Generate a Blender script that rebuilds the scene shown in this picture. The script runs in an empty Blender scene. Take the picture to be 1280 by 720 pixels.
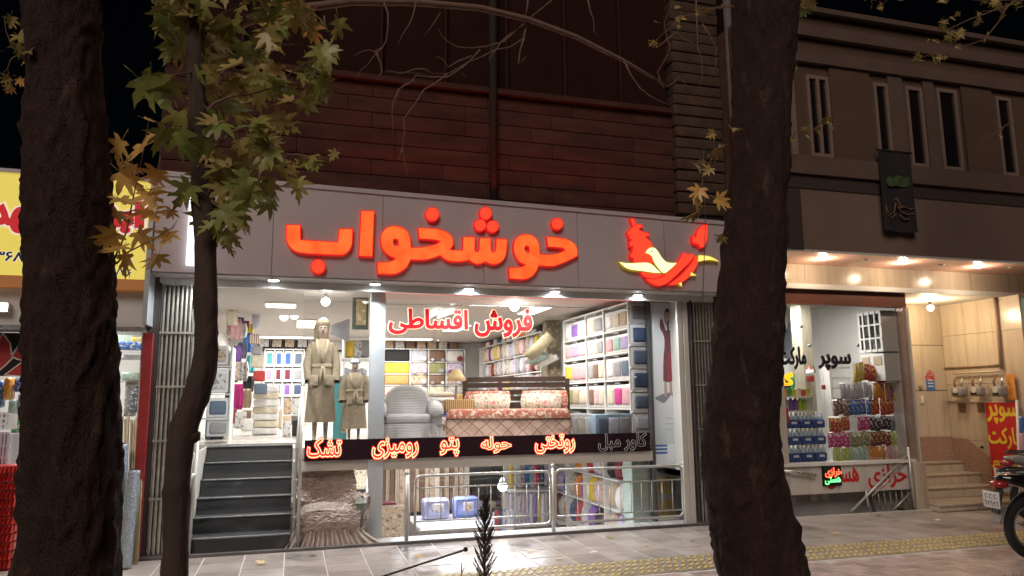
import bpy, bmesh, math, random
from math import radians as rad, sin, cos, pi
from mathutils import Vector, Matrix, noise
from mathutils.geometry import delaunay_2d_cdt

S = bpy.context.scene
COL = S.collection

# ------------------------------------------------------------------ camera
CAM_H, CAM_D, FOC = 1.6, 8.761, 924.0
YAW, PITCH, ROLL = rad(16.48), rad(8.66), rad(-0.507)
_f = Vector((sin(YAW)*cos(PITCH), cos(YAW)*cos(PITCH), sin(PITCH)))
_r0 = Vector((cos(YAW), -sin(YAW), 0)); _u0 = _r0.cross(_f)
_r = _r0*cos(ROLL)+_u0*sin(ROLL); _u = -_r0*sin(ROLL)+_u0*cos(ROLL)
CAM = Vector((0, -CAM_D, CAM_H))
cd = bpy.data.cameras.new('camera'); cd.sensor_width = 36; cd.lens = FOC/1280*36
cd.clip_start = .05; cd.clip_end = 500
cam = bpy.data.objects.new('camera', cd); COL.objects.link(cam)
mw = Matrix((( _r.x, _u.x, -_f.x, CAM.x), (_r.y, _u.y, -_f.y, CAM.y), (_r.z, _u.z, -_f.z, CAM.z), (0, 0, 0, 1)))
cam.matrix_world = mw
S.camera = cam

# ------------------------------------------------------------------ night sky, faint street light, exposure
SUN_EL, SUN_AZ = rad(38), rad(205)
w = bpy.data.worlds.new('World'); S.world = w; w.use_nodes = True
nt = w.node_tree; bg = nt.nodes['Background']
sk = nt.nodes.new('ShaderNodeTexSky'); sk.sky_type = 'NISHITA'; sk.sun_disc = False
sk.sun_elevation = SUN_EL; sk.sun_rotation = SUN_AZ
nt.links.new(sk.outputs[0], bg.inputs[0]); bg.inputs[1].default_value = 0.0003
sl = bpy.data.lights.new('night_light', 'SUN'); sl.energy = 1.15; sl.angle = rad(30); sl.color = (1, .82, .72)
so = bpy.data.objects.new('night_light', sl); COL.objects.link(so)
sd = Vector((sin(SUN_AZ)*cos(SUN_EL), cos(SUN_AZ)*cos(SUN_EL), sin(SUN_EL)))
so.rotation_euler = sd.to_track_quat('Z', 'Y').to_euler()
S.view_settings.view_transform = 'Standard'; S.view_settings.look = 'None'
S.view_settings.exposure = 0; S.view_settings.gamma = 1
S.cycles.max_bounces = 8; S.cycles.transparent_max_bounces = 16
S.cycles.sample_clamp_indirect = 4; S.cycles.use_denoising = True
S.cycles.caustics_reflective = False; S.cycles.caustics_refractive = False

# ------------------------------------------------------------------ layout helpers
def ray(x, y): return _r*((x-640)/FOC) - _u*((y-360)/FOC) + _f
def P(x, y, Y=0.0):
    d = ray(x, y); return CAM + d*((Y-CAM.y)/d.y)
def G(x, y, z=0.0):
    d = ray(x, y); return CAM + d*((z-CAM.z)/d.z)
def PX(x, y, X):
    d = ray(x, y); return CAM + d*((X-CAM.x)/d.x)

# ------------------------------------------------------------------ materials
MATS = {}
def M(name, col=(.5, .5, .5), rough=.6, metal=0., var=.12, scale=6., bump=0., bscale=None, emit=None, es=0., spec=.5, detail=4., wear=None, stretch=None, coat=0., world=False):
    if name in MATS: return MATS[name]
    m = bpy.data.materials.new(name); m.use_nodes = True; t = m.node_tree; b = t.nodes['Principled BSDF']
    b.inputs['Roughness'].default_value = rough; b.inputs['Metallic'].default_value = metal
    b.inputs['Specular IOR Level'].default_value = spec; b.inputs['Coat Weight'].default_value = coat
    c = (*col, 1)
    tc = t.nodes.new('ShaderNodeTexCoord'); mp = t.nodes.new('ShaderNodeMapping'); gp = t.nodes.new('ShaderNodeNewGeometry') if world else None
    t.links.new(gp.outputs['Position'] if world else tc.outputs['Object'], mp.inputs[0])
    if stretch: mp.inputs['Scale'].default_value = stretch
    if var > 0:
        n = t.nodes.new('ShaderNodeTexNoise'); n.inputs['Scale'].default_value = scale; n.inputs['Detail'].default_value = detail
        t.links.new(mp.outputs[0], n.inputs['Vector'])
        r = t.nodes.new('ShaderNodeMapRange'); r.inputs['From Min'].default_value = .25; r.inputs['From Max'].default_value = .75
        r.inputs['To Min'].default_value = 1-var; r.inputs['To Max'].default_value = 1+var
        t.links.new(n.outputs['Fac'], r.inputs['Value'])
        mx = t.nodes.new('ShaderNodeVectorMath'); mx.operation = 'SCALE'; mx.inputs[0].default_value = col
        t.links.new(r.outputs[0], mx.inputs['Scale'])
        out = mx.outputs[0]
        if wear:
            n2 = t.nodes.new('ShaderNodeTexNoise'); n2.inputs['Scale'].default_value = wear[1]; n2.inputs['Detail'].default_value = 6
            t.links.new(mp.outputs[0], n2.inputs['Vector'])
            r2 = t.nodes.new('ShaderNodeMapRange'); r2.inputs['From Min'].default_value = wear[2]; r2.inputs['From Max'].default_value = wear[2]+.12
            t.links.new(n2.outputs['Fac'], r2.inputs['Value'])
            m2 = t.nodes.new('ShaderNodeMix'); m2.data_type = 'RGBA'; t.links.new(r2.outputs[0], m2.inputs[0])
            t.links.new(out, m2.inputs[6]); m2.inputs[7].default_value = (*wear[0], 1); out = m2.outputs[2]
        t.links.new(out, b.inputs['Base Color'])
        rr = t.nodes.new('ShaderNodeMapRange'); rr.inputs['To Min'].default_value = max(0, rough-.08); rr.inputs['To Max'].default_value = min(1, rough+.1)
        t.links.new(n.outputs['Fac'], rr.inputs['Value']); t.links.new(rr.outputs[0], b.inputs['Roughness'])
    else:
        b.inputs['Base Color'].default_value = c
    if bump > 0:
        n3 = t.nodes.new('ShaderNodeTexNoise'); n3.inputs['Scale'].default_value = bscale or scale*4; n3.inputs['Detail'].default_value = 6
        t.links.new(mp.outputs[0], n3.inputs['Vector'])
        bu = t.nodes.new('ShaderNodeBump'); bu.inputs['Strength'].default_value = bump; bu.inputs['Distance'].default_value = .02
        t.links.new(n3.outputs['Fac'], bu.inputs['Height']); t.links.new(bu.outputs[0], b.inputs['Normal'])
    if emit:
        b.inputs['Emission Color'].default_value = (*emit, 1); b.inputs['Emission Strength'].default_value = es
    MATS[name] = m
    return m

def nodes_of(m):
    t = m.node_tree; return t, t.nodes['Principled BSDF']

def glass_mat(name, tint=(1, 1, 1), refl=.06):
    m = bpy.data.materials.new(name); m.use_nodes = True; t = m.node_tree
    for n in list(t.nodes):
        if n.type != 'OUTPUT_MATERIAL': t.nodes.remove(n)
    o = [n for n in t.nodes if n.type == 'OUTPUT_MATERIAL'][0]
    tr = t.nodes.new('ShaderNodeBsdfTransparent'); tr.inputs[0].default_value = (*tint, 1)
    gl = t.nodes.new('ShaderNodeBsdfGlossy'); gl.inputs['Roughness'].default_value = .02
    lw = t.nodes.new('ShaderNodeLayerWeight'); lw.inputs[0].default_value = .25
    mr = t.nodes.new('ShaderNodeMapRange'); mr.inputs['To Min'].default_value = refl; mr.inputs['To Max'].default_value = .6
    mx = t.nodes.new('ShaderNodeMixShader')
    t.links.new(lw.outputs['Fresnel'], mr.inputs['Value']); t.links.new(mr.outputs[0], mx.inputs[0])
    t.links.new(tr.outputs[0], mx.inputs[1]); t.links.new(gl.outputs[0], mx.inputs[2]); t.links.new(mx.outputs[0], o.inputs[0])
    MATS[name] = m
    return m

def pattern_mat(name, base, spots, scale=9., rough=.8, thr=.5, kind='voronoi', spots2=None, wavestr=None):
    """printed cloth: irregular flowers or blotches of a second (and third) colour on the first"""
    if name in MATS: return MATS[name]
    m = bpy.data.materials.new(name); m.use_nodes = True; t, b = nodes_of(m)
    tc = t.nodes.new('ShaderNodeTexCoord')
    mp = t.nodes.new('ShaderNodeMapping'); t.links.new(tc.outputs['Object'], mp.inputs[0])
    nn = t.nodes.new('ShaderNodeTexNoise'); nn.inputs['Scale'].default_value = scale*.9
    t.links.new(mp.outputs[0], nn.inputs['Vector'])
    if kind == 'voronoi':
        v = t.nodes.new('ShaderNodeTexVoronoi'); v.inputs['Scale'].default_value = scale
        ad = t.nodes.new('ShaderNodeVectorMath'); ad.operation = 'MULTIPLY_ADD'
        t.links.new(nn.outputs['Color'], ad.inputs[0]); ad.inputs[1].default_value = (.15, .15, .15); t.links.new(mp.outputs[0], ad.inputs[2])
        t.links.new(ad.outputs[0], v.inputs['Vector']); f = v.outputs['Distance']
        lo, hi = thr-.06, thr
    elif kind == 'stripe':
        v = t.nodes.new('ShaderNodeTexWave'); v.inputs['Scale'].default_value = scale; v.inputs['Distortion'].default_value = .6
        v.bands_direction = wavestr or 'X'
        t.links.new(mp.outputs[0], v.inputs['Vector']); f = v.outputs['Fac']; lo, hi = thr-.08, thr+.05
    else:
        v = nn; v.inputs['Scale'].default_value = scale; f = v.outputs['Fac']; lo, hi = thr-.03, thr+.03
    r = t.nodes.new('ShaderNodeMapRange'); r.inputs['From Min'].default_value = lo; r.inputs['From Max'].default_value = hi
    t.links.new(f, r.inputs['Value'])
    mx = t.nodes.new('ShaderNodeMix'); mx.data_type = 'RGBA'
    t.links.new(r.outputs[0], mx.inputs[0]); mx.inputs[6].default_value = (*spots, 1); mx.inputs[7].default_value = (*base, 1)
    out = mx.outputs[2]
    if spots2:
        n2 = t.nodes.new('ShaderNodeTexNoise'); n2.inputs['Scale'].default_value = scale*1.4
        t.links.new(mp.outputs[0], n2.inputs['Vector'])
        r2 = t.nodes.new('ShaderNodeMapRange'); r2.inputs['From Min'].default_value = .56; r2.inputs['From Max'].default_value = .6
        t.links.new(n2.outputs['Fac'], r2.inputs['Value'])
        m2 = t.nodes.new('ShaderNodeMix'); m2.data_type = 'RGBA'; t.links.new(r2.outputs[0], m2.inputs[0])
        t.links.new(out, m2.inputs[6]); m2.inputs[7].default_value = (*spots2, 1); out = m2.outputs[2]
    t.links.new(out, b.inputs['Base Color']); b.inputs['Roughness'].default_value = rough
    MATS[name] = m
    return m

# ------------------------------------------------------------------ object helpers
def wloc(o):
    v = Vector((0, 0, 0))
    while o is not None: v = v + o.location; o = o.parent
    return v
def tag(o, label=None, cat=None, group=None, kind=None):
    if label: o['label'] = label
    if cat: o['category'] = cat
    if group: o['group'] = group
    if kind: o['kind'] = kind
    return o
def thing(name, label, cat, loc=(0, 0, 0), group=None, rz=0):
    o = bpy.data.objects.new(name, None); o.empty_display_size = .1; COL.objects.link(o)
    o.location = loc; o.rotation_euler = (0, 0, rz)
    return tag(o, label, cat, group)
def clone(src, loc, label=None, group=None, rz=None, parent=None):
    r = src.copy(); COL.objects.link(r); r.location = loc
    if rz is not None: r.rotation_euler = (0, 0, rz)
    if label: r['label'] = label
    if group: r['group'] = group
    if parent: r.parent = parent
    for ch in list(src.children):
        c = ch.copy(); COL.objects.link(c); c.parent = r
        for g in list(ch.children):
            d = g.copy(); COL.objects.link(d); d.parent = c
    return r

class MB:
    """collects shapes; build() links them as one mesh object"""
    def __init__(s): s.v = []; s.f = []; s.sm = []
    def add(s, vs, fs, smooth=False):
        k = len(s.v); s.v += [tuple(v) for v in vs]; s.f += [tuple(i+k for i in f) for f in fs]; s.sm += [smooth]*len(fs); return s
    def box(s, x0, x1, y0, y1, z0, z1, rz=0, c=None):
        vs = [Vector(p) for p in ((x0, y0, z0), (x1, y0, z0), (x1, y1, z0), (x0, y1, z0), (x0, y0, z1), (x1, y0, z1), (x1, y1, z1), (x0, y1, z1))]
        if rz:
            c = Vector(c) if c else Vector(((x0+x1)/2, (y0+y1)/2, 0)); R = Matrix.Rotation(rz, 3, 'Z')
            vs = [R @ (v-c)+c for v in vs]
        return s.add(vs, [(3, 2, 1, 0), (4, 5, 6, 7), (0, 1, 5, 4), (1, 2, 6, 5), (2, 3, 7, 6), (3, 0, 4, 7)])
    def rbox(s, x0, x1, y0, y1, z0, z1, b=.01):
        """box with bevelled edges (24 verts)"""
        bm = bmesh.new(); bmesh.ops.create_cube(bm, size=1)
        for v in bm.verts: v.co = Vector(((x0+x1)/2+v.co.x*(x1-x0), (y0+y1)/2+v.co.y*(y1-y0), (z0+z1)/2+v.co.z*(z1-z0)))
        bmesh.ops.bevel(bm, geom=bm.edges[:], offset=b, segments=2, affect='EDGES', profile=.6)
        bm.verts.index_update(); s.add([v.co for v in bm.verts], [[v.index for v in f.verts] for f in bm.faces], True); bm.free(); return s
    def quad(s, a, b, c, d): return s.add([a, b, c, d], [(0, 1, 2, 3)])
    def tube(s, pts, r, n=8, closed=False, caps=True, smooth=True, sq=(1, 1)):
        pts = [Vector(p) for p in pts]; m = len(pts); rs = r if isinstance(r, (list, tuple)) else [r]*m
        k = len(s.v); ref = None; fs = []
        for i, p in enumerate(pts):
            a = pts[i-1] if (i or closed) else p; b = pts[(i+1) % m] if (i < m-1 or closed) else p
            t = (b-a).normalized() if (b-a).length > 1e-9 else Vector((0, 0, 1))
            if ref is None: ref = t.orthogonal().normalized()
            ref = (ref-t*ref.dot(t)); ref = ref.normalized() if ref.length > 1e-6 else t.orthogonal().normalized()
            bn = t.cross(ref)
            for j in range(n):
                an = 2*pi*j/n; s.v.append(tuple(p+(ref*cos(an)*sq[0]+bn*sin(an)*sq[1])*rs[i]))
        for i in range(m-1 if not closed else m):
            i2 = (i+1) % m
            for j in range(n):
                j2 = (j+1) % n; fs.append((k+i*n+j, k+i*n+j2, k+i2*n+j2, k+i2*n+j))
        if caps and not closed:
            fs.append(tuple(k+j for j in reversed(range(n)))); fs.append(tuple(k+(m-1)*n+j for j in range(n)))
        s.f += fs; s.sm += [smooth]*len(fs); return s
    def cyl(s, c, r, h, n=16, r2=None, axis='Z'):
        c = Vector(c); d = {'X': Vector((1, 0, 0)), 'Y': Vector((0, 1, 0)), 'Z': Vector((0, 0, 1))}[axis]
        k = len(s.v); s.tube([c, c+d*h], [r, r if r2 is None else r2], n)
        for i in (-1, -2): s.sm[i] = False
        return s
    def lathe(s, c, prof, n=16, ax='Z', sx=1, sy=1):
        """prof: (radius, height) pairs round a vertical axis through c; or along Y with ax='Y'"""
        c = Vector(c); k = len(s.v); fs = []
        for (r, h) in prof:
            for j in range(n):
                a = 2*pi*j/n
                if ax == 'Z': s.v.append(tuple(c+Vector((r*cos(a)*sx, r*sin(a)*sy, h))))
                elif ax == 'Y': s.v.append(tuple(c+Vector((r*cos(a)*sx, h, r*sin(a)*sy))))
                else: s.v.append(tuple(c+Vector((h, r*cos(a)*sx, r*sin(a)*sy))))
        for i in range(len(prof)-1):
            for j in range(n):
                j2 = (j+1) % n; fs.append((k+i*n+j, k+i*n+j2, k+(i+1)*n+j2, k+(i+1)*n+j))
        fs.append(tuple(k+j for j in reversed(range(n)))); fs.append(tuple(k+(len(prof)-1)*n+j for j in range(n)))
        s.f += fs; s.sm += [True]*(len(fs)-2)+[False]*2; return s
    def loft(s, rings, n=16, caps=True):
        """rings: (centre, rx, ry[, rot]) horizontal ellipses"""
        k = len(s.v); fs = []
        for rg in rings:
            c = Vector(rg[0]); rx, ry = rg[1], rg[2]; wob = rg[3] if len(rg) > 3 else 0
            for j in range(n):
                a = 2*pi*j/n; q = 1+wob*sin(a*7)+wob*.6*sin(a*11+1)
                s.v.append((c.x+rx*cos(a)*q, c.y+ry*sin(a)*q, c.z))
        for i in range(len(rings)-1):
            for j in range(n):
                j2 = (j+1) % n; fs.append((k+i*n+j, k+i*n+j2, k+(i+1)*n+j2, k+(i+1)*n+j))
        if caps: fs.append(tuple(k+j for j in reversed(range(n)))); fs.append(tuple(k+(len(rings)-1)*n+j for j in range(n)))
        s.f += fs; s.sm += [True]*len(fs); return s
    def prism(s, pts, y0, y1, plane='XZ'):
        """outline extruded (convex or simple; ngon caps)"""
        n = len(pts)
        if plane == 'XZ': a = [(p[0], y0, p[1]) for p in pts]; b = [(p[0], y1, p[1]) for p in pts]
        elif plane == 'YZ': a = [(y0, p[0], p[1]) for p in pts]; b = [(y1, p[0], p[1]) for p in pts]
        else: a = [(p[0], p[1], y0) for p in pts]; b = [(p[0], p[1], y1) for p in pts]
        return s.add(a+b, [tuple(range(n)), tuple(reversed(range(n, 2*n)))]+[(i, i+n, (i+1) % n+n, (i+1) % n) for i in range(n)])
    def mesh(s, name, mat=None, off=None, recalc=True):
        me = bpy.data.meshes.new(name); vs = s.v
        if off is not None and off.length > 0: vs = [(v[0]-off.x, v[1]-off.y, v[2]-off.z) for v in vs]
        me.from_pydata(vs, [], s.f); me.polygons.foreach_set('use_smooth', s.sm)
        if recalc:
            bm = bmesh.new(); bm.from_mesh(me); bmesh.ops.recalc_face_normals(bm, faces=bm.faces[:]); bm.to_mesh(me); bm.free()
        if mat: me.materials.append(mat)
        me.update(); return me
    def build(s, name, mat=None, parent=None, local=False, kind=None, label=None):
        """vertices are world coordinates unless local=True"""
        off = None if (local or parent is None) else wloc(parent)
        o = bpy.data.objects.new(name, s.mesh(name, mat, off)); COL.objects.link(o)
        if parent: o.parent = parent
        if kind: o['kind'] = kind
        if label: o['label'] = label
        return o
    def solo(s, name, mat, label, cat, group=None):
        """a thing that is one mesh: origin at the middle of its base"""
        xs = [v[0] for v in s.v]; ys = [v[1] for v in s.v]; zs = [v[2] for v in s.v]
        off = Vector(((min(xs)+max(xs))/2, (min(ys)+max(ys))/2, min(zs)))
        o = bpy.data.objects.new(name, s.mesh(name, mat, off)); COL.objects.link(o); o.location = off
        return tag(o, label, cat, group)
def inst(name, me, loc, parent=None, rot=(0, 0, 0), sc=(1, 1, 1)):
    o = bpy.data.objects.new(name, me); COL.objects.link(o)
    o.location = Vector(loc)-(wloc(parent) if parent else Vector((0, 0, 0))); o.rotation_euler = rot; o.scale = sc
    if parent: o.parent = parent
    return o
def struct(name, mb, mat): return mb.build(name, mat, kind='structure')

ORD = ['first', 'second', 'third', 'fourth', 'fifth', 'sixth', 'seventh', 'eighth', 'ninth', 'tenth', 'eleventh', 'twelfth', 'thirteenth', 'fourteenth', 'fifteenth', 'sixteenth']

# ------------------------------------------------------------------ outlines and Persian lettering
def _wind(p, loops):
    wn = 0
    for lp in loops:
        n = len(lp)
        for i in range(n):
            a = lp[i]; b = lp[(i+1) % n]
            if a[1] <= p[1]:
                if b[1] > p[1] and (b[0]-a[0])*(p[1]-a[1])-(p[0]-a[0])*(b[1]-a[1]) > 0: wn += 1
            elif b[1] <= p[1] and (b[0]-a[0])*(p[1]-a[1])-(p[0]-a[0])*(b[1]-a[1]) < 0: wn -= 1
    return wn
def _even(p, loops):
    c = False
    for lp in loops:
        n = len(lp)
        for i in range(n):
            a = lp[i]; b = lp[(i+1) % n]
            if (a[1] > p[1]) != (b[1] > p[1]) and p[0] < (b[0]-a[0])*(p[1]-a[1])/(b[1]-a[1])+a[0]: c = not c
    return c
def fill(loops, minus=None, rule='wind'):
    vs = []; es = []
    for lp in loops+(minus or []):
        k = len(vs); n = len(lp); vs += [Vector(p) for p in lp]; es += [(k+i, k+(i+1) % n) for i in range(n)]
    r = delaunay_2d_cdt(vs, es, [], 0, 1e-5)
    V, F = r[0], r[2]; keep = []
    for f in F:
        c = sum((V[i] for i in f), Vector((0, 0)))/len(f)
        ins = _wind(c, loops) != 0 if rule == 'wind' else _even(c, loops)
        if ins and minus and _wind(c, minus) != 0: ins = False
        if ins: keep.append(tuple(f))
    return [tuple(v) for v in V], keep
def slab(V, F, depth, place):
    """flat faces (u,v) given thickness; place(u, v, d) -> point, d=0 back, depth=front"""
    use = sorted({i for f in F for i in f}); ix = {i: k for k, i in enumerate(use)}; n = len(use)
    cnt = {}
    for f in F:
        for a, b in zip(f, f[1:]+f[:1]): cnt[(a, b)] = cnt.get((a, b), 0)+1
    vs = [place(*V[i], 0) for i in use]+[place(*V[i], depth) for i in use]
    fs = [tuple(ix[i]+n for i in f) for f in F]+[tuple(ix[i] for i in reversed(f)) for f in F]
    for (a, b) in cnt:
        if (b, a) not in cnt: fs.append((ix[a], ix[b], ix[b]+n, ix[a]+n))
    return vs, fs
FORMS = dict(zip('خوشابفرقسطیتکمزپحلهگند', ['ﺥﺦﺧﺨ', 'ﻭﻮ', 'ﺵﺶﺷﺸ', 'ﺍﺎ', 'ﺏﺐﺑﺒ', 'ﻑﻒﻓﻔ', 'ﺭﺮ', 'ﻕﻖﻗﻘ', 'ﺱﺲﺳﺴ', 'ﻁﻂﻃﻄ', 'ﯼﯽﯾﯿ', 'ﺕﺖﺗﺘ', 'ﮎﮏﮐﮑ', 'ﻡﻢﻣﻤ', 'ﺯﺰ', 'ﭖﭗﭘﭙ', 'ﺡﺢﺣﺤ', 'ﻝﻞﻟﻠ', 'ﻩﻪﻫﻬ', 'ﮒﮓﮔﮕ', 'ﻥﻦﻧﻨ', 'ﺩﺪ']))
def shape(t):
    out = ''
    for i, c in enumerate(t):
        if c not in FORMS: out += c; continue
        p = i > 0 and len(FORMS.get(t[i-1], '')) == 4; n = i < len(t)-1 and t[i+1] in FORMS; f = FORMS[c]
        out += f[1 if p else 0] if len(f) == 2 else f[(1 if p else 0)+(2 if n else 0)]
    return out[::-1]
def glyphs(text, offset=0., raw=False):
    cu = bpy.data.curves.new('lettering', 'FONT'); cu.body = text if raw else shape(text); cu.size = 1; cu.offset = offset
    cu.resolution_u = 3; cu.fill_mode = 'NONE'
    o = bpy.data.objects.new('lettering', cu); COL.objects.link(o)
    dg = bpy.context.evaluated_depsgraph_get(); dg.update()
    me = o.evaluated_get(dg).to_mesh(); vs = [(v.co.x, v.co.y) for v in me.vertices]; nb = {}
    for e in me.edges:
        a, b = e.vertices; nb.setdefault(a, []).append(b); nb.setdefault(b, []).append(a)
    loops = []; seen = set()
    for s0 in sorted(nb):
        if s0 in seen: continue
        lp = [s0]; seen.add(s0); cur = s0
        nx = [q for q in nb[cur] if q > cur] or nb[cur]
        cur = min(nx) if nx else None; prev = s0
        while cur is not None and cur not in seen:
            lp.append(cur); seen.add(cur); n2 = [q for q in nb[cur] if q != prev and q not in seen]; prev = cur; cur = n2[0] if n2 else None
        if len(lp) > 2: loops.append([vs[i] for i in lp])
    o.evaluated_get(dg).to_mesh_clear(); bpy.data.objects.remove(o); bpy.data.curves.remove(cu)
    return loops
def bounds(loops):
    xs = [p[0] for l in loops for p in l]; ys = [p[1] for l in loops for p in l]; return min(xs), max(xs), min(ys), max(ys)
def grow(p, d):
    n = len(p); A = sum(p[i][0]*p[(i+1) % n][1]-p[(i+1) % n][0]*p[i][1] for i in range(n)); s = 1 if A > 0 else -1; q = []
    for i in range(n):
        a, b, c = Vector(p[i-1]), Vector(p[i]), Vector(p[(i+1) % n]); t1 = (b-a); t2 = (c-b)
        if t1.length < 1e-7 or t2.length < 1e-7: q.append(tuple(b)); continue
        t1.normalize(); t2.normalize(); n1 = Vector((t1.y, -t1.x))*s; n2 = Vector((t2.y, -t2.x))*s; m = n1+n2
        if m.length < .3: m = n1
        m.normalize(); k = 1/max(.6, m.dot(n1)); q.append(tuple(b+m*d*k))
    return q
def lettering(text, u0, u1, v0, v1, place, depth, mat, parent, off=.02, ring=None, raw=False, name='lettering', slant=0):
    """text fitted to the box u0..u1, v0..v1 ; ring = offset of the inner edge removed (hollow letters)"""
    base = glyphs(text, .0, raw); bx = bounds(base)
    def fit(lps):
        sx = (u1-u0)/(bx[1]-bx[0]); sy = (v1-v0)/(bx[3]-bx[2])
        return [[(u0+(p[0]-bx[0])*sx+slant*(p[1]-bx[2])*sy, v0+(p[1]-bx[2])*sy) for p in l] for l in lps]
    def area(l): return sum(l[i-1][0]*l[i][1]-l[i][0]*l[i-1][1] for i in range(len(l)))
    sg = area(max(base, key=lambda l: abs(area(l))))
    def off_loops(d):
        o = []
        for l in base:
            hole = area(l)*sg < 0
            if hole and abs(area(l)) < abs(d)*.25: continue
            g = [l[i] for i in range(len(l)) if (Vector(l[i])-Vector(l[i-1])).length > 1e-4]
            if len(g) > 2:
                q = grow(g, -d if hole else d)
                if area(q)*area(g) > 0: o.append(q)
        return o
    L = fit(off_loops(off*.5)); Mn = fit(off_loops(ring*.5)) if ring is not None else None
    V, F = fill(L, Mn); vs, fs = slab(V, F, depth, place)
    return MB().add(vs, fs).build(name, mat, parent)
# ================================================================== the setting
R = random.Random(7)
GY = 0.4                         # plane of the shop glass
# materials of the setting
m_paver = M('pavement_tile', (.46, .40, .36), rough=.20, var=.16, scale=3, bump=.10, bscale=30, wear=((.22, .20, .18), 1.1, .57), world=True)
t, b = nodes_of(m_paver)
# fine ribs pressed into the tile face
_tc = t.nodes.new('ShaderNodeTexCoord'); _wv = t.nodes.new('ShaderNodeTexWave'); _wv.bands_direction = 'Y'; _wv.inputs['Scale'].default_value = 7.5
t.links.new(_tc.outputs['Object'], _wv.inputs['Vector']); _bu = t.nodes.new('ShaderNodeBump'); _bu.inputs['Strength'].default_value = .2; _bu.inputs['Distance'].default_value = .006
_old = b.inputs['Normal'].links[0].from_socket; t.links.new(_wv.outputs['Fac'], _bu.inputs['Height']); t.links.new(_old, _bu.inputs['Normal']); t.links.new(_bu.outputs[0], b.inputs['Normal'])
m_paver2 = M('pavement_tile_red', (.44, .32, .28), rough=.38, var=.18, scale=3, bump=.2, bscale=30, wear=((.19, .15, .135), 1.1, .57), world=True)
m_tact = M('tactile_yellow', (.64, .48, .13), rough=.45, var=.25, scale=9, bump=.2, wear=((.34, .28, .17), 5, .57), world=True)
m_joint = M('pale_joint', (.58, .53, .48), rough=.8, var=.2, scale=10)
m_soil = M('soil', (.05, .035, .025), rough=.95, var=.4, scale=8, bump=.8)
m_asphalt = M('asphalt', (.05, .05, .052), rough=.85, var=.2, scale=20, bump=.4, bscale=80)
m_kerb = M('kerb_stone', (.28, .27, .25), rough=.8, var=.2, scale=5, bump=.3)
m_white = M('white_paint', (.78, .78, .76), rough=.45, var=.05, scale=2)
m_offwhite = M('cream_paint', (.62, .60, .55), rough=.55, var=.08, scale=2)
m_plaster = M('plaster', (.50, .46, .40), rough=.85, var=.1, scale=1.5, bump=.15, bscale=25)
m_facia = M('sign_panel_grey', (.60, .53, .55), rough=.38, var=.05, scale=.8, metal=.1, wear=((.52, .44, .48), .7, .62))
m_alu = M('aluminium', (.62, .66, .68), rough=.35, metal=.55, var=.05, scale=3)
m_lintel = M('lintel_enamel', (.72, .72, .70), rough=.3, var=.05, scale=3)
m_steel = M('brushed_steel', (.62, .62, .60), rough=.28, metal=.9, var=.08, scale=20)
m_railpaint = M('silver_paint', (.58, .58, .54), rough=.38, metal=.55, var=.08, scale=12, wear=((.35, .30, .24), 14, .68))
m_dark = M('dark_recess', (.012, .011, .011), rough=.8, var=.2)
m_clad = M('cladding_stone', (.085, .036, .028), spec=.12, rough=.85, var=.3, scale=2.2, bump=.35, bscale=20, stretch=(1, 1, 3), wear=((.058, .032, .026), 1.4, .58))
m_wallbrown = M('render_brown', (.105, .062, .040), rough=.85, var=.12, scale=1.2, bump=.15, bscale=30)
m_wallpanel = M('render_grey', (.175, .122, .096), rough=.8, var=.1, scale=1)
m_trimstone = M('trim_stone', (.125, .082, .062), rough=.75, var=.12, scale=3, bump=.15)
m_marble = M('travertine', (.54, .46, .36), rough=.22, var=.11, scale=2.5, stretch=(5, 5, .5), detail=6, wear=((.46, .37, .27), 1.6, .56))
m_granite = M('speckled_granite', (.34, .22, .17), rough=.35, var=.45, scale=60, detail=2)
m_step = M('step_stone', (.36, .31, .25), rough=.4, var=.15, scale=6)
m_tile = M('wall_tile_white', (.62, .60, .56), rough=.25, var=.06, scale=2)
m_redtrim = M('rust_red_enamel', (.13, .045, .03), rough=.4, var=.1, scale=3)
m_glass = glass_mat('window_glass')
m_darkglass = M('dark_window_glass', (.012, .01, .01), rough=.08, var=0, spec=.4)
m_ceil = M('ceiling_white', (.42, .385, .35), rough=.7, var=.04, scale=1)

# ground sheet, road, pavement base
g = MB().quad((-60, -60, -.16), (60, -60, -.16), (60, -7.2, -.16), (-60, -7.2, -.16)); struct('road', g, m_asphalt)
struct('ground', MB().quad((-60, -7.2, -.17), (60, -7.2, -.17), (60, 60, -2.2), (-60, 60, -2.2)), m_soil)
g = MB()                           # continuous base below the pavers; its top shows as the pale joints
g.box(-14, 22, -3.62, -.02, -.12, -.0022); struct('pavement', g, m_joint)
struct('planting_strip', MB().box(-14, 22, -6.9, -3.75, -.16, -.03), m_soil)
kr = MB()
for i in range(24): kr.rbox(-14+i*1.5, -14+i*1.5+1.49, -7.05, -6.9, -.16, .0, .012)
kb = struct('kerb', kr, m_kerb)
for i in range(36):
    MB().rbox(-14+i, -14+i+.99, -3.75, -3.62, -.1, .012, .01).build('edging_stone', m_kerb, bpy.data.objects['pavement'])
pav = bpy.data.objects['pavement']
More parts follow.
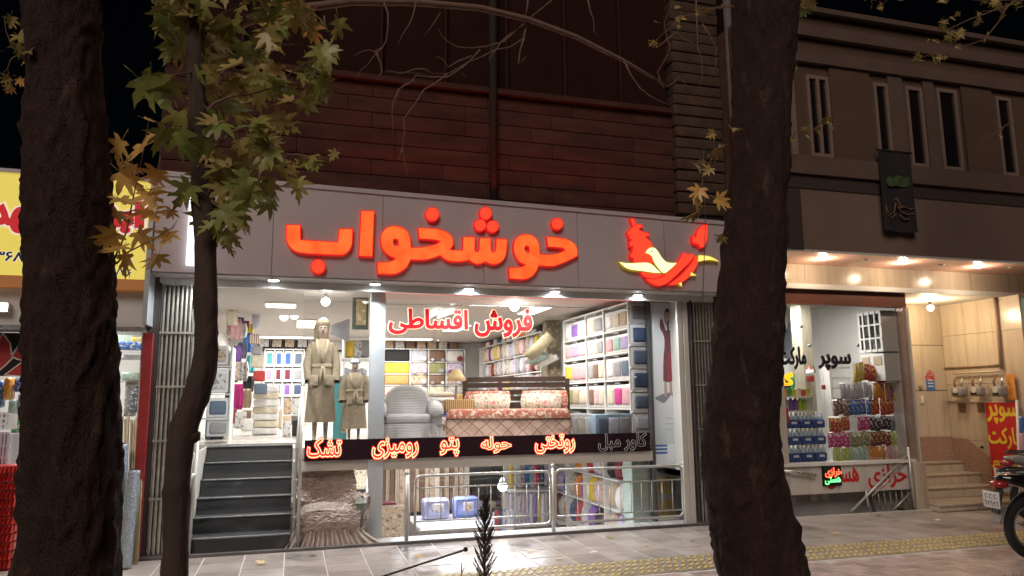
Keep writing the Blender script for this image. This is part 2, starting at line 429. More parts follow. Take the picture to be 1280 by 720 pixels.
# pavers one by one where the photo lets them be told apart
def paver_mesh(w, d, mat, h=.012):
    mb = MB(); a, bb = w/2-.0035, d/2-.0035
    mb.add([(-a, -bb, -h), (a, -bb, -h), (a, bb, -h), (-a, bb, -h), (-a+.003, -bb+.003, 0), (a-.003, -bb+.003, 0), (a-.003, bb-.003, 0), (-a+.003, bb-.003, 0)],
           [(3, 2, 1, 0), (4, 5, 6, 7), (0, 1, 5, 4), (1, 2, 6, 5), (2, 3, 7, 6), (3, 0, 4, 7)])
    return mb.mesh('paver', mat)
pm = paver_mesh(.4, .4, m_paver); xs0 = -3.02
for j in range(4):
    for i in range(38):
        x = xs0+i*.4; y = -.24-j*.4
        inst('paver', pm, (x, y, .0+R.uniform(-.0012, .0012)), pav, (R.uniform(-.002, .002), R.uniform(-.002, .002), R.choice([0, pi])))
# each tile a little different in tone
def tone(m, amt):
    t, b = nodes_of(m); src = b.inputs['Base Color'].links[0].from_socket; oi = t.nodes.new('ShaderNodeObjectInfo'); mr = t.nodes.new('ShaderNodeMapRange')
    mr.inputs['To Min'].default_value = 1-amt; mr.inputs['To Max'].default_value = 1+amt; t.links.new(oi.outputs['Random'], mr.inputs['Value'])
    vm = t.nodes.new('ShaderNodeVectorMath'); vm.operation = 'SCALE'; t.links.new(src, vm.inputs[0]); t.links.new(mr.outputs[0], vm.inputs['Scale']); t.links.new(vm.outputs[0], b.inputs['Base Color'])
tone(m_paver, .16); tone(m_paver2, .22)
# far pavers outside the close area, joined
mb = MB()
for i in range(26):
    for j in range(4):
        for x in (-3.42-i*.4, 12.18+i*.4):
            if -14 < x < 22: mb.box(x-.1965, x+.1965, -.24-j*.4-.1965, -.24-j*.4+.1965, -.012, 0)
mb.build('paver_field', m_paver, pav, kind='stuff')
# tactile strip: yellow tiles, each with raised bars
tact = thing('tactile_path', 'yellow tactile paving strip of raised bars running along the pavement', 'tactile paving', (3, -1.82, 0))
tm = MB().box(-.1465, .1465, -.1465, .1465, -.012, .001)
bm_ = MB()
for k in range(4):
    for q in range(2):
        xb = -.105+k*.07; yb = -.07+q*.14
        A_ = [(xb-.052, yb-.05), (xb-.018, yb-.05), (xb+.052, yb+.05), (xb+.018, yb+.05)]; B_ = [(x*.97+xb*.03, y*.93+yb*.07) for x, y in A_]
        bm_.add([(x, y, .001) for x, y in A_]+[(x, y, .007) for x, y in B_], [(0, 1, 5, 4), (1, 2, 6, 5), (2, 3, 7, 6), (3, 0, 4, 7), (4, 5, 6, 7)])
tme = tm.mesh('tactile_tile', M('tactile_base', (.34, .29, .23), rough=.5, var=.2, scale=9, wear=((.25, .2, .15), 4, .52), world=True)); bme = bm_.mesh('raised_bars', M('tactile_yellow'))
for i in range(50):
  for yt_ in (-1.795, -2.095):
    q_ = inst('tactile_tile', tme, (-3+i*.3, yt_, .001), tact); rb_ = inst('raised_bars', bme, (0, 0, 0)); rb_.parent = q_; rb_['kind'] = 'stuff'
# herringbone bricks beyond the strip
hb = MB(); bw, bl = .1, .2
me_h = paver_mesh(.2, .1, m_paver2); me_v = paver_mesh(.1, .2, m_paver2)
cells = []
for a in range(-60, 220):
    for c in range(-80, 60):
        # herringbone: L-shaped unit steps
        x = -6+a*.1; y = -4+c*.1
        k = (a-c) % 4
        if k == 0: cells.append((x+.1, y+.05, 0))
        elif k == 3 and True: cells.append((x+.05, y+.1, 1))
vis = []; rest = MB()
for (x, y, o) in cells:
    if not (-3.55 < y < -2.30) or not (-6 < x < 16): continue
    vis.append((x, y, o))
vis.sort(key=lambda q: (q[0]-4.5)**2*.6+(q[1]+2.4)**2*4)
for k, (x, y, o) in enumerate(vis):
    if k < 300: inst('paving_brick', me_v if o else me_h, (x, y, R.uniform(-.001, .001)), pav)
    else:
        a, bb = (.0465, .0965) if o else (.0965, .0465); rest.box(x-a, x+a, y-bb, y+bb, -.012, R.uniform(-.001, .001))
rest.build('brick_field', m_paver2, pav, kind='stuff')

# ================================================================== main shop building
shop = thing('shop_building', 'dark two storey building over the brightly lit bedding shop', 'building', (2, .4, 0))
m_brick = m_clad
# upper wall: courses of cladding blocks with recessed joints
UY = .25
zt = P(500, 106, UY).z; zb = 3.98; nco = 8; ch = (zt-zb)/nco
MB().box(-1.55, 6.0, UY+.03, UY+.35, 3.0, zt-.02).build('wall', M('joint_dark', (.04, .022, .018), rough=.95), shop)
for c in range(nco):
    x = -1.55
    while x < 5.95:
        L = R.choice([.9, 1.2, 1.5]) ; x1 = min(x+L, 6.0)
        if 5.98-x1 < .3: x1 = 6.0
        dz = R.uniform(-.004, .004)
        MB().rbox(x+.0025, x1-.0025, UY-R.uniform(0, .004), UY+.05, zb+c*ch+.010, zb+(c+1)*ch, .004).build('cladding_block', m_clad, shop)
        x = x1
MB().box(-1.6, 6.02, UY-.08, UY+.35, zt, zt+.07).build('ledge', m_clad, shop)
# shuttered bays above
zu = zt+.07; ztop = 8.2
for i in range(9):
    xa = -1.55+i*.84
    MB().box(xa, xa+.8, UY+.12, UY+.2, zu, ztop).build('shutter_panel', M('bronze_panel', (.032, .012, .009), spec=.08, rough=.8, var=.2, scale=2), shop)
    MB().box(xa+.8, xa+.84, UY+.04, UY+.2, zu, ztop).build('mullion', M('bronze_frame', (.045, .02, .014), spec=.08, rough=.8), shop)
MB().box(-1.6, 6.0, UY+.2, 9.6, 3.25, ztop+.1).build('upper_storey', M('dark_render', (.07, .045, .04), rough=.9), shop)
pp = [P(617, 232, UY-.08), P(621, 60, UY-.08), P(621, -60, UY-.08)]
MB().tube([(pp[0].x, UY-.08, 3.9), (pp[0].x, UY-.08, zt+.3), (pp[0].x, UY-.08, 8.2)], .055, 12).build('downpipe', M('pipe_brown', (.035, .028, .024), rough=.8, spec=.2), shop)
# ragged stone pier at the right end
pier = thing('stone_pier', 'rough stone slab pier between the dark wall and the drainpipe', 'pier', (5.9, 0, 4))
xa, xb = P(843, 140, .1).x, P(905, 140, .1).x
for k in range(22):
    z = 4.15+k*.16
    MB().rbox(xa+R.uniform(0, .04), xb-R.uniform(0, .03), .12+R.uniform(0, .03), .35, z, z+.145, .012).build('stone_slab', M('rubble_stone', (.075, .045, .03), rough=.9, var=.35, scale=5, bump=.6), pier)
MB().box(xa+.1, xb-.06, .17, .34, 4.1, 4.15+22*.16).build('core', m_dark, pier)
dp = MB().tube([(P(922, 200, -.1).x, -.05, 3.4), (P(922, 200, -.1).x, -.05, 8)], .06, 12)
dp.solo('drainpipe', M('grey_pipe', (.16, .13, .12), rough=.5), 'thin dark drainpipe in the gap beside the stone pier', 'pipe')

# --- shell of the shop rooms
XL, XR, YB = -1.42, 4.80, 9.3
FZ = 1.075; CZ = 3.02
shell = MB()
struct('shop_floor', MB().box(XL, XR, 1.62, YB, .95, FZ).box(.08, XR, GY+.02, 1.62, .95, FZ), M('shop_floor_tile', (.55, .52, .48), rough=.25, var=.05))
struct('basement_floor', MB().box(XL, XR+.2, GY+.02, YB, -1.75, -1.6), M('basement_tile', (.55, .55, .52), rough=.35, var=.05))
struct('shop_wall_left', MB().box(XL-.12, XL, .12, YB, -1.7, 3.2), m_white)
struct('shop_wall_right', MB().box(XR, XR+.15, GY+.05, YB, .94, 3.2).box(XR, XR+.15, 1.45, YB, -1.7, .939), m_white)
struct('shop_wall_back', MB().box(XL-.12, XR+.15, YB, YB+.15, -1.7, 3.2), m_white)
struct('shop_ceiling', MB().box(XL-.12, XR+.15, GY-.05, YB+.15, CZ, CZ+.12), m_ceil)
struct('basement_wall_front', MB().box(XL-.1, XR+.1, GY-.02, GY+.1, -1.7, -.03), m_offwhite)
# shop threshold ledge (white tiled strip between pavement and glass) and rail on the ground
led = struct('threshold_ledge', MB().box(-1.5, 5.5, -.02, GY-.02, -.1, .006), m_joint)
for i in range(14): MB().box(-1.49+i*.5, -1.49+i*.5+.494, -.015, GY-.03, .002, .012).build('ledge_tile', M('ledge_marble', (.62, .60, .56), rough=.25, var=.08, scale=4), led)
MB().rbox(-1.5, 5.6, -.07, -.025, -.02, .035, .008).solo('shutter_rail', M('dull_iron', (.16, .15, .14), rough=.5, metal=.6, var=.2), 'thin dull metal shutter rail along the foot of the shopfront', 'rail')

# --- fascia sign box
SY = -.35
sign = thing('fascia_sign', 'long grey shop sign with big glowing red Persian name and bird emblem', 'sign', (2.1, SY, 2.98))
a0, a1, c0, c1 = P(197, 213, SY), P(930, 279, SY), P(197, 339, SY), P(930, 370, SY)
xl, xr = a0.x, a1.x
nS = 6
for i in range(nS):
    u0, u1 = i/nS, (i+1)/nS
    x0, x1 = xl+(xr-xl)*u0+.003, xl+(xr-xl)*u1-.003
    za, zb2 = a0.z+(a1.z-a0.z)*u0, a0.z+(a1.z-a0.z)*u1
    q = [(x0, 2.98), (x1, 2.98), (x1, zb2-.05), (x0, za-.05)]
    MB().prism(q, SY, SY+.02).build('sign_panel', m_facia, sign)
MB().prism([(xl, 2.985), (xr, 2.985), (xr, a1.z-.055), (xl, a0.z-.055)], SY+.022, GY-.1).build('sign_box', m_facia, sign)
MB().prism([(xl-.01, a0.z-.05), (xr+.01, a1.z-.05), (xr+.01, a1.z), (xl-.01, a0.z)], SY-.02, GY-.1).build('top_trim', m_facia, sign)
MB().box(xl, xr, SY+.02, GY-.02, 2.965, 2.982).build('soffit', M('soffit_enamel', (.55, .54, .53), rough=.35, var=.05), sign)
MB().box(xl, 5.5, -.03, .05, 2.885, 2.962).build('lintel', m_lintel, sign)
MB().box(xl, 5.5, .12, .16, 2.90, 2.962).build('glass_channel', m_alu, sign)
# white light box on the left end
q0, q1 = P(238, 238, SY-.03), P(248, 332, SY-.03)
MB().box(q0.x, q1.x+.02, SY-.06, SY-.005, q1.z, q0.z).build('end_light', M('white_lamp', (1, 1, 1), emit=(.85, .9, 1), es=1.6, var=0), sign)

# letters of the big name: outlines at their true size, 5 cm deep
def L2P(pts, ox, oy, k=7.2, Y=SY-.06): return [(P(ox+x/k, oy+y/k, Y).x, P(ox+x/k, oy+y/k, Y).z) for (x, y) in pts]
def circ(cx, cy, r, n=20): return [(cx+r*cos(2*pi*i/n), cy+r*sin(2*pi*i/n)) for i in range(n)]
def smooth_loop(p, it=1, keep=38):
    """round the outline, leaving sharp corners"""
    for _ in range(it):
        q = []; n = len(p)
        for i in range(n):
            a, b, c = Vector(p[i-1]), Vector(p[i]), Vector(p[(i+1) % n])
            if (b-a).length < 1e-6 or (c-b).length < 1e-6: q.append(tuple(b)); continue
            an = math.degrees((b-a).angle(c-b))
            if an > keep: q.append(tuple(b))
            else: q.append(tuple(b*.75+a*.25)); q.append(tuple(b*.75+c*.25))
        p = q
    return p
m_face = M('lit_red_acrylic', (.8, .1, .03), rough=.3, emit=(1, .115, .018), es=1.25, var=0)
_t, _b = nodes_of(m_face)          # uneven LED back light inside the letters
_tc = _t.nodes.new('ShaderNodeTexCoord'); _n = _t.nodes.new('ShaderNodeTexNoise'); _n.inputs['Scale'].default_value = 7; _t.links.new(_tc.outputs['Object'], _n.inputs['Vector'])
_cr = _t.nodes.new('ShaderNodeValToRGB'); _cr.color_ramp.elements[0].position = .35; _cr.color_ramp.elements[1].position = .68; _cr.color_ramp.elements[0].color = (1, .078, .014, 1); _cr.color_ramp.elements[1].color = (1, .14, .027, 1)
_t.links.new(_n.outputs['Fac'], _cr.inputs[0]); _t.links.new(_cr.outputs[0], _b.inputs['Emission Color'])
m_dot = M('lit_red_acrylic_dot', (.8, .06, .03), rough=.3, emit=(1, .055, .022), es=1.15, var=0)
m_rim = M('dark_red_return', (.35, .01, .01), rough=.4, emit=(1, .02, .02), es=.55, var=0)
def neon(name, loops, face, parent=sign, Y=SY, d=.055, g=.012, rim=None):
    sm = [smooth_loop(l, 2) for l in loops]
    big = [grow(sm[0], g)]+[grow(l, -g*.6) for l in sm[1:]]
    V, F = fill(big, rule='even'); vs, fs = slab(V, F, d, lambda u, v, q: (u, Y-q, v))
    o = MB().add(vs, fs).build(name, rim or m_rim, parent)
    V, F = fill(sm, rule='even'); vs, fs = slab(V, F, .005, lambda u, v, q: (u, Y-d-.001-q, v))
    MB().add(vs, fs).build('lit_face', face, o)
    return o
neon('letter', [L2P([(62, 228), (180, 228), (180, 362), (350, 373), (525, 382), (538, 262), (650, 262), (648, 340), (646, 400), (620, 455), (580, 485), (540, 492), (360, 483), (170, 472), (110, 440), (70, 390), (58, 330)], 350, 250)], m_face)
neon('letter', [L2P([(735, 100), (845, 102), (828, 505), (715, 500)], 350, 250)], m_face)
body = L2P([(50, 565), (140, 562), (190, 550), (222, 522), (170, 505), (120, 470), (90, 420), (80, 360), (90, 300), (120, 262), (160, 240), (215, 236), (270, 248), (315, 280), (338, 330), (345, 380), (348, 430), (400, 432), (470, 428), (540, 412), (590, 395), (625, 372), (590, 358), (540, 350), (430, 345), (420, 255), (520, 258), (600, 265), (660, 285), (710, 320), (730, 370), (728, 410), (695, 447), (740, 455), (820, 458)], 465, 250)
body += L2P([(70, 335), (170, 335), (165, 450), (175, 468), (200, 470), (212, 450), (218, 345), (310, 345), (312, 450), (325, 475), (350, 472), (362, 440), (368, 350), (460, 358), (450, 480), (430, 530), (400, 560), (350, 578), (300, 570), (265, 548), (235, 565), (200, 575), (160, 565), (120, 535)], 570, 250)
body += L2P([(800, 552), (700, 548), (650, 525), (615, 492), (560, 515), (480, 535), (400, 535), (345, 530), (320, 590), (280, 630), (230, 655), (190, 665), (58, 660)], 465, 250)
neon('letter', [body, L2P([(190, 350), (215, 345), (235, 355), (243, 385), (243, 415), (215, 415), (192, 405), (187, 375)], 465, 250)], m_face)
neon('letter', [L2P([(50, 540), (130, 538), (175, 530), (200, 505), (150, 490), (115, 450), (95, 400), (90, 340), (100, 290), (130, 255), (180, 238), (230, 240), (275, 260), (305, 300), (318, 350), (320, 420), (400, 425), (470, 418), (520, 400), (560, 378), (540, 360), (500, 350), (400, 345), (390, 262), (480, 268), (560, 280), (620, 310), (650, 350), (660, 390), (658, 430), (600, 460), (520, 495), (460, 518), (400, 520), (310, 512), (295, 560), (260, 605), (210, 635), (170, 638), (55, 630)], 630, 260),
      L2P([(185, 345), (205, 335), (228, 345), (232, 370), (230, 405), (205, 405), (185, 380)], 630, 260)], m_face)
for (cx, cy, r, ox, oy) in ((343, 598, 60, 350, 250), (543, 128, 57, 465, 250), (268, 120, 52, 570, 250), (218, 225, 50, 570, 250), (330, 238, 50, 570, 250), (480, 142, 48, 630, 260)):
    neon('letter_dot', [L2P(circ(cx, cy, r), ox, oy)], m_dot)
# bird emblem
emb = neon('bird_wing', [L2P([(170, 65), (195, 60), (215, 130), (225, 110), (262, 115), (275, 130), (235, 150), (250, 165), (290, 185), (330, 195), (335, 212), (290, 220), (330, 250), (360, 290), (365, 315), (345, 320), (320, 338), (303, 368), (338, 382), (362, 405), (372, 458), (200, 455), (195, 405), (175, 410), (165, 390), (190, 350), (195, 300), (165, 310), (160, 280), (190, 240), (165, 240), (155, 220), (180, 190), (150, 210), (140, 190), (165, 155), (195, 135)], 765, 265)], m_dot)
m_yel = M('lit_yellow_acrylic', (.9, .8, .2), rough=.3, emit=(1, .78, .16), es=1.1, var=0)
m_wht = M('lit_cream_acrylic', (.9, .9, .6), rough=.3, emit=(1, .93, .50), es=1.15, var=0)
m_yrim = M('ochre_return', (.3, .2, .01), rough=.4, emit=(.5, .3, .01), es=.4, var=0)
neon('bird_body', [L2P([(300, 368), (320, 335), (350, 318), (385, 325), (415, 360), (440, 405), (480, 450), (520, 460), (580, 460), (540, 500), (480, 550), (450, 545), (410, 500), (375, 450), (360, 400), (335, 378)], 765, 265)], m_wht, rim=m_yrim, d=.062)
neon('bird_wing', [L2P([(65, 450), (130, 462), (200, 462), (280, 455), (330, 457), (370, 480), (400, 515), (440, 548), (380, 548), (260, 528), (170, 520), (110, 495)], 765, 265)], m_wht, rim=m_yrim, d=.058)
neon('bird_feather', [L2P([(262, 540), (330, 552), (420, 558), (470, 562), (420, 588), (360, 598), (310, 588), (278, 568)], 765, 265)], m_dot, g=.006)
neon('bird_feather', [L2P([(312, 606), (380, 607), (450, 589), (520, 537), (590, 460), (650, 365), (668, 370), (660, 390), (700, 378), (738, 380), (735, 402), (690, 462), (635, 512), (556, 592), (490, 645), (430, 665), (370, 650)], 765, 265)], m_dot, g=.006)
neon('bird_feather', [L2P([(748, 400), (775, 430), (770, 470), (720, 560), (650, 620), (580, 655), (515, 652), (600, 595), (690, 502), (735, 440)], 765, 265)], m_dot, g=.006)
neon('bird_wing_tip', [L2P([(725, 225), (740, 215), (755, 250), (770, 170), (810, 125), (855, 115), (860, 200), (850, 260), (830, 310), (800, 318), (780, 290), (730, 275)], 765, 265)], m_dot)
neon('bird_tail', [L2P([(780, 390), (880, 395), (965, 445), (880, 425), (775, 445)], 765, 265)], m_yel, rim=m_yrim, g=.006)
neon('bird_tail', [L2P([(710, 540), (760, 570), (705, 572)], 765, 265)], m_yel, rim=m_yrim, g=.005)
neon('bird_tail', [L2P([(600, 645), (625, 632), (630, 668)], 765, 265)], m_yel, rim=m_yrim, g=.005)
e0 = P(765+360/7.2, 265+355/7.2, SY-.07)
MB().lathe((e0.x, SY-.0745, e0.z), [(.008, 0), (.008, .006)], 10, 'Y').build('bird_eye', m_dark, sign)

# downlights in the sign soffit; the first is added, hidden, to brighten the shutter
m_lampglass = M('lamp_lens', (1, 1, 1), emit=(.95, .98, 1), es=14, var=0)
for k, (px, py) in enumerate([(252, 345), (342, 349), (469, 354), (586, 360), (694, 363.5), (797, 368)]):
    g0 = G(px, py, 2.96)
    dl = thing('soffit_downlight', 'round white downlight under the grey sign, %s from the left of six, first added' % ORD[k], 'downlight', (g0.x, g0.y, 2.95), 'downlights under the main sign')
    MB().lathe((g0.x, g0.y, 2.945), [(.062, 0), (.075, .012), (.075, .02)], 20).build('rim', m_steel, dl)
    MB().lathe((g0.x, g0.y, 2.940), [(.057, 0), (.057, .006)], 20).build('lens', m_lampglass, dl)
    ld = bpy.data.lights.new('downlight_lamp', 'SPOT'); ld.energy = 38 if k == 0 else 95; ld.spot_size = rad(168); ld.spot_blend = .55; ld.shadow_soft_size = .05; ld.color = (.93, .97, 1)
    lo = bpy.data.objects.new('downlight_lamp', ld); COL.objects.link(lo); lo.location = (0, 0, -.03); lo.parent = dl
# added red lamp over the sign top, makes the glow on the wall above
ld = bpy.data.lights.new('added_red_glow', 'AREA'); ld.shape = 'RECTANGLE'; ld.size = 3.6; ld.size_y = .06; ld.energy = 15; ld.color = (1, .05, .03)
lo = bpy.data.objects.new('added_red_glow', ld); COL.objects.link(lo); lo.parent = sign; p0 = P(610, 250, -.15)
lo.location = Vector((p0.x, -.05, p0.z+.06))-wloc(sign); lo.rotation_euler = (pi+.7, 0, 0)

# --- folding lattice shutters: narrow vertical pickets, zigzag in plan
def shutter(x0, x1, zb, zt, label, n, lean=0):
    t = thing('folding_shutter', label, 'shutter', ((x0+x1)/2, 0, zb), 'folded metal shutters beside the entrance')
    for i in range(n):
        x = x0+(x1-x0)*(i+.5)/n; dy = .022*(-1)**i
        MB().box(x-.0085, x+.0085, -.012+dy, .012+dy, zb, zt).build('picket', m_shut, t)
    for z in (zb+.55, zb+1.15, zb+1.72, zb+2.3):
        MB().box(x0, x1, -.046, -.038, z, z+.022).build('rivet_bar', m_shut, t)
    MB().box(x0-.03, x0-.004, -.04, .04, zb, zt+.02).build('side_post', M('dark_post', (.05, .04, .04), rough=.6), t)
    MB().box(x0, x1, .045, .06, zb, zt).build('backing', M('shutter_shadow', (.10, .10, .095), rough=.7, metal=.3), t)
    MB().box(x0-.03, x1+.02, -.05, .05, .012, zb).build('bottom_rail', M('dull_iron'), t)
    return t
m_shut = M('galvanised_picket', (.50, .49, .43), rough=.42, metal=.6, var=.18, scale=9, wear=((.2, .19, .16), 12, .66))
shutter(-1.40, -1.0, .05, 2.885, 'folded silver metal shutter at the left of the carpeted stairs', 18)
shutter(5.08, 5.40, .05, 2.885, 'folded silver metal shutter right of the standing poster', 14)
MB().box(-1.52, -1.43, -.04, .3, 0, 2.98).box(5.42, 5.52, -.04, .3, 0, 2.98).solo('shopfront_jamb', M('jamb_dark', (.07, .055, .05), rough=.6), 'dark narrow jambs closing both ends of the shopfront', 'door frame')

# --- mullions and glass
mull = MB().rbox(P(461.5, 500, GY-.04).x, P(480, 500, GY-.04).x, GY-.06, GY+.08, .01, 2.96, .006)
mull.solo('shopfront_column', m_alu, 'pale blue-grey aluminium column between the two window bays', 'column')
MB().box(P(812, 500, GY).x, P(815.5, 500, GY).x, GY-.04, GY+.06, .01, 2.96).solo('window_mullion', M('anthracite', (.07, .07, .075), rough=.4), 'thin dark mullion beside the tall fashion poster', 'mullion')
XW0, XM0, XM1, XW1 = .07, P(463, 500, GY).x, P(479, 500, GY).x, P(812, 500, GY).x
glz = thing('shop_window', 'large clear shop window above the dark lit sign band', 'window', (2, GY, .9))
def pane(x0, x1, z0, z1, parent, Y=GY): return MB().box(x0, x1, Y, Y+.008, z0, z1).build('pane', m_glass, parent)
zB1 = P(600, 545.5, GY-.06).z; zB0 = P(600, 570, GY-.06).z
pane(P(376, 500, GY).x, XM0-.01, zB1, 2.96, glz)
xs = [XM1+.005, P(548, 450, GY).x, P(655, 450, GY).x, XW1-.005]
for a, b_ in zip(xs, xs[1:]): pane(a+.003, b_-.003, zB1, 2.96, glz)
for x, z in ((xs[1], 2.74), (xs[2], 2.74), (P(487, 380, GY).x, 2.74), (P(795, 480, GY).x, 1.9)):
    MB().lathe((x, GY-.02, z), [(.013, 0), (.013, .045)], 10, 'Y').build('glass_clamp', m_steel, glz)
lw_ = thing('basement_window', 'clear low window into the basement under the sign band', 'window', (2.7, GY, 0))
MB().box(XM1, XW1, GY-.03, GY+.05, zB0-.13, zB0-.001).build('lintel', m_offwhite, lw_)
pane(XM1+.005, XW1-.005, .012, zB0-.13, lw_)
lw2 = thing('low_window', 'clear low window behind the crinkled armchair cover', 'window', (.5, GY+.35, 0))
MB().box(.07, XM0, GY-.02, GY+.3, zB0-.12, zB0-.001).build('lintel', m_offwhite, lw2)
MB().box(.07, XM0, GY+.28, GY+.33, .02, .38).build('sill_panel', M('greenish_panel', (.42, .44, .40), rough=.5), lw2)
MB().box(P(442, 620, GY).x, XM0, GY-.0, GY+.3, .012, .02).build('sill', m_tile, lw2)
pane(.07, XM0, .38, zB0-.12, lw2, GY+.3)
MB().box(.04, .075, GY-.02, GY+.33, 0, zB0).build('frame', m_alu, lw2)

# --- black LED band with neon outline words
band = thing('led_sign_band', 'black band sign with glowing red Persian words under the window', 'sign', (2.2, GY-.06, zB0))
b0 = P(381, 549, GY-.06); b1 = P(812, 543, GY-.06); MB().box(b0.x, b1.x, GY-.07, GY-.015, zB0, zB1).build('panel', M('gloss_black', (.02, .008, .012), rough=.25, var=0), band)
m_glow = M('neon_red_glow', (.5, .01, .01), emit=(1, .012, .012), es=1.3, var=0)
m_tube = M('neon_peach_outline', (1, .6, .4), emit=(1, .50, .24), es=1.7, var=0)
m_unlit = M('unlit_outline', (.45, .43, .42), rough=.5, var=0)
YB_ = GY-.071
def word(text, x0, y0, x1, y1, lit=True):
    a = P(x0, y0, YB_); c = P(x1, y1, YB_)
    pl = lambda Yq: (lambda u, v, q: (u, Yq-q, v))
    if lit:
        lettering(text, a.x, c.x, c.z, a.z, pl(YB_), .004, m_glow, band, off=.17, name='neon_halo')  # solid glowing shape painted in for the red halo round the tubes
        lettering(text, a.x, c.x, c.z, a.z, pl(YB_-.005), .007, m_tube, band, off=.10, ring=.012, name='neon_word')
    else: lettering(text, a.x, c.x, c.z, a.z, pl(YB_), .006, m_unlit, band, off=.07, ring=.03, name='unlit_word')
word('تشک', 385, 549, 426, 570)
word('رومیزی', 466, 549, 522, 571)
word('پتو', 551, 548, 573, 569)
word('حوله', 602, 547, 638, 565)
word('روتختی', 669, 544, 718, 565)
word('کاور مبل', 748, 543, 808, 562, False)

# --- "instalment sale" letters hung behind the top of the glass
ws = thing('window_lettering', 'red Persian words with glowing cream edges on the upper window', 'sign', (2.2, GY-.02, 2.4))
for (text, x0, y0, x1, y1) in (('فروش', 594, 386, 665, 421), ('اقساطی', 487, 386, 584, 418)):
    a = P(x0, y0, GY-.02); c = P(x1, y1, GY-.02); pl = lambda Yq: (lambda u, v, q: (u, Yq-q, v))
    lettering(text, a.x, c.x, c.z, a.z, pl(GY-.004), .008, M('cream_halo', (1, .7, .5), emit=(1, .62, .45), es=1.1, var=0), ws, off=.13, name='lit_edge')
    lettering(text, a.x, c.x, c.z, a.z, pl(GY-.013), .012, M('deep_red_letter', (.5, .01, .015), rough=.35, emit=(.4, .004, .008), es=.5, var=0), ws, off=.065, name='word')
# glowing strip painted in for the letters' red reflection under the lintel
MB().box(P(480, 372, .3).x, P(790, 372, .3).x, .17, .2, 2.90, 2.925).solo('letter_reflection', M('letter_reflection_red', (.5, .02, .02), emit=(.9, .06, .05), es=.8, var=0), 'thin red painted reflection of the sign letters along the window top', 'painted reflection')
# chandelier wire line across the glass top
MB().tube([P(480, 380, GY+.05), P(800, 386, GY+.05)], .004, 6).solo('tension_wire', m_steel, 'thin taut wire across the top of the window', 'wire')

# --- stairs: six carpeted steps
st = thing('entrance_stairs', 'six steps covered in grey rubber carpet up to the shop floor', 'stairs', (-.47, .05, 0))
m_carp = M('charcoal_carpet', (.045, .047, .05), rough=.75, var=.25, scale=3, bump=.35, bscale=60, wear=((.09, .09, .092), 4, .60))
m_nose = M('worn_nosing', (.23, .24, .245), rough=.6, var=.3, scale=14, bump=.2)
ris = (FZ-.01)/6; X0, X1 = -1.0, .03
for k in range(6):
    y0 = .05+k*.27; z0 = k*ris
    mb = MB(); n = 14
    # riser with sagging cloth folds
    vs = []; 
    for i in range(n+1):
        x = X0+(X1-X0)*i/n
        for j, zz in enumerate((0, .35, .7, 1)):
            vs.append((x, y0+.012*noise.noise(Vector((x*3, k*3.1, zz*2)))*(1 if 0 < j < 3 else .3)+.006*(j == 0), z0+ris*zz*.985))
    fs = [(i*4+j, (i+1)*4+j, (i+1)*4+j+1, i*4+j+1) for i in range(n) for j in range(3)]
    mb.add(vs, fs, True); o = mb.build('riser', m_carp, st)
    MB().box(X0, X1, y0+.03, y0+.30, z0+ris-.03, z0+ris-.004).build('tread', m_carp, st)
    MB().tube([(X0+(X1-X0)*i/n, y0-.002+.006*noise.noise(Vector((i*.7, k*2., 0))), z0+ris-.008) for i in range(n+1)], .011, 6).build('nosing', m_nose, st)
MB().box(X0-.02, X1+.02, .1, 1.65, -.05, .01).prism([(.1, 0), (1.66, 0), (1.66, FZ-.03), (1.40, FZ-.03)], X0+.01, X1-.01, 'YZ').build('core', m_dark, st)
MB().box(X1+.002, X1+.03, GY+.35, 1.7, 0, FZ-.02).build('stringer', m_offwhite, st); MB().box(X0-.03, X0-.002, .1, 1.7, 0, FZ-.02).build('stringer', m_offwhite, st)
# handrails
hr = thing('stair_handrail', 'silver tube handrail at the right side of the grey stairs', 'handrail', (.05, 0, 0), 'stair handrails')
xr_ = P(371, 600, .02).x
MB().tube([P(367, 660, .02), P(370, 580, .02), P(376, 497, .02)], .017, 10).build('post', m_railpaint, hr)
MB().tube([(xr_+.03, .0, .012), (xr_+.03, .0, 1.78)], .02, 10).build('post', m_railpaint, hr)
MB().tube([(xr_+.03, .0, 1.78), (xr_+.03, .08, 1.85), (xr_+.03, 1.3, 2.1)], .02, 10).build('rail', m_railpaint, hr)
for z in (.35, .75, 1.1): MB().tube([(xr_-.03, .0, z), (xr_+.03, .0, z)], .01, 6).build('tie', m_railpaint, hr)
h2 = thing('stair_handrail', 'bent silver handrail at the left side of the stairs behind the thin trunk', 'handrail', (-1, 0, 0), 'stair handrails')
MB().tube([(-.99, -.0, .012), (-.96, .0, 1.2)], .017, 10).build('post', m_railpaint, h2)
MB().tube([(-1.03, -.02, .012), (-1.0, -.02, 1.25)], .012, 10).build('post', m_railpaint, h2)
MB().tube([(-1.05, -.02, .55), (-1.0, -.03, .8), (-.98, -.02, .86)], .02, 8).build('bracket', m_railpaint, h2)

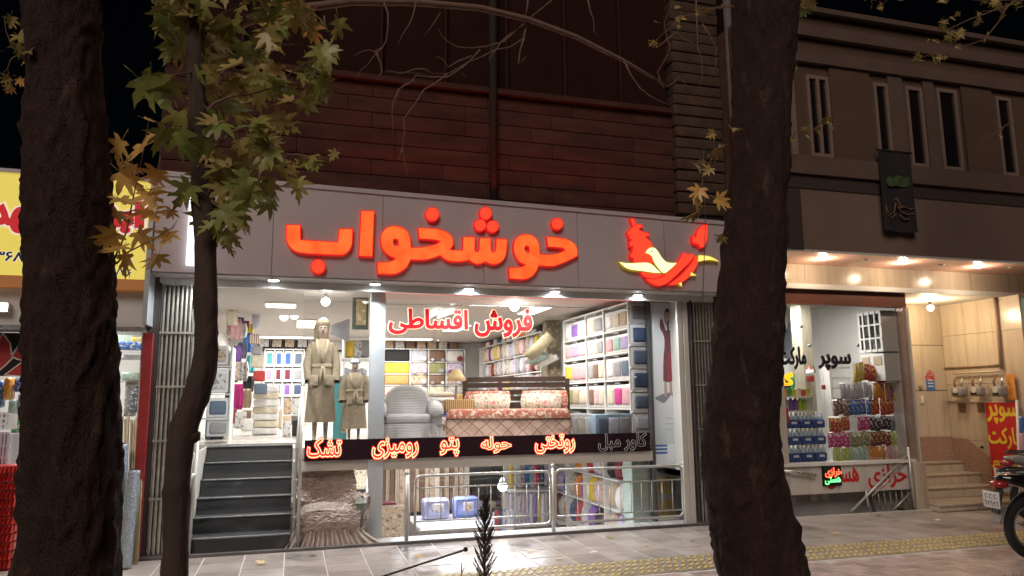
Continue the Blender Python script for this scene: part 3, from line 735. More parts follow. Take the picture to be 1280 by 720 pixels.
# --- pavement guard rail in front of the basement window
gr = thing('guard_railing', 'silver tube guard railing in front of the low basement window', 'railing', (3, .02, 0))
RY = .02
def post(px, ytop, ybot, r=.024):
    x = P(px, ybot, RY).x; z1 = P(px, ytop, RY).z
    MB().tube([(x, RY, .0), (x, RY, z1)], r, 12).lathe((x, RY, z1-.01), [(r*.9, 0), (r*1.25, .01), (r*1.15, .03), (r*.5, .045)], 12).build('post', m_railpaint, gr)
    return x
xa = post(508, 592, 674); xb = post(692, 583, 664); xc = post(857, 580, 655, .022)
def panel(x0, x1, z0, z1, n, zi0, zi1):
    r = .055; c = [(x0, z0+r), (x0+.02, z0+.02), (x0+r, z0), (x1-r, z0), (x1-.02, z0+.02), (x1, z0+r), (x1, z1-r), (x1-.02, z1-.02), (x1-r, z1), (x0+r, z1), (x0+.02, z1-.02), (x0, z1-r)]
    MB().tube([(p[0], RY, p[1]) for p in c], .017, 10, closed=True).build('frame', m_railpaint, gr)
    for z in (zi0, zi1): MB().tube([(x0, RY, z), (x1, RY, z)], .010, 8).build('crossbar', m_railpaint, gr)
    for i in range(n):
        x = x0+(x1-x0)*(i+1)/(n+1); MB().tube([(x, RY, zi0), (x, RY, zi1)], .0065, 6).build('bar', m_railpaint, gr)
zt1, zb1 = P(600, 592, RY).z, P(600, 660, RY).z
panel(P(519, 630, RY).x, xb-.03, zb1, zt1, 10, P(600, 648, RY).z, P(600, 607, RY).z)
panel(xb+.03, P(853, 610, RY).x, zb1, zt1+.01, 11, P(780, 641, RY).z, P(780, 602.5, RY).z)

# ================================================================== building on the right
rb = thing('right_building', 'brown rendered building with narrow upper windows over the grocery', 'building', (10, -.84, 3.4))
BY = -.84
RX0 = P(981, 200, BY).x-.25; RX1 = 22
zS = 3.50                                  # soffit height
def zat(x1, y1, x2, y2): return (P(x1, y1, BY).z+P(x2, y2, BY).z)/2
zpan = zat(997, 232, 1240, 258); zsillb = zat(997, 218, 1280, 243); zsill = zat(990, 198, 1210, 212)
zc3 = zat(1010, 82.6, 1280, 114.7); zc2 = zat(994, 48, 1280, 87); zc1 = zat(1020, 19, 1280, 59.6)
MB().box(RX0, RX1, BY, 1.2, zS, zpan).build('lower_band', m_wallpanel, rb)
MB().box(RX0, RX1, BY-.015, 1.2, zpan, zsillb).build('groove_band', M('band_dark', (.05, .033, .026), rough=.85), rb)
MB().box(RX0, RX1, BY-.06, 1.2, zsillb, zsill).build('sill_band', m_trimstone, rb)
MB().box(RX0, RX1, BY+.02, 1.2, zsill, zc3).build('wall', m_wallbrown, rb)
MB().box(RX0, RX1, BY-.05, 1.2, zc3, zc3+.18).build('cornice', m_trimstone, rb)
MB().box(RX0, RX1, BY, 1.2, zc3+.18, zc2).build('frieze', m_wallbrown, rb)
MB().box(RX0, RX1, BY-.08, 1.2, zc2, zc2+.16).build('cornice', m_trimstone, rb)
MB().box(RX0, RX1, BY, 1.2, zc2+.16, zc1-.02).build('parapet', m_wallbrown, rb)
MB().box(RX0, RX1, BY-.1, 1.2, zc1-.02, zc1+.05).build('coping', m_trimstone, rb)
MB().box(RX0, P(1000, 260, BY).x, BY-.03, BY-.001, zS, zpan-.02).build('corner_strip', M('band_dark'), rb)
# windows
m_wf = M('window_frame_pale', (.24, .175, .14), rough=.5, var=.06)
def win(x0, x1, yt, yb, n):
    a = P(x0, (yt+yb)/2, BY).x; c = P(x1, (yt+yb)/2, BY).x; z1 = P((x0+x1)/2, yt, BY).z; z0 = zsill+.005
    t_ = .05
    w_ = MB().box(a, c, BY-.03, BY+.05, z1-t_, z1).box(a, c, BY-.03, BY+.05, z0, z0+t_)
    for i in range(n+1):
        xm = a+(c-a-t_)*i/n; w_.box(xm, xm+t_, BY-.032, BY+.05, z0+t_+.001, z1-t_-.001)
    f = w_.build('window', m_wf, rb)
    MB().box(a+.01, c-.01, BY-.001, BY+.012, z0+.01, z1-.01).build('pane', m_darkglass, f)
win(1009, 1037, 96, 192, 2); win(1093, 1111, 105, 190, 1); win(1134, 1155, 110, 208, 1); win(1173, 1198, 113, 207, 1); win(1247, 1266, 123, 215, 1); win(985, 993, 92, 190, 1)
for (x0, x1) in ((1040, 1090), (1113, 1131), (1157, 1170), (1204, 1242)):
    a, c = P(x0, 150, BY).x, P(x1, 150, BY).x
    MB().box(a, c, BY-.012, BY+.01, zsill+.002, zc3-.002).build('pilaster', m_wallbrown if x1-x0 > 30 else m_trimstone, rb)
for i in range(12):
    xx = P(1266, 150, BY).x+1.2+i*.9
    if xx < 21: 
        f = MB().box(xx, xx+.4, BY-.03, BY+.03, zsill+.01, zc3-.3).build('window', m_wf, rb); MB().box(xx+.06, xx+.34, BY-.036, BY-.031, zsill+.07, zc3-.36).build('pane', m_darkglass, f)
MB().box(RX0, RX1, 1.2, 9, 3.3, zc1-.2).build('body', M('dark_render'), rb); MB().box(RX0, RX1, 4.7, 9, -.1, 3.29).build('rear_body', M('dark_render'), rb)
# left neighbour edge of the right building (pale pier beside the trunk)
MB().box(P(887, 378, 0).x+.12, P(975, 378, 0).x, .02, .3, 0, 3.45).build('pier', m_plaster, rb)

# canopy: pinkish soffit with spots, travertine fascia, white trim, rust transom
MB().box(RX0, RX1, BY+.01, .02, zS-.02, zS-.002).build('soffit', M('pink_soffit', (.72, .42, .34), rough=.3, var=.06), rb)
MB().box(RX0, RX1, BY-.01, BY+.02, zS-.03, zS-.001).build('soffit_edge', m_offwhite, rb)
zf0 = P(1060, 362, 0).z
for i in range(14):
    xa_ = RX0+i*1.1
    MB().box(xa_, xa_+1.096, .0, .09, zf0+.05, zS-.02).build('fascia_slab', m_marble, rb)
MB().box(RX0, RX1, -.06, .0, zf0-.02, zf0+.05).build('trim', m_white, rb)
zt0 = P(1050, 382, .05).z
MB().box(RX0, P(1131, 380, .05).x, .03, .12, zt0, zf0-.02).build('transom', m_redtrim, rb)
m_spot = M('warm_lens', (1, .9, .7), emit=(1, .72, .38), es=16, var=0)
for k, (px, py, lit) in enumerate([(980, 319, 0), (1029, 323, 1), (1081, 325, 0), (1129.5, 328, 1), (1176, 331, 0), (1223, 333, 1), (1264, 334, 0)]):
    g0 = G(px, py, zS-.02)
    t_ = thing('canopy_spotlight', '%s small spotlight under the pink canopy, %s from the left' % ('glowing' if lit else 'unlit', ORD[k]), 'spotlight', (g0.x, g0.y, zS-.03), 'spotlights under the right canopy')
    MB().lathe((g0.x, g0.y, zS-.034), [(.035, 0), (.048, .012), (.048, .018)], 16).build('rim', m_steel, t_)
    MB().lathe((g0.x, g0.y, zS-.038), [(.034, 0), (.034, .006)], 16).build('lens', m_spot if lit else m_alu, t_)
    if lit:
        ld = bpy.data.lights.new('spot_lamp', 'POINT'); ld.energy = 13; ld.color = (1, .78, .55); ld.shadow_soft_size = .04
        lo = bpy.data.objects.new('spot_lamp', ld); COL.objects.link(lo); lo.parent = t_; lo.location = (0, 0, -.07)
# ================================================================== goods inside the bedding shop
R = random.Random(11)
PAL = {
 'white': (.72, .72, .70), 'cream': (.62, .56, .44), 'mauve': (.42, .30, .42), 'pink': (.62, .36, .38), 'grey': (.30, .30, .31), 'blue': (.06, .16, .48),
 'navy': (.06, .09, .17), 'teal': (.10, .36, .38), 'purple': (.24, .12, .40), 'yellow': (.70, .50, .06), 'red': (.45, .05, .05), 'maroon': (.20, .03, .05),
 'brown': (.20, .12, .08), 'mint': (.36, .55, .46), 'beige': (.48, .38, .26), 'olive': (.25, .25, .10), 'orange': (.70, .24, .05), 'black': (.02, .02, .02),
 'lime': (.42, .55, .08), 'silver': (.50, .50, .56), 'magenta': (.50, .04, .22), 'lilac': (.45, .38, .62), 'green': (.05, .30, .10), 'slate': (.12, .16, .22)}
def cloth(c): return M('cloth_'+c, PAL[c], rough=.85, var=.14, scale=14, bump=.3, bscale=40)
PR = {
 'rose print': pattern_mat('print_rose', (.52, .45, .38), (.50, .14, .14), 16, spots2=(.22, .25, .12), thr=.34),
 'blue print': pattern_mat('print_blue', (.60, .62, .66), (.12, .18, .42), 18, thr=.36, spots2=(.5, .52, .6)),
 'grey print': pattern_mat('print_grey', (.58, .57, .55), (.25, .25, .27), 15, thr=.38),
 'brown print': pattern_mat('print_brown', (.50, .38, .27), (.22, .10, .07), 17, thr=.38, spots2=(.6, .5, .35)),
 'pink print': pattern_mat('print_pink', (.66, .50, .50), (.45, .22, .30), 20, thr=.36),
 'striped': pattern_mat('print_striped', (.66, .62, .56), (.35, .18, .14), 9, kind='stripe', thr=.5),
 'gold check': pattern_mat('print_gold', (.62, .42, .14), (.30, .12, .04), 20, kind='stripe', thr=.4),
 'lilac print': pattern_mat('print_lilac', (.60, .56, .66), (.32, .24, .46), 16, thr=.38),
}
m_clear = M('clear_plastic_edge', (.72, .73, .72), rough=.2, var=.04, spec=.6)
m_shelf = M('shelf_white', (.76, .76, .73), rough=.45, var=.03)

# --- ceiling panels up and down; the two by the glass are added
def panel_lamp(x, y, z, w_, l_, e, label, col=(1, .96, .92)):
    t_ = thing('ceiling_light', label, 'ceiling light', (x, y, z), 'ceiling lights in the shop')
    MB().box(x-w_/2-.02, x+w_/2+.02, y-l_/2-.02, y+l_/2+.02, z-.03, z-.002).build('housing', m_white, t_)
    MB().box(x-w_/2, x+w_/2, y-l_/2, y+l_/2, z-.036, z-.031).build('diffuser', M('diffuser_glow', (1, 1, 1), emit=(1, .93, .82), es=4, var=0), t_)
    ld = bpy.data.lights.new('ceiling_lamp', 'AREA'); ld.shape = 'RECTANGLE'; ld.size = w_; ld.size_y = l_; ld.energy = e; ld.color = col
    lo = bpy.data.objects.new('ceiling_lamp', ld); COL.objects.link(lo); lo.parent = t_; lo.location = (0, 0, -.045)
panel_lamp(.35, .62, CZ, .6, .22, 12, 'added ceiling light brightening the mannequins')  # added close to the glass to brighten the robe fronts
panel_lamp(2.6, .62, CZ, .9, .2, 42, 'added ceiling light brightening the made up bed')  # added close to the glass to brighten the front of the quilt
panel_lamp(3.6, 2.2, CZ, .25, .9, 62, 'long ceiling light before the wall of packaged bedding')
panel_lamp(-.2, 2.4, CZ, .4, .4, 38, 'square ceiling light over the tall linen stack')
panel_lamp(0.2, 5.0, CZ, .3, 1.2, 75, 'long ceiling light deep in the left aisle')
panel_lamp(3.0, 5.2, CZ, .3, 1.2, 75, 'long ceiling light between the rows of rolled blankets')
panel_lamp(2.4, 7.9, CZ, 1.2, .3, 70, 'ceiling light in front of the back shelves')
panel_lamp(-.2, 7.9, CZ, 1.2, .3, 60, 'ceiling light in front of the blue packages')
panel_lamp(2.6, .9, .945, 1.4, .3, 75, 'basement ceiling light near the low window', (.95, .95, 1))
panel_lamp(2.4, 4.6, .945, 1.2, .3, 62, 'basement ceiling light over the blue bedding bags', (.92, .93, 1))
panel_lamp(.5, 1.6, .945, .3, .3, 30, 'basement ceiling light behind the armchair cover')
struct('basement_ceiling', MB().box(XL, XR, 1.65, YB, .935, .949).box(.08, XR, GY+.03, 1.65, .935, .949), m_offwhite)

def pendant(px, py, Y, r, label, es=22, wire=None, e=10, lc=(1, .95, .86)):
    c = P(px, py, Y); t_ = thing('hanging_bulb', label, 'light bulb', (c.x, c.y, c.z), 'hanging bulbs')
    top = wire if wire is not None else CZ
    MB().tube([(c.x, c.y, c.z+r*1.6), (c.x, c.y, top)], .004, 6).build('cable', m_dark, t_)
    MB().lathe((c.x, c.y, c.z+r*.6), [(r*.8, 0), (r*.7, r*.6), (r*.4, r*.9), (r*.38, r*1.2)], 14).build('socket', m_steel, t_)
    MB().lathe((c.x, c.y, c.z-r), [(r*.25, 0), (r*.7, r*.25), (r*.97, r*.7), (r, r*1.05), (r*.85, r*1.6)], 18).build('bulb', M('bulb_%g' % es, (1, 1, 1), emit=(1, .96, .88), es=es, var=0), t_)
    if e:
        ld = bpy.data.lights.new('bulb_lamp', 'POINT'); ld.energy = e; ld.shadow_soft_size = r*1.1; ld.color = lc
        lo = bpy.data.objects.new('bulb_lamp', ld); COL.objects.link(lo); lo.parent = t_; lo.location = (0, 0, -r*1.7)
    return t_
pendant(407, 377, 1.0, .055, 'bright round bulb hanging above the hooded robe', 20, e=8)
pendant(643, 383, 1.6, .07, 'bright square headed bulb above the bed', 14, e=12)
pendant(628, 608, .62, .058, 'bright hanging bulb in front of the basement shelves', 16, .93, e=14)
pendant(434, 604, 1.1, .06, 'bright bulb behind the crinkled armchair cover', 16, .93, e=14)
for px, py in ((355, 396), (368, 394), (364, 373)):
    pendant(px, py, 4.0, .07, 'small pendant in the left aisle ' + ('nearest the hanging scarves' if px == 355 else 'right of the group of three' if px == 368 else 'highest of the group of three'), 2.5, e=0)
for (a, b_) in (((548, 381), (567, 374)), ((537, 388), (549, 385))):
    p, q = P(a[0], a[1], 3.2), P(b_[0], b_[1], 2.4)
    p.z = q.z = CZ-.05
    MB().tube([p, q], .02, 8).solo('tube_light', M('tube_glow', (1, 1, 1), emit=(1, .97, .9), es=9, var=0), 'slanting white tube light on the shop ceiling, the %s one' % ('longer' if a[0] == 548 else 'shorter'), 'tube light')

# --- back wall shelves
def rack(name, label, x0, x1, y0, y1, zs, cols, side=None):
    """boards and uprights, each a part; side='X' when the open side faces -X (rack along Y)"""
    t_ = thing(name, label, 'shelf', ((x0+x1)/2, (y0+y1)/2, zs[0]))
    for z in zs: MB().box(x0, x1, y0, y1, z-.02, z).build('board', m_shelf, t_)
    for c in cols:
        if side == 'X': MB().box(x0+.004, x1-.002, c-.012, c+.012, zs[0], zs[-1]-.021).build('upright', m_shelf, t_)
        else: MB().box(c-.012, c+.012, y0+.004, y1-.002, zs[0], zs[-1]-.021).build('upright', m_shelf, t_)
    return t_
def zpx(px, py, Y): return P(px, py, Y).z
yb = YB-.45
zz = [FZ+.02]+[zpx(540, y, yb) for y in (496, 481, 467, 452, 436)]
cx = [P(x, 450, yb).x for x in (480, 513, 536, 558, 581)]
rack('back_shelving', 'white shelving along the back wall full of folded blankets', cx[0], cx[-1], yb, YB-.01, zz, cx)
def bale(x0, x1, y0, y1, z0, z1, mat, label, group, cat='blanket'):
    mb = MB(); mb.rbox(x0, x1, y0, y1, z0, z1, min(x1-x0, z1-z0)*.22)
    return mb.solo('folded_blanket', mat, label, cat, group)
rowcols = [['striped', 'white', 'cream', 'grey print'], ['gold check', 'brown print', 'brown', 'striped'], ['yellow', 'pink print', 'olive', 'lilac print'], ['black', 'silver', 'brown', 'white'], ]
side = ['far left', 'second from the left', 'third from the left', 'far right']
for r_, row in enumerate(rowcols):
    z0 = zz[r_+1] if r_ < 3 else zz[4]
    z0 = zz[1+r_]; z1 = zz[2+r_]-.03 if 2+r_ < len(zz) else z0+.25
    for c_, k in enumerate(row):
        m_ = PR[k] if k in PR else cloth(k)
        bale(cx[c_]+.02, cx[c_+1]-.02, yb+.0, YB-.05, z0+.003, z1, m_, '%s folded blanket, %s, %s shelf up on the back wall' % (k, side[c_], ORD[r_+1]), 'folded blankets on the back shelves')
for i in range(7):
    px = 486+i*13.5; p = P(px, 431, yb+.1)
    mb = MB().rbox(p.x-.11, p.x+.11, yb+.05, yb+.2, zz[-1]+.003, zz[-1]+.24+.03*(i % 2), .03)
    mb.solo('gift_box', [cloth('beige'), PR['grey print'], cloth('brown'), PR['brown print']][i % 4], 'small display box on top of the back shelving, %s from the left' % ORD[i], 'box', 'boxes on top of the back shelving')
MB().box(XL, XR-.3, YB-.5, YB-.45, zz[-1]+.28, CZ-.002).solo('valance', M('maroon_niche', (.13, .06, .055), rough=.7), 'dark maroon valance board above the back shelving', 'valance')

# left bay back shelving with blue packages
cl = [P(x, 450, yb).x for x in (331, 343, 354, 366, 380)]
zl = [FZ+.02]+[zpx(350, y, yb) for y in (517, 495, 476, 457, 436)]
rack('back_shelving', 'white shelving with blue and plum packages at the end of the left aisle', cl[0], cl[-1], yb, YB-.01, zl, cl)
def pack(x, y, z, w_, d_, h, cols, label, group, face='Y', name='bedding_package', frame=m_clear):
    """clear carrying case: pale rim, folded textiles inside"""
    t_ = thing(name, label, 'package', (x, y, z), group)
    n = len(cols)
    if face == 'Y':
        MB().rbox(x-w_/2, x+w_/2, y+.012, y+d_, z, z+h, .018).build('case', frame, t_)
        iw = (w_-.05)/n
        for i, c in enumerate(cols):
            a = x-w_/2+.025+i*iw
            MB().rbox(a+.004, a+iw-.004, y-.004, y+.05, z+h*.12, z+h*.86, min(iw, h)*.16).build('folded_textile', PR[c] if c in PR else cloth(c), t_)
        MB().tube([(x-w_*.12, y, z+h-.003), (x-w_*.1, y, z+h+.02), (x+w_*.1, y, z+h+.02), (x+w_*.12, y, z+h-.003)], .005, 6).build('handle', m_clear, t_)
    else:
        MB().rbox(x+.012, x+d_, y-w_/2, y+w_/2, z, z+h, .018).build('case', frame, t_)
        iw = (w_-.05)/n
        for i, c in enumerate(cols):
            a = y+w_/2-.025-(i+1)*iw
            MB().rbox(x-.004, x+.05, a+.004, a+iw-.004, z+h*.12, z+h*.86, min(iw, h)*.16).build('folded_textile', PR[c] if c in PR else cloth(c), t_)
        MB().tube([(x, y-w_*.12, z+h-.003), (x, y-w_*.1, z+h+.02), (x, y+w_*.1, z+h+.02), (x, y+w_*.12, z+h-.003)], .005, 6).build('handle', m_clear, t_)
    return t_
pal_l = [['teal', 'blue', 'blue', 'slate'], ['mauve', 'maroon', 'maroon', 'grey'], ['white', 'slate', 'purple', 'navy'], ['cream', 'grey', 'pink', 'beige']]
for r_ in range(4):
    zi = 4-r_
    for c_ in range(4):
        w_ = cl[c_+1]-cl[c_]
        pack((cl[c_]+cl[c_+1])/2, yb+.05, zl[zi]+.002, w_-.04, .3, (zl[zi+1] if zi+1 < len(zl) else zl[zi]+.33)-zl[zi]-.05, [pal_l[r_][c_]],
             '%s package, %s shelf down, %s, at the left aisle end' % (pal_l[r_][c_], ORD[r_], ['far left', 'left of centre', 'right of centre', 'far right'][c_]), 'packages at the end of the left aisle')
for i in range(4):
    p = P(330+i*16, 430, yb)
    f_ = thing('framed_picture', 'small dark framed floral picture above the left aisle shelves, %s from the left' % ORD[i], 'picture', (p.x, yb, zl[-1]+.02), 'pictures above the left aisle')
    MB().box(p.x-.13, p.x+.13, yb+.1, yb+.13, zl[-1]+.01, zl[-1]+.36).build('frame', cloth('black'), f_)
    MB().box(p.x-.10, p.x+.10, yb+.09, yb+.099, zl[-1]+.05, zl[-1]+.32).build('print', [PR['grey print'], PR['rose print'], PR['brown print'], PR['grey print']][i], f_)
MB().box(XL, P(470, 430, yb).x, YB-.2, YB-.15, zl[-1]+.01, CZ-.25).solo('dark_backboard', M('dark_niche', (.05, .04, .04), rough=.8), 'dark backboard behind the pictures of the left aisle', 'board')

# left wall rack near the entrance: white packages
xl_, = (XL+.02,)
for i, (y0, y1, c) in enumerate(((432, 456, 'rose print'), (461, 491, 'grey print'), (497, 522, 'slate'), (524, 546, 'grey'))):
    a, b_ = P(262, y1, 1.9), P(286, y0, 1.9)
    pack((a.x+b_.x)/2-.02, 1.9, max(a.z, FZ+.01), b_.x-a.x+.05, .35, b_.z-a.z, [c], 'white edged package with %s textile left of the entrance, %s from the top' % (c if 'print' in c else c, ORD[i]), 'packages left of the entrance')
rk = thing('entrance_rack', 'white rack holding packages at the left of the entrance', 'shelf', (-1.25, 2.2, FZ))
for z in [P(262, y, 1.9).z-.012 for y in (456, 491, 522)]: MB().box(XL+.01, P(288, 500, 1.9).x, 1.88, 2.4, z-.015, z).build('board', m_shelf, rk)
MB().box(P(287, 500, 1.9).x, P(288.5, 500, 1.9).x, 1.88, 2.4, FZ, 2.35).build('upright', m_shelf, rk)

# hanging scarves, bags and flags on the left wall, deeper in
names = [('red', 'scarf'), ('cream', 'scarf'), ('navy', 'scarf'), ('pink', 'bag'), ('maroon', 'scarf'), ('white', 'bag'), ('yellow', 'scarf'), ('blue', 'bag'), ('slate', 'bag'), ('purple', 'bag'), ('rose print', 'bag'), ('grey print', 'bag'), ('teal', 'bag'), ('black', 'bag'), ('magenta', 'bag'), ('beige', 'bag')]
spots = [(294, 363, 390, 9), (290, 386, 406, 9), (300, 372, 402, 8), (296, 398, 424, 9), (308, 368, 410, 7), (303, 404, 422, 8), (315, 366, 416, 6), (311, 416, 440, 8), (303, 428, 448, 8), (297, 432, 452, 8), (292, 452, 478, 10), (304, 452, 476, 9), (314, 444, 466, 8), (311, 470, 490, 9), (298, 480, 512, 9), (308, 486, 510, 9)]
for i, ((c, k), (px, y0, y1, wpx)) in enumerate(zip(names, spots)):
    Y = 3.0+(px-288)*.09+.13*(i % 3); p, q = P(px, y0, Y), P(px, y1, Y); w_ = wpx/FOC*(Y+CAM_D)*1.45
    mb = MB(); n = 8; vs = []; z0, z1 = q.z, p.z
    for a in range(n+1):
        for b2 in range(6):
            u = a/n; v = b2/5; sw = w_*(.75+.25*sin(v*pi)) if k == 'bag' else w_*(.9+.1*v)
            vs.append((p.x+(u-.5)*sw, Y+.02*sin(u*14+i)+.03*sin(v*3+i), z0+(z1-z0)*v))
    n0 = len(vs); vs += [(x, y+.05, z) for (x, y, z) in vs]
    fs = [(a*6+b2, (a+1)*6+b2, (a+1)*6+b2+1, a*6+b2+1) for a in range(n) for b2 in range(5)]; fs += [tuple(j+n0 for j in reversed(f)) for f in fs]
    for a in range(n): fs += [(a*6, a*6+n0, (a+1)*6+n0, (a+1)*6), (a*6+5, (a+1)*6+5, (a+1)*6+5+n0, a*6+5+n0)]
    for b2 in range(5): fs += [(b2, b2+1, b2+1+n0, b2+n0), (n*6+b2, n*6+b2+n0, n*6+b2+1+n0, n*6+b2+1)]
    mb.add(vs, fs, True)
    hh = ['near the ceiling', 'at half height', 'low'][0 if y0 < 400 else 1 if y0 < 450 else 2]
    mb.solo('hanging_'+k, PR[c] if c in PR else cloth(c), '%s %s hanging %s on the left wall of the shop' % (c, k, hh), k, 'goods hanging on the left wall')
# white stacked linen and drawers
for i in range(7):
    z0 = FZ+.01+i*.115; a = P(316, 500, 4.2).x; b_ = P(349, 500, 4.2).x
    MB().rbox(a+R.uniform(0, .02), b_-R.uniform(0, .02), 4.2, 4.6, z0, z0+.108, .03).solo('folded_linen', [cloth('white'), cloth('cream')][i % 2], '%s folded linen bundle in the tall stack of the left aisle, %s from the floor' % (['white', 'cream'][i % 2], ORD[i]), 'linen', 'stacked folded linen')
t_ = thing('display_stand', 'white stand holding dark patterned boxes beside the hooded robe', 'shelf', (P(364, 520, 3.6).x, 3.6, FZ))
a, b_ = P(353, 500, 3.6).x, P(378, 500, 3.6).x
for z in (FZ+.32, FZ+.62): MB().box(a, b_, 3.5, 3.85, z, z+.02).build('board', m_shelf, t_)
for x in (a, b_-.02): MB().box(x, x+.02, 3.52, 3.83, FZ, FZ+.64).build('upright', m_shelf, t_)
for i in range(4):
    x = a+.03+(i % 2)*.13; z = FZ+.003 if i < 2 else FZ+.341
    MB().rbox(x, x+.11, 3.52, 3.7, z, z+.24, .02).solo('patterned_box', [PR['grey print'], cloth('black'), PR['brown print'], PR['grey print']][i], '%s box on the %s tier of the white stand, %s' % (['grey patterned', 'black', 'brown patterned', 'pale patterned'][i], 'lower' if i < 2 else 'upper', 'left' if i % 2 == 0 else 'right'), 'box', 'boxes on the white stand')

# --- mannequins
m_skin = M('mannequin_skin', (.36, .28, .21), rough=.5, var=.05)
m_robe = M('beige_terry', (.34, .275, .185), rough=.95, var=.2, scale=30, bump=.6, bscale=90)
m_robe2 = M('beige_terry_trim', (.42, .35, .24), rough=.95, var=.15, scale=30, bump=.5, bscale=90)
def mannequin(x, y, z0, h, label, hood, wd=1.):
    t_ = thing('mannequin', label, 'mannequin', (x, y, z0), 'mannequins in bathrobes')
    k = h/1.75
    def V(a, b_, c): return Vector((x+a*k*wd, y+b_*k, z0+c*k))
    bm_pts = {'pel': (0, 0, .95), 'waist': (0, 0, 1.1), 'chest': (0, 0, 1.32), 'neck': (0, -.01, 1.5), 'jaw': (.0, -.035, 1.57), 'head': (0, -.03, 1.65), 'crown': (0, 0, 1.73),
              'shL': (-.17, 0, 1.42), 'elL': (-.24, .0, 1.13), 'wrL': (-.22, -.06, .87), 'haL': (-.21, -.08, .78), 'shR': (.17, 0, 1.42), 'elR': (.24, 0, 1.13), 'wrR': (.22, -.06, .87), 'haR': (.21, -.08, .78),
              'hipL': (-.09, 0, .88), 'knL': (-.10, -.01, .48), 'anL': (-.10, .02, .09), 'toL': (-.11, -.11, .03), 'hipR': (.09, 0, .88), 'knR': (.10, -.01, .48), 'anR': (.10, .02, .09), 'toR': (.11, -.11, .03)}
    rr = {'pel': .13, 'waist': .11, 'chest': .135, 'neck': .05, 'jaw': .065, 'head': .085, 'crown': .06, 'shL': .06, 'elL': .042, 'wrL': .028, 'haL': .03, 'hipL': .085, 'knL': .055, 'anL': .036, 'toL': .03}
    keys = list(bm_pts); me = bpy.data.meshes.new('body')
    ed = [('pel', 'waist'), ('waist', 'chest'), ('chest', 'neck'), ('neck', 'jaw'), ('jaw', 'head'), ('head', 'crown'), ('pel', 'hipL'), ('hipL', 'knL'), ('knL', 'anL'), ('anL', 'toL'), ('pel', 'hipR'), ('hipR', 'knR'), ('knR', 'anR'), ('anR', 'toR'),
          ('chest', 'shL'), ('shL', 'elL'), ('elL', 'wrL'), ('wrL', 'haL'), ('chest', 'shR'), ('shR', 'elR'), ('elR', 'wrR'), ('wrR', 'haR')]
    me.from_pydata([tuple(V(*bm_pts[q])-Vector((x, y, z0))) for q in keys], [(keys.index(a), keys.index(b_)) for a, b_ in ed], [])
    o = bpy.data.objects.new('body', me); COL.objects.link(o); o.parent = t_; me.materials.append(m_skin)
    md = o.modifiers.new('skin', 'SKIN'); sv = me.skin_vertices[0].data
    for i, q in enumerate(keys):
        r_ = rr.get(q, rr.get(q[:-1]+'L', .05))*k; sv[i].radius = (r_, r_*.85); sv[i].use_root = (q == 'pel')
    s2 = o.modifiers.new('sub', 'SUBSURF'); s2.levels = s2.render_levels = 2
    for p_ in me.polygons: p_.use_smooth = True
    md.use_smooth_shade = True
    # robe: lofted skirt and bodice with folds, open at the hem
    rg = []
    for (zz_, rx, ry, wb) in ((.30, .27, .20, .05), (.5, .255, .19, .045), (.75, .235, .18, .04), (.95, .21, .165, .03), (1.08, .185, .15, .015), (1.15, .19, .15, .01), (1.3, .215, .155, .01), (1.4, .215, .14, .0), (1.47, .13, .10, 0), (1.5, .085, .075, 0)):
        rg.append((V(0, 0, zz_), rx*k*wd, ry*k, wb))
    MB().loft(rg, 40, False).build('robe', m_robe, t_)
    for s_ in (-1, 1):
        MB().tube([V(s_*.17, 0, 1.42), V(s_*.225, .0, 1.3), V(s_*.262, .0, 1.13), V(s_*.258, -.04, .98), V(s_*.25, -.07, .9)], [.085*k*wd, .078*k*wd, .08*k*wd, .083*k*wd, .09*k*wd], 14, caps=False).build('sleeve', m_robe, t_)
        MB().tube([V(s_*.255, -.05, .93), V(s_*.25, -.07, .88)], .095*k*wd, 14, caps=False).build('cuff', m_robe2, t_)
        MB().tube([V(s_*.10, -.075, 1.49), V(s_*.085, -.145, 1.36), V(s_*.02, -.17, 1.15)], [.03*k, .034*k, .026*k], 8, sq=(1, .5)).build('lapel', m_robe2, t_)
        MB().rbox(x+s_*.11*k-.06*k, x+s_*.11*k+.06*k, y-.195*k, y-.165*k, z0+.82*k, z0+.97*k, .01*k).build('pocket', m_robe2, t_)
    MB().lathe(V(0, 0, 1.08), [(.192*k, 0), (.2*k, .015*k), (.2*k, .04*k), (.192*k, .055*k)], 36, sx=wd, sy=.82).build('belt', m_robe2, t_)
    MB().tube([V(.03, -.175, 1.1), V(.05, -.19, .95), V(.045, -.21, .78)], [.014*k, .018*k, .016*k], 6).build('belt_end', m_robe2, t_)
    MB().tube([V(.0, -.175, 1.1), V(-.02, -.19, .98), V(-.03, -.2, .85)], [.014*k, .018*k, .016*k], 6).build('belt_end', m_robe2, t_)
    # face
    MB().tube([V(0, -.105, 1.66), V(0, -.12, 1.63), V(0, -.1, 1.62)], [.008*k, .014*k, .008*k], 6).build('nose', m_skin, t_)
    for s_ in (-1, 1): MB().lathe(V(s_*.032, -.088, 1.665), [(.004*k, -.004), (.012*k, 0), (.004*k, .004)], 8, 'Y').build('eye', m_dark, t_)
    MB().tube([V(-.02, -.092, 1.595), V(0, -.098, 1.592), V(.02, -.092, 1.595)], .006*k, 6).build('mouth', cloth('maroon'), t_)
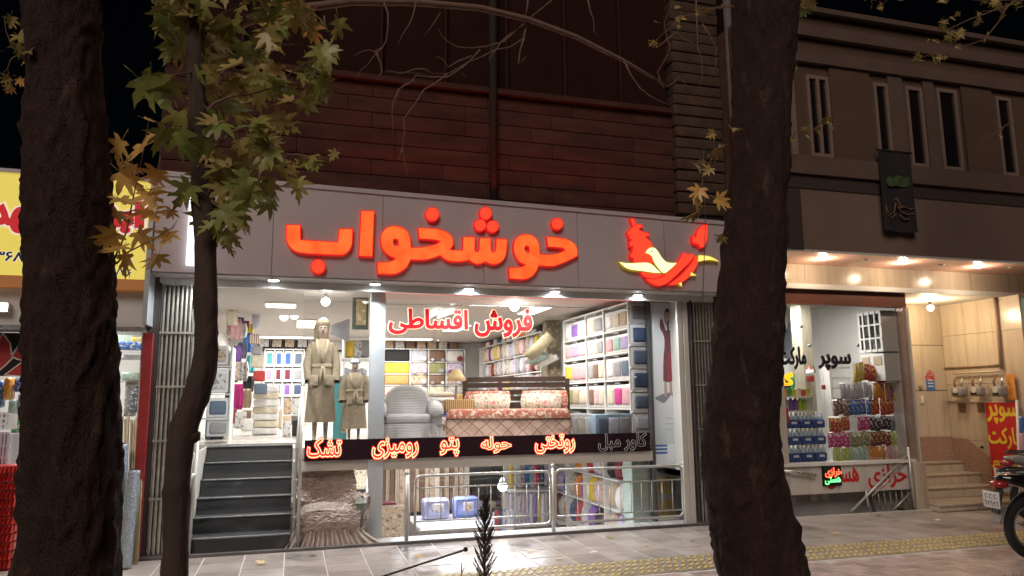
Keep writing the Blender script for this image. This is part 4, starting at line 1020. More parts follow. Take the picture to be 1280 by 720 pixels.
    if hood:
        MB().loft([(V(-.01, .07, 1.47), .10*k, .07*k), (V(-.02, .08, 1.53), .105*k, .085*k), (V(-.02, .075, 1.61), .108*k, .095*k), (V(-.015, .045, 1.69), .112*k, .115*k), (V(0, .01, 1.74), .10*k, .115*k), (V(.0, .01, 1.79), .075*k, .08*k), (V(.01, .02, 1.82), .03*k, .035*k)], 24).build('hood', m_robe, t_)
    else:
        MB().lathe(V(0, 0, 1.70), [(.1*k, 0), (.115*k, .02*k), (.09*k, .07*k), (.03*k, .1*k)], 18).build('cap', PR['blue print'], t_)
    MB().lathe((x, y, z0-.0), [(.2*k, 0), (.2*k, .012)], 24).build('stand', m_steel, t_)
    return t_
p = P(401, 500, 1.0); mannequin(p.x, 1.0, FZ+.02, 1.52, 'tall hooded mannequin in a beige terry bathrobe behind the window', True, .78)
p = P(443, 500, 0.9); mannequin(p.x, .9, FZ+.02, 1.02, 'child mannequin in a short beige bathrobe beside the tall one', False)
MB().rbox(P(384, 500, .8).x, P(456, 500, .8).x, .72, 1.25, FZ+.001, FZ+.02, .005).solo('display_plinth', m_white, 'low white plinth under the two robed mannequins', 'plinth')
# picture boards behind the mannequins
a, b_ = P(418, 470, 2.0), P(434, 520, 2.0)
bd = thing('poster_board', 'turquoise printed board standing between the two mannequins', 'poster', ((a.x+b_.x)/2, 2.0, b_.z))
MB().box(a.x, b_.x, 2.0, 2.03, FZ+.01, a.z).build('board', cloth('teal'), bd); MB().box(a.x+.12, b_.x, 1.99, 1.999, FZ+.1, a.z-.05).build('print', PR['brown print'], bd)
a, b_ = P(441, 369, 1.5), P(460, 412, 1.5)
bd = thing('hanging_curtain_sample', 'framed golden curtain sample hanging high beside the column', 'curtain sample', ((a.x+b_.x)/2, 1.5, b_.z))
MB().box(a.x, b_.x, 1.5, 1.53, b_.z, a.z).build('frame', M('dark_green_frame', (.08, .10, .08), rough=.4), bd)
MB().box(a.x+.05, b_.x-.03, 1.49, 1.499, b_.z+.06, a.z-.05).build('fabric', pattern_mat('gold_fabric', (.38, .30, .17), (.55, .46, .28), 14, thr=.4), bd)
a, b_ = P(414, 398, 2.5), P(436, 428, 2.5)
MB().add([(a.x, 2.5, b_.z+.12), (b_.x, 2.45, b_.z), (b_.x, 2.45, a.z), (a.x, 2.5, a.z-.1), (a.x, 2.53, b_.z+.12), (b_.x, 2.48, b_.z), (b_.x, 2.48, a.z), (a.x, 2.53, a.z-.1)], [(0, 1, 2, 3), (7, 6, 5, 4), (0, 4, 5, 1), (1, 5, 6, 2), (2, 6, 7, 3), (3, 7, 4, 0)]).solo('hanging_banner', M('grey_banner', (.28, .28, .30), rough=.7, var=.25, scale=6), 'slanted grey banner hanging behind the hooded mannequin', 'banner')
# shelf at the right of the left bay (behind child mannequin)
a, b_ = P(430, 417, 2.6), P(462, 545, 2.6)
cs = thing('corner_shelf', 'white corner shelf with patterned cushions behind the child mannequin', 'shelf', ((a.x+b_.x)/2, 2.8, FZ))
for y in (419, 448, 470): MB().box(a.x, b_.x, 2.6, 3.0, P(445, y, 2.6).z-.03, P(445, y, 2.6).z).build('board', m_shelf, cs)
MB().box(a.x, a.x+.025, 2.61, 2.99, FZ, P(445, 419, 2.6).z-.031).build('upright', m_shelf, cs)
for i, (px, c) in enumerate(((437, 'yellow'), (448, 'grey print'), (457, 'grey'))):
    p = P(px, 447, 2.6); MB().rbox(p.x-.07, p.x+.07, 2.64, 2.9, p.z+.01, p.z+.27, .04).solo('cushion', PR.get(c) or cloth(c), '%s cushion on the corner shelf above the child mannequin' % ['golden', 'grey patterned', 'plain grey'][i], 'cushion', 'cushions on the corner shelf')
for i, px in enumerate((434, 444, 454)):
    p = P(px, 458, 2.62); MB().lathe((p.x, 2.75, P(445, 470, 2.6).z+.002), [(.05, 0), (.075, .03), (.075, .09), (.03, .12)], 14).solo('rolled_towel', PR['blue print'], 'blue and white rolled towel behind the child mannequin, %s' % ['left', 'middle', 'right'][i], 'towel', 'rolled towels behind the child mannequin')

# --- right wall: rolled blankets, pillar, packaged bedding
XS = 4.4
zr = [zpx(665, y, 4.9) for y in (476, 458, 440, 420)]
zr = [1.78, 2.14, 2.50]
rack('side_shelving', 'white side wall shelving stacked with rolled blankets', XS-.02, XR-.01, 4.2, 9.0, [FZ+.02, 1.4]+zr+[CZ-.15], [4.25, 5.1, 5.95, 6.8, 7.65, 8.5, 8.95], 'X')
prk = ['pink print', 'blue print', 'grey print', 'lilac print', 'brown print', 'rose print', 'striped', 'white', 'silver', 'maroon', 'yellow', 'cream', 'grey']
yy0 = [4.25, 5.1, 5.95, 6.8, 7.65]
for r_, z in enumerate(zr):
    for b2, ya in enumerate(yy0):
        for i in range(3):
            c = prk[(r_*5+b2*3+i*4) % len(prk)]; y = ya+.155+i*.272; rad_ = .152+R.uniform(-.01, .008)
            mb = MB().lathe((XS-.06-.03*(b2 % 2), y, z+rad_+.003), [(rad_*.55, 0), (rad_*.9, .01), (rad_, .04), (rad_, .30), (rad_*.9, .33)], 18, 'X', sx=.85)
            mb.solo('rolled_blanket', PR.get(c) or cloth(c), '%s rolled blanket, %s bay back from the pillar, %s shelf, %s roll' % (c, ORD[b2], ['lower', 'middle', 'top'][r_], ['front', 'middle', 'rear'][i]), 'blanket', 'rolled blankets on the side shelving')
for b2, ya in enumerate(yy0):
    for r_, z in enumerate((FZ+.02, 1.4)):
        c = prk[(b2*2+r_*7+3) % len(prk)]
        MB().rbox(XS-.02, XS+.3, ya+.05, ya+.8, z+.003, z+.22, .05).solo('folded_quilt', PR.get(c) or cloth(c), '%s folded quilt, %s shelf of the side wall, %s bay back' % (c, ['bottom', 'second'][r_], ORD[b2]), 'quilt', 'folded quilts on the side shelving')
a, b_ = P(679, 400, 3.9), P(692, 400, 3.9)
MB().box(a.x, b_.x+.05, 3.7, 3.95, FZ, CZ-.002).solo('patterned_pillar', pattern_mat('bronze_pillar', (.20, .16, .11), (.38, .32, .22), 9, thr=.4), 'bronze patterned square pillar in front of the rolled blankets', 'pillar')
MB().box(b_.x+.06, XR-.01, 3.15, 3.7, FZ, CZ-.4).solo('cupboard_door', M('cupboard_white', (.66, .67, .68), rough=.4, var=.04), 'plain white cupboard between the pillar and the packaged bedding', 'cupboard')
p = P(675, 430, 3.2)
MB().tube([(P(662, 446, 3.2).x, 3.3, P(662, 446, 3.2).z), (P(686, 420, 3.2).x, 3.1, P(686, 420, 3.2).z)], .14, 16, sq=(1, .5)).solo('rolled_rug', M('rug_beige', (.50, .44, .28), rough=.95, bump=.4), 'beige rolled rug leaning in front of the patterned pillar', 'rug')
for k in range(5):
    p = P(664+k*5, 450-k*2, 3.5); MB().tube([(p.x-.1, 3.55, p.z-.03-.04*k), (p.x+.15, 3.4, p.z+.1-.04*k)], .055, 10).solo('folded_throw', cloth(['white', 'mint', 'grey', 'cream', 'white'][k]), '%s folded throw leaning below the rolled rug' % ['white', 'mint', 'grey', 'cream', 'second white'][k], 'throw', 'throws leaning by the pillar')
# packaged bedding rack (faces into the shop)
zp = [FZ+.3, zpx(785, 510.5, .5), zpx(785, 473.5, .5), zpx(785, 439, .5), zpx(785, 409, .5), zpx(785, 377, .5)]
yp = [3.07, 2.07, 1.37, .5]
rack('bedding_rack', 'tall white rack of packaged bedding at the right of the window', XS, XR-.01, .5, 3.09, zp, [3.07, 2.07, 1.37, .52], 'X')
cols5 = [[['white', 'purple', 'white'], ['cream', 'grey'], ['white', 'cream', 'beige']], [['pink', 'mauve', 'pink'], ['grey print', 'cream', 'grey'], ['pink', 'mint', 'lilac']],
         [['yellow', 'pink', 'pink'], ['grey', 'brown', 'cream'], ['white', 'grey', 'slate']], [['olive', 'beige', 'cream'], ['brown', 'pink print', 'cream'], ['cream', 'magenta', 'pink']]]
for r_ in range(4):
    z0, z1 = zp[4-r_], zp[5-r_]
    for c_ in range(3):
        ya, yb_ = yp[c_+1], yp[c_]
        pack(XS+.01, (ya+yb_)/2, z0+.002, (yb_-ya)-.06, .25, (z1-z0)-.07, cols5[r_][c_], 'clear package of %s textiles, %s row down, %s column of rack' % (' and '.join(dict.fromkeys(cols5[r_][c_][:2])), ORD[r_], ['left', 'middle', 'right'][c_]), 'packages in the bedding rack', 'X')
# narrow front rack column with dark blue packages
xf0, xf1 = XS+.0, P(811, 450, .5).x-.0
zf = [zpx(798, y, .48) for y in (541, 514, 488, 459, 431, 403, 376)]
nr = thing('front_rack', 'narrow white rack of slate blue packages beside the window edge', 'shelf', ((xf0+xf1)/2, .5, zf[0]))
for z in zf: MB().box(xf0-.0, xf1, GY+.05, .495, z-.018, z).build('board', m_shelf, nr)
MB().box(xf1-.0, xf1+.02, GY+.05, .495, zf[0], zf[-1]).build('upright', m_shelf, nr)
for i in range(6):
    c = ['silver', 'slate', 'navy', 'slate', 'navy', 'grey'][i]
    pack((xf0+xf1)/2, GY+.045, zf[i]+.002, xf1-xf0-.03, .04, zf[i+1]-zf[i]-.035, [c], '%s package in the narrow front rack, %s from the bottom' % (c, ORD[i]), 'packages in the narrow front rack')
# counter under the rack with two big clear bags
a, b_ = P(745, 545, .45), P(790, 512, .45)
pack((a.x+b_.x)/2, GY+.05, FZ+.01, b_.x-a.x, .2, b_.z-a.z-.01, ['slate', 'silver', 'grey'], 'wide clear bag of blue grey bedding low in the window corner', 'large bags low in the window', frame=M('blue_edging', (.30, .42, .52), rough=.3))
a, b_ = P(701, 545, .7), P(742, 513, .7)
pack((a.x+b_.x)/2, .7, FZ+.01, b_.x-a.x, .3, b_.z-a.z, ['white', 'white', 'cream', 'white'], 'wide pale bag of white folded bedding beside the bed', 'large bags low in the window')

# --- the bed
BA = math.atan2(.66, 1.8)
def stitch_lines(m, k=2.6, wdt=.035):
    t, b = nodes_of(m); tc = t.nodes.new('ShaderNodeTexCoord'); sp = t.nodes.new('ShaderNodeSeparateXYZ'); t.links.new(tc.outputs['Object'], sp.inputs[0])
    def mt(op, a, c=None):
        n = t.nodes.new('ShaderNodeMath'); n.operation = op
        for i, v in enumerate((a, c)):
            if v is None: continue
            if isinstance(v, (int, float)): n.inputs[i].default_value = v
            else: t.links.new(v, n.inputs[i])
        return n.outputs[0]
    yz = mt('ADD', sp.outputs[1], sp.outputs[2]); ln = []
    for op in ('ADD', 'SUBTRACT'):
        f = mt('FRACT', mt('MULTIPLY', mt(op, sp.outputs[0], yz), k*2)); ln.append(mt('LESS_THAN', mt('ABSOLUTE', mt('SUBTRACT', f, .5)), wdt))
    q = mt('MAXIMUM', ln[0], ln[1]); src = b.inputs['Base Color'].links[0].from_socket
    mx = t.nodes.new('ShaderNodeMix'); mx.data_type = 'RGBA'; t.links.new(q, mx.inputs[0]); t.links.new(src, mx.inputs[6]); mx.inputs[7].default_value = (.20, .10, .07, 1); t.links.new(mx.outputs[2], b.inputs['Base Color'])
bed = thing('double_bed', 'made up bed with salmon quilted cover, red border and dark slatted headboard', 'bed', (2.76, .8, FZ), rz=-BA)
m_quilt = M('salmon_quilt', (.60, .42, .33), rough=.8, var=.12, scale=8, bump=.2, bscale=40); stitch_lines(m_quilt)
# quilt: draped top and front with stitched diamonds
n, m_ = 72, 60; vs = []; W, Lb, Hh = .80, 1.75, .38
def qp(u, v):   # u across -1..1 (beyond 1 hangs down sides), v along 0..1 with front drop below 0
    return None
prof = []       # across: left hang, top, right hang
for i in range(n+1):
    s_ = -1.32+2.64*i/n
    prof.append(s_)
for i in range(n+1):
    s_ = prof[i]
    for j in range(m_+1):
        tt = -.40+1.75*j/m_
        x = max(-1, min(1, s_))*W; dropx = max(0, abs(s_)-1)*W*1.1
        y = max(tt, 0); dropy = max(0, -tt)
        z = Hh-max(dropx, dropy)*.95
        dx = dropx*.16*(1 if s_ > 0 else -1); dy = -dropy*.12
        a = (s_*W*1.0+tt)*5.2; b2 = (s_*W-tt)*5.2
        q = (abs(sin(a*pi/2*1.0))**.6)*(abs(sin(b2*pi/2))**.4)*.020
        if dropx > .001 or dropy > .001: vs.append((x+dx+q*(1 if s_ > 0 else -1)*(dropx > 0), y+dy-q*(dropy > 0), z))
        else: vs.append((x, y, z+q*1.2))
fs = [(i*(m_+1)+j, (i+1)*(m_+1)+j, (i+1)*(m_+1)+j+1, i*(m_+1)+j+1) for i in range(n) for j in range(m_)]
MB().add(vs, fs, True).build('quilt', m_quilt, bed, True)
MB().rbox(-W+.03, W-.03, .03, Lb, .03, Hh-.03, .05).build('mattress', cloth('white'), bed, True)
m_border = pattern_mat('red_floral_border', (.36, .10, .065), (.58, .48, .36), 15, thr=.42, spots2=(.44, .24, .16))
vs = []; 
for i in range(41):
    s_ = -1.03+2.06*i/40; x = s_*W
    for j, (y, z) in enumerate(((-.030, Hh-.085), (-.028, Hh+.012), (.02, Hh+.034), (.30, Hh+.036), (.34, Hh+.01))): vs.append((x, y, z-(.05 if abs(s_) > 1 else 0)))
fs = [(i*5+j, (i+1)*5+j, (i+1)*5+j+1, i*5+j+1) for i in range(40) for j in range(4)]
MB().add(vs, fs, True).build('floral_border', m_border, bed, True)
for yv in (-.036,): MB().tube([(-W*1.03, yv, Hh-.09), (W*1.03, yv, Hh-.09)], .009, 6).build('piping', cloth('brown'), bed, True)
MB().box(-W-.02, W+.02, 1.78, 1.86, 0, .50).box(-W-.04, -W+.03, 1.75, 1.88, 0, .86).box(W-.03, W+.04, 1.75, 1.88, 0, .86).build('bed_frame', M('dark_wenge', (.05, .03, .022), rough=.35, var=.25, scale=6, stretch=(1, 1, 6)), bed, True)
for z in (.52, .62, .73, .82): MB().box(-W+.02, W-.02, 1.79, 1.84, z, z+.075).build('headboard_slat', M('dark_wenge'), bed, True)
for z in (.70, .805): MB().box(-.1, W-.05, 1.782, 1.789, z, z+.012).build('silver_line', m_steel, bed, True)
for s_ in (-.45, -.3):
    MB().tube([(s_-.17, 1.783, .56), (s_, 1.783, .70), (s_+.17, 1.783, .56)], .008, 6).build('silver_zigzag', m_steel, bed, True)
def pillow_mb(x, y, z, w_, h, d_, rz=0, tilt=.5):
    bm = bmesh.new(); bmesh.ops.create_grid(bm, x_segments=14, y_segments=10, size=1)
    top = [(v.co.x, v.co.y) for v in bm.verts]; fc = [[v.index for v in f.verts] for f in bm.faces]; bm.free()
    vs = []; k = len(top)
    for s_ in (1, -1):
        for (u, v) in top:
            th = (max(0, (1-u**4))*max(0, 1-v**4))**.5*d_*.5
            px_ = u*w_/2*(1-.06*v*v); py_ = v*h/2*(1-.06*u*u)
            vs.append((px_, py_, s_*(th+.004)))
    fs = fc+[[i+k for i in reversed(f)] for f in fc]
    Rm = Matrix.Translation((x, y, z)) @ Matrix.Rotation(rz, 4, 'Z') @ Matrix.Rotation(tilt, 4, 'X')
    return MB().add([tuple(Rm @ Vector(v)) for v in vs], fs, True)
for i, (x, c) in enumerate(((-.38, 'left'), (.40, 'right'))):
    bR = Matrix.Rotation(-BA, 3, 'Z'); q = bR @ Vector((x, 1.42, 0))+Vector((2.76, .8, 0))
    pillow_mb(q.x, q.y, FZ+Hh+.13, .62, .27, .15, -BA, 1.0).solo('pillow', PR['rose print'], 'floral pillow with frilled edge at the %s side of the bed' % c, 'pillow', 'floral pillows on the bed')
    q = bR @ Vector((x+.05*(1 if x > 0 else -1), 1.55, 0))+Vector((2.76, .8, 0))
    pillow_mb(q.x, q.y, FZ+Hh+.15, .72, .33, .1, -BA, 1.1).solo('pillow_sham', m_border, 'red edged sham standing behind the %s pillow' % c, 'pillow', 'red shams behind the pillows')

# --- armchair with ruffled slipcover
ac = P(510, 520, 1.25); AX, AY = ac.x, 1.3
m_slip = M('silver_slipcover', (.42, .41, .40), rough=.8, var=.1, scale=10, bump=.4, bscale=26)
_t, _b = nodes_of(m_slip); _tc = _t.nodes.new('ShaderNodeTexCoord'); _w = _t.nodes.new('ShaderNodeTexWave'); _w.bands_direction = 'Z'; _w.inputs['Scale'].default_value = 9; _w.inputs['Distortion'].default_value = 3; _w.inputs['Detail'].default_value = 3
_t.links.new(_tc.outputs['Object'], _w.inputs['Vector']); _bu = _t.nodes.new('ShaderNodeBump'); _bu.inputs['Strength'].default_value = .25; _bu.inputs['Distance'].default_value = .01
_t.links.new(_w.outputs['Fac'], _bu.inputs['Height']); _t.links.new(_bu.outputs[0], _b.inputs['Normal'])
arm = thing('armchair', 'armchair in pale grey ruched slipcover with ruffled skirt', 'armchair', (AX, AY, FZ), rz=rad(-6))
vs = []
bk = []
for i in range(13):
    a = pi*i/12; bk.append((-.30*cos(a), .52+.24*sin(a)**.8))
prof_b = [(-.33, .20)]+[(-.34, .50)]+bk[1:-1]+[(.34, .50), (.33, .20)]
mb = MB().prism(prof_b, .16, .34); o = mb.build('backrest', m_slip, arm, True); bv = o.modifiers.new('round', 'BEVEL'); bv.width = .05; bv.segments = 4
for p_ in o.data.polygons: p_.use_smooth = True
for s_ in (-1, 1):
    MB().tube([(s_*.36, .28, .46), (s_*.37, .0, .44), (s_*.37, -.28, .40), (s_*.37, -.34, .33)], [.09, .095, .095, .07], 14).build('armrest', m_slip, arm, True)
    MB().rbox(s_*.37-.075, s_*.37+.075, -.32, .3, .2, .42, .03).build('side_panel', m_slip, arm, True)
MB().rbox(-.30, .30, -.34, .2, .22, .36, .05).build('seat', m_slip, arm, True)
vs = []; n = 160
for i in range(n):
    a = 2*pi*i/n
    for j in range(6):
        v = j/5; e = 1+(.07*sin(i*.85)+.03*sin(i*.37+1))*(1-v)
        cxx = (abs(cos(a))**.45)*(1 if cos(a) > 0 else -1); cyy = (abs(sin(a))**.45)*(1 if sin(a) > 0 else -1)
        vs.append((cxx*(.45+.04*(1-v))*e, cyy*(.34+.03*(1-v))*e, .005+v*.235))
fs = [(i*6+j, ((i+1) % n)*6+j, ((i+1) % n)*6+j+1, i*6+j+1) for i in range(n) for j in range(5)]
MB().add(vs, fs, True).build('ruffled_skirt', m_slip, arm, True)

# --- small round table, lamp, quilt pile, basket
c = P(565, 520, 1.6)
tb = thing('round_table', 'round table under a long silvery cloth with a blue rim', 'table', (c.x, 1.7, FZ))
vs = []; n = 96
for i in range(n):
    a = 2*pi*i/n
    for j in range(5): v = j/4; e = 1+.05*sin(i*.7)*(1-v); vs.append((c.x+.30*e*cos(a), 1.7+.30*e*sin(a), FZ+.01+.33*v))
fs = [(i*5+j, ((i+1) % n)*5+j, ((i+1) % n)*5+j+1, i*5+j+1) for i in range(n) for j in range(4)]+[tuple(i*5+4 for i in range(n))]
MB().add(vs, fs, True).build('tablecloth', cloth('silver'), tb)
MB().lathe((c.x, 1.7, FZ+.335), [(.31, 0), (.31, .02)], 40).build('table_top', cloth('blue'), tb)
p = P(551, 531, 1.3); bd = thing('floral_plate', 'small plate with yellow and pink flowers leaning on the table cloth', 'plate', (p.x, 1.36, p.z))
MB().lathe((p.x, 1.37, p.z), [(.10, 0), (.11, .008), (.10, .016)], 24, 'Y').build('plate', m_white, bd)
for q in range(5): MB().lathe((p.x+.04*cos(q*1.26), 1.362, p.z+.04*sin(q*1.26)), [(.01, -.004), (.02, 0), (.01, .004)], 8, 'Y').build('flower', cloth(['yellow', 'pink', 'orange', 'yellow', 'magenta'][q]), bd)
pz = FZ+.36
for i in range(4):
    p = P(551, 492, 1.7); mbq = MB().rbox(p.x-.20+.01*i, p.x+.20-.015*i, 1.55, 1.95, pz+i*.075, pz+.07+i*.075, .03)
    mbq.solo('folded_quilt', cloth(['white', 'cream', 'white', 'cream'][i]), '%s puffy quilt, %s in the pile beside the table lamp' % (['white', 'cream', 'white', 'cream'][i], ['lowest', 'second up', 'third up', 'topmost'][i]), 'quilt', 'puffy quilts piled by the lamp')
lp = P(572, 470, 2.1); lm = thing('table_lamp', 'table lamp with tan bell shade between chair and bed', 'table lamp', (lp.x, 2.2, FZ))
MB().lathe((lp.x, 2.2, FZ), [(.11, 0), (.11, .02), (.03, .05), (.05, .35), (.02, .5), (.015, .75)], 16).build('stem', cloth('brown'), lm)
MB().lathe((lp.x, 2.2, P(572, 476, 2.2).z), [(.15, 0), (.115, .07), (.075, .14), (.06, .17)], 24).build('shade', M('tan_shade', (.48, .36, .18), rough=.8, bump=.3), lm)
MB().rbox(P(556, 500, 1.5).x, P(593, 500, 1.5).x, 1.5, 1.66, pz, pz+.19, .02).solo('woven_throw', pattern_mat('woven_throw', (.42, .30, .14), (.20, .11, .06), 11, kind='stripe', thr=.5), 'brown and gold striped throw hanging from the round table', 'throw')
MB().box(P(549, 490, 6).x, P(587, 490, 6).x, 6.1, 6.5, FZ+.01, FZ+.5).solo('display_counter', cloth('maroon'), 'low dark counter far behind the table lamp', 'counter')

# --- armchair cover in the low window bay (outside the glass)
cv = P(412, 650, .2); m_crink = M('crinkled_cover', (.44, .355, .31), rough=.7, var=.12, scale=26, bump=.2, bscale=60)
cc = thing('covered_armchair', 'armchair under a crinkled taupe stretch cover with frilled hem', 'armchair', (.43, .42, .012))
def crinkle(name, fn, nu, nv, amp, closed=False, fr=34):
    vs = []
    for i in range(nu+1):
        for j in range(nv+1):
            u, v = i/nu, j/nv; p0 = Vector(fn(u, v)); e = 1e-3
            du = Vector(fn(min(1, u+e), v))-Vector(fn(max(0, u-e), v)); dv = Vector(fn(u, min(1, v+e)))-Vector(fn(u, max(0, v-e)))
            nn_ = du.cross(dv); nn_ = nn_.normalized() if nn_.length > 0 else Vector((0, -1, 0))
            h = abs(noise.noise(p0*fr*Vector((1, 1, 1)).x))
            h = (1-3*abs(noise.noise(Vector((p0.x*17, p0.y*17, (p0.z+.3*p0.y)*48)))))*.8+noise.noise(Vector((p0.x*5, p0.y*5, p0.z*9)))*.6
            vs.append(p0+nn_*amp*h)
    fs = [(i*(nv+1)+j, (i+1)*(nv+1)+j, (i+1)*(nv+1)+j+1, i*(nv+1)+j+1) for i in range(nu) for j in range(nv)]
    return MB().add(vs, fs, True).build(name, m_crink, cc)
cx0, cx1 = .10, .74
crinkle('back_cover', lambda u, v: (cx0+(cx1-cx0)*u+(.03*sin(pi*v))*(2*u-1), .45+.10*(1-v)*0+.12*v*v-.10*abs(2*u-1)**3, .40+.43*v-.03*abs(2*u-1)**3), 120, 110, .015)
crinkle('back_top', lambda u, v: (cx0+(cx1-cx0)*u, .57+.12*v, .83-.03*abs(2*u-1)**3+.02*sin(pi*v)), 40, 10, .012)
crinkle('seat_cover', lambda u, v: (cx0+.02+(cx1-cx0)*u, .12+.36*v, .36+.06*v+.03*sin(pi*u)), 100, 60, .014)
for s_ in (0, 1):
    xx = cx0 if s_ == 0 else cx1+.05
    crinkle('arm_cover', lambda u, v: (xx+.09*sin(pi*v)*(1 if s_ else -.6)+(.02 if s_ else 0), .08+.45*u, .15+.38*min(1, v*1.6)-(.06*(v-.6) if v > .6 else 0)), 50, 60, .013)
    crinkle('arm_top', lambda u, v: (xx-.07+.14*v, .08+.45*u, .5+.05*sin(pi*v)), 50, 30, .012)
crinkle('front_cover', lambda u, v: (cx0-.02+(cx1-cx0+.07)*u, .10-.03*sin(pi*v), .14+.24*v), 110, 60, .014)
vs = []; n = 120
for i in range(n+1):
    u = i/n
    for j in range(7):
        v = j/6; sp = (1-v)**1.5
        bx_ = cx0-.06+(cx1-cx0+.14)*u; by_ = .085; ang = (u-.5)*2
        vs.append((bx_+sp*.10*ang+(sp*.14 if u > .85 else 0)*(u-.85)/.15, by_-sp*.05+.022*sin(i*.9)*(.4+sp)+.012*sin(i*.33), .016+.17*v+.008*sin(i*1.3)*sp))
fs = [(i*7+j, (i+1)*7+j, (i+1)*7+j+1, i*7+j+1) for i in range(n) for j in range(6)]
MB().add(vs, fs, True).build('hem_frill', m_crink, cc)
MB().box(cx0+.02, cx1-.02, .16, .56, .014, .36).build('chair_body', m_crink, cc)
nb_ = thing('notice_card', 'pale green notice card in the low window above the covered armchair', 'notice', (P(412, 590, .68).x, .68, .6))
a, b_ = P(396, 585, .68), P(429, 610, .68)
MB().box(a.x, b_.x, .68, .69, b_.z-.1, a.z).build('card', M('notice_green', (.40, .46, .34), rough=.5), nb_)
for k in range(9): MB().box(a.x+.05+k*.028, a.x+.07+k*.028, .676, .679, a.z-.11+.01*(k % 3), a.z-.09+.012*(k % 2)).build('ink_mark', cloth('olive'), nb_)
MB().rbox(P(432, 634, .9).x, P(458, 634, .9).x, .95, 1.2, .30, .44, .02).solo('white_box', m_white, 'white cardboard box on the ledge behind the bright bulb', 'box')
MB().rbox(P(436, 600, 1.4).x, P(460, 600, 1.4).x, 1.5, 1.6, .45, .9, .02).solo('curtain_roll', pattern_mat('leaf_cloth', (.55, .50, .42), (.28, .24, .18), 20, thr=.4), 'leaf patterned cloth behind the bulb in the low left window', 'cloth')

# --- basement goods
for i in range(18):
    px = 478+i*6.2; Y = 5.9; a = P(px, 600, Y); c = ['brown', 'beige', 'brown', 'beige', 'brown print', 'cream'][i % 6]
    mb = MB(); vs = []
    w_ = .093
    for q in range(7):
        for z in (-.5, .93): vs.append((a.x+(q/6-.5)*w_, Y+.03*sin(q*pi/1.5+i), z))
    fs = [(q*2, q*2+2, q*2+3, q*2+1) for q in range(6)]
    k0 = len(vs); vs += [(x, y+.02, z) for x, y, z in vs]; fs += [tuple(j+k0 for j in reversed(f)) for f in fs]+[(0, 1, k0+1, k0), (12, k0+12, k0+13, 13)]
    mb.add(vs, fs, True); mb.solo('curtain_strip', PR.get(c) or cloth(c), '%s curtain strip hanging in the basement, %s from the left' % (c, ORD[i] if i < 16 else ['second last', 'last'][i-16]), 'curtain', 'hanging curtain strips in the basement')
# display bed with two blue bags
z0 = zpx(560, 650, 4.6)
bb = thing('display_bed', 'white display bed in the basement under two blue bedding bags', 'bed', (P(560, 650, 4.6).x, 4.6, -1.6))
a, b_ = P(519, 650, 4.4).x, P(645, 650, 4.4).x
MB().rbox(a, b_, 3.7, 5.4, -1.2, z0-.01, .06).build('mattress', M('white_sheet', (.66, .66, .70), rough=.85, bump=.5, bscale=5), bb); MB().box(a+.05, b_-.05, 3.8, 5.3, -1.598, -1.2).build('base', cloth('grey'), bb)
for i, (x0, x1, y0, y1) in enumerate(((529, 563, 623, 650), (568, 600, 621, 649))):
    p, q = P(x0, y1, 4.7), P(x1, y0, 4.7)
    t_ = thing('bedding_bag', ['pale blue clear bedding bag with grey print, left on the basement bed', 'bright blue clear bedding bag with yellow print, right on the basement bed'][i], 'bag', ((p.x+q.x)/2, 4.7, z0), 'blue bedding bags')
    MB().rbox(p.x, q.x, 4.7, 5.0, z0, q.z, .07).build('bag', M('bag_blue_%d' % i, (.28, .34, .66) if i else (.36, .38, .62), rough=.35, var=.25, scale=9, bump=.3), t_)
    MB().tube([(p.x+.04, 4.695, z0+.04), (q.x-.04, 4.695, z0+.04), (q.x-.04, 4.695, q.z-.04), (p.x+.04, 4.695, q.z-.04)], .012, 6, closed=True).build('piping', cloth('blue' if i else 'silver'), t_)
    MB().rbox(p.x+.16, q.x-.12, 4.67, 4.72, z0+.12, q.z-.08, .02).build('picture_insert', [PR['grey print'], PR['lilac print']][i], t_)
    if i: MB().box(p.x+.24, q.x-.2, 4.66, 4.668, z0+.14, z0+.24).build('yellow_label', cloth('yellow'), t_)
for i, (px, w1, h1, c) in enumerate(((492, .26, .42, 'brown print'), (486, .2, .2, 'maroon'), (506, .22, .30, 'beige'))):
    p = P(px, 655, 3.2); MB().rbox(p.x-w1/1.2, p.x+w1/1.2, 3.2+.3*i, 3.5+.3*i, -.75, -.75+h1+.25*(i == 1)+.3, .05).solo('wrapped_bundle', PR.get(c) or cloth(c), '%s wrapped bundle at the left of the basement window' % ['brown patterned', 'maroon', 'beige'][i], 'bundle', 'wrapped bundles in the basement')
MB().rbox(P(478, 660, 3.3).x, P(520, 660, 3.3).x, 3.0, 4.3, -1.598, -.755, .03).solo('goods_table', m_offwhite, 'cream table under the wrapped bundles in the basement', 'table')
# upright fabric bolts
cols = ['lilac print', 'blue', 'purple', 'white', 'teal', 'yellow', 'blue print', 'magenta', 'white', 'pink print', 'red', 'silver', 'lilac', 'navy', 'rose print', 'white']
for row, (Y, n, x0, x1, zb_, zt_) in enumerate(((3.6, 11, 637, 690, -.9, .05), (3.8, 11, 637, 690, .12, .9), (3.2, 5, 618, 642, -1.2, -.15))):
    for i in range(n):
        p = P(x0+(x1-x0)*(i+.5)/n, 600, Y); c = cols[(i*3+row*5) % len(cols)]
        MB().lathe((p.x, Y+.02*(i % 2), zb_), [(.02, 0), (.036, .02), (.036, zt_-zb_-.04), (.02, zt_-zb_-.02+.03*R.random())], 10).solo('fabric_bolt', PR.get(c) or cloth(c), '%s fabric bolt, %s from the left in the %s basement row' % (c, ORD[i], ['middle', 'upper', 'low front'][row]), 'fabric bolt', 'upright fabric bolts')
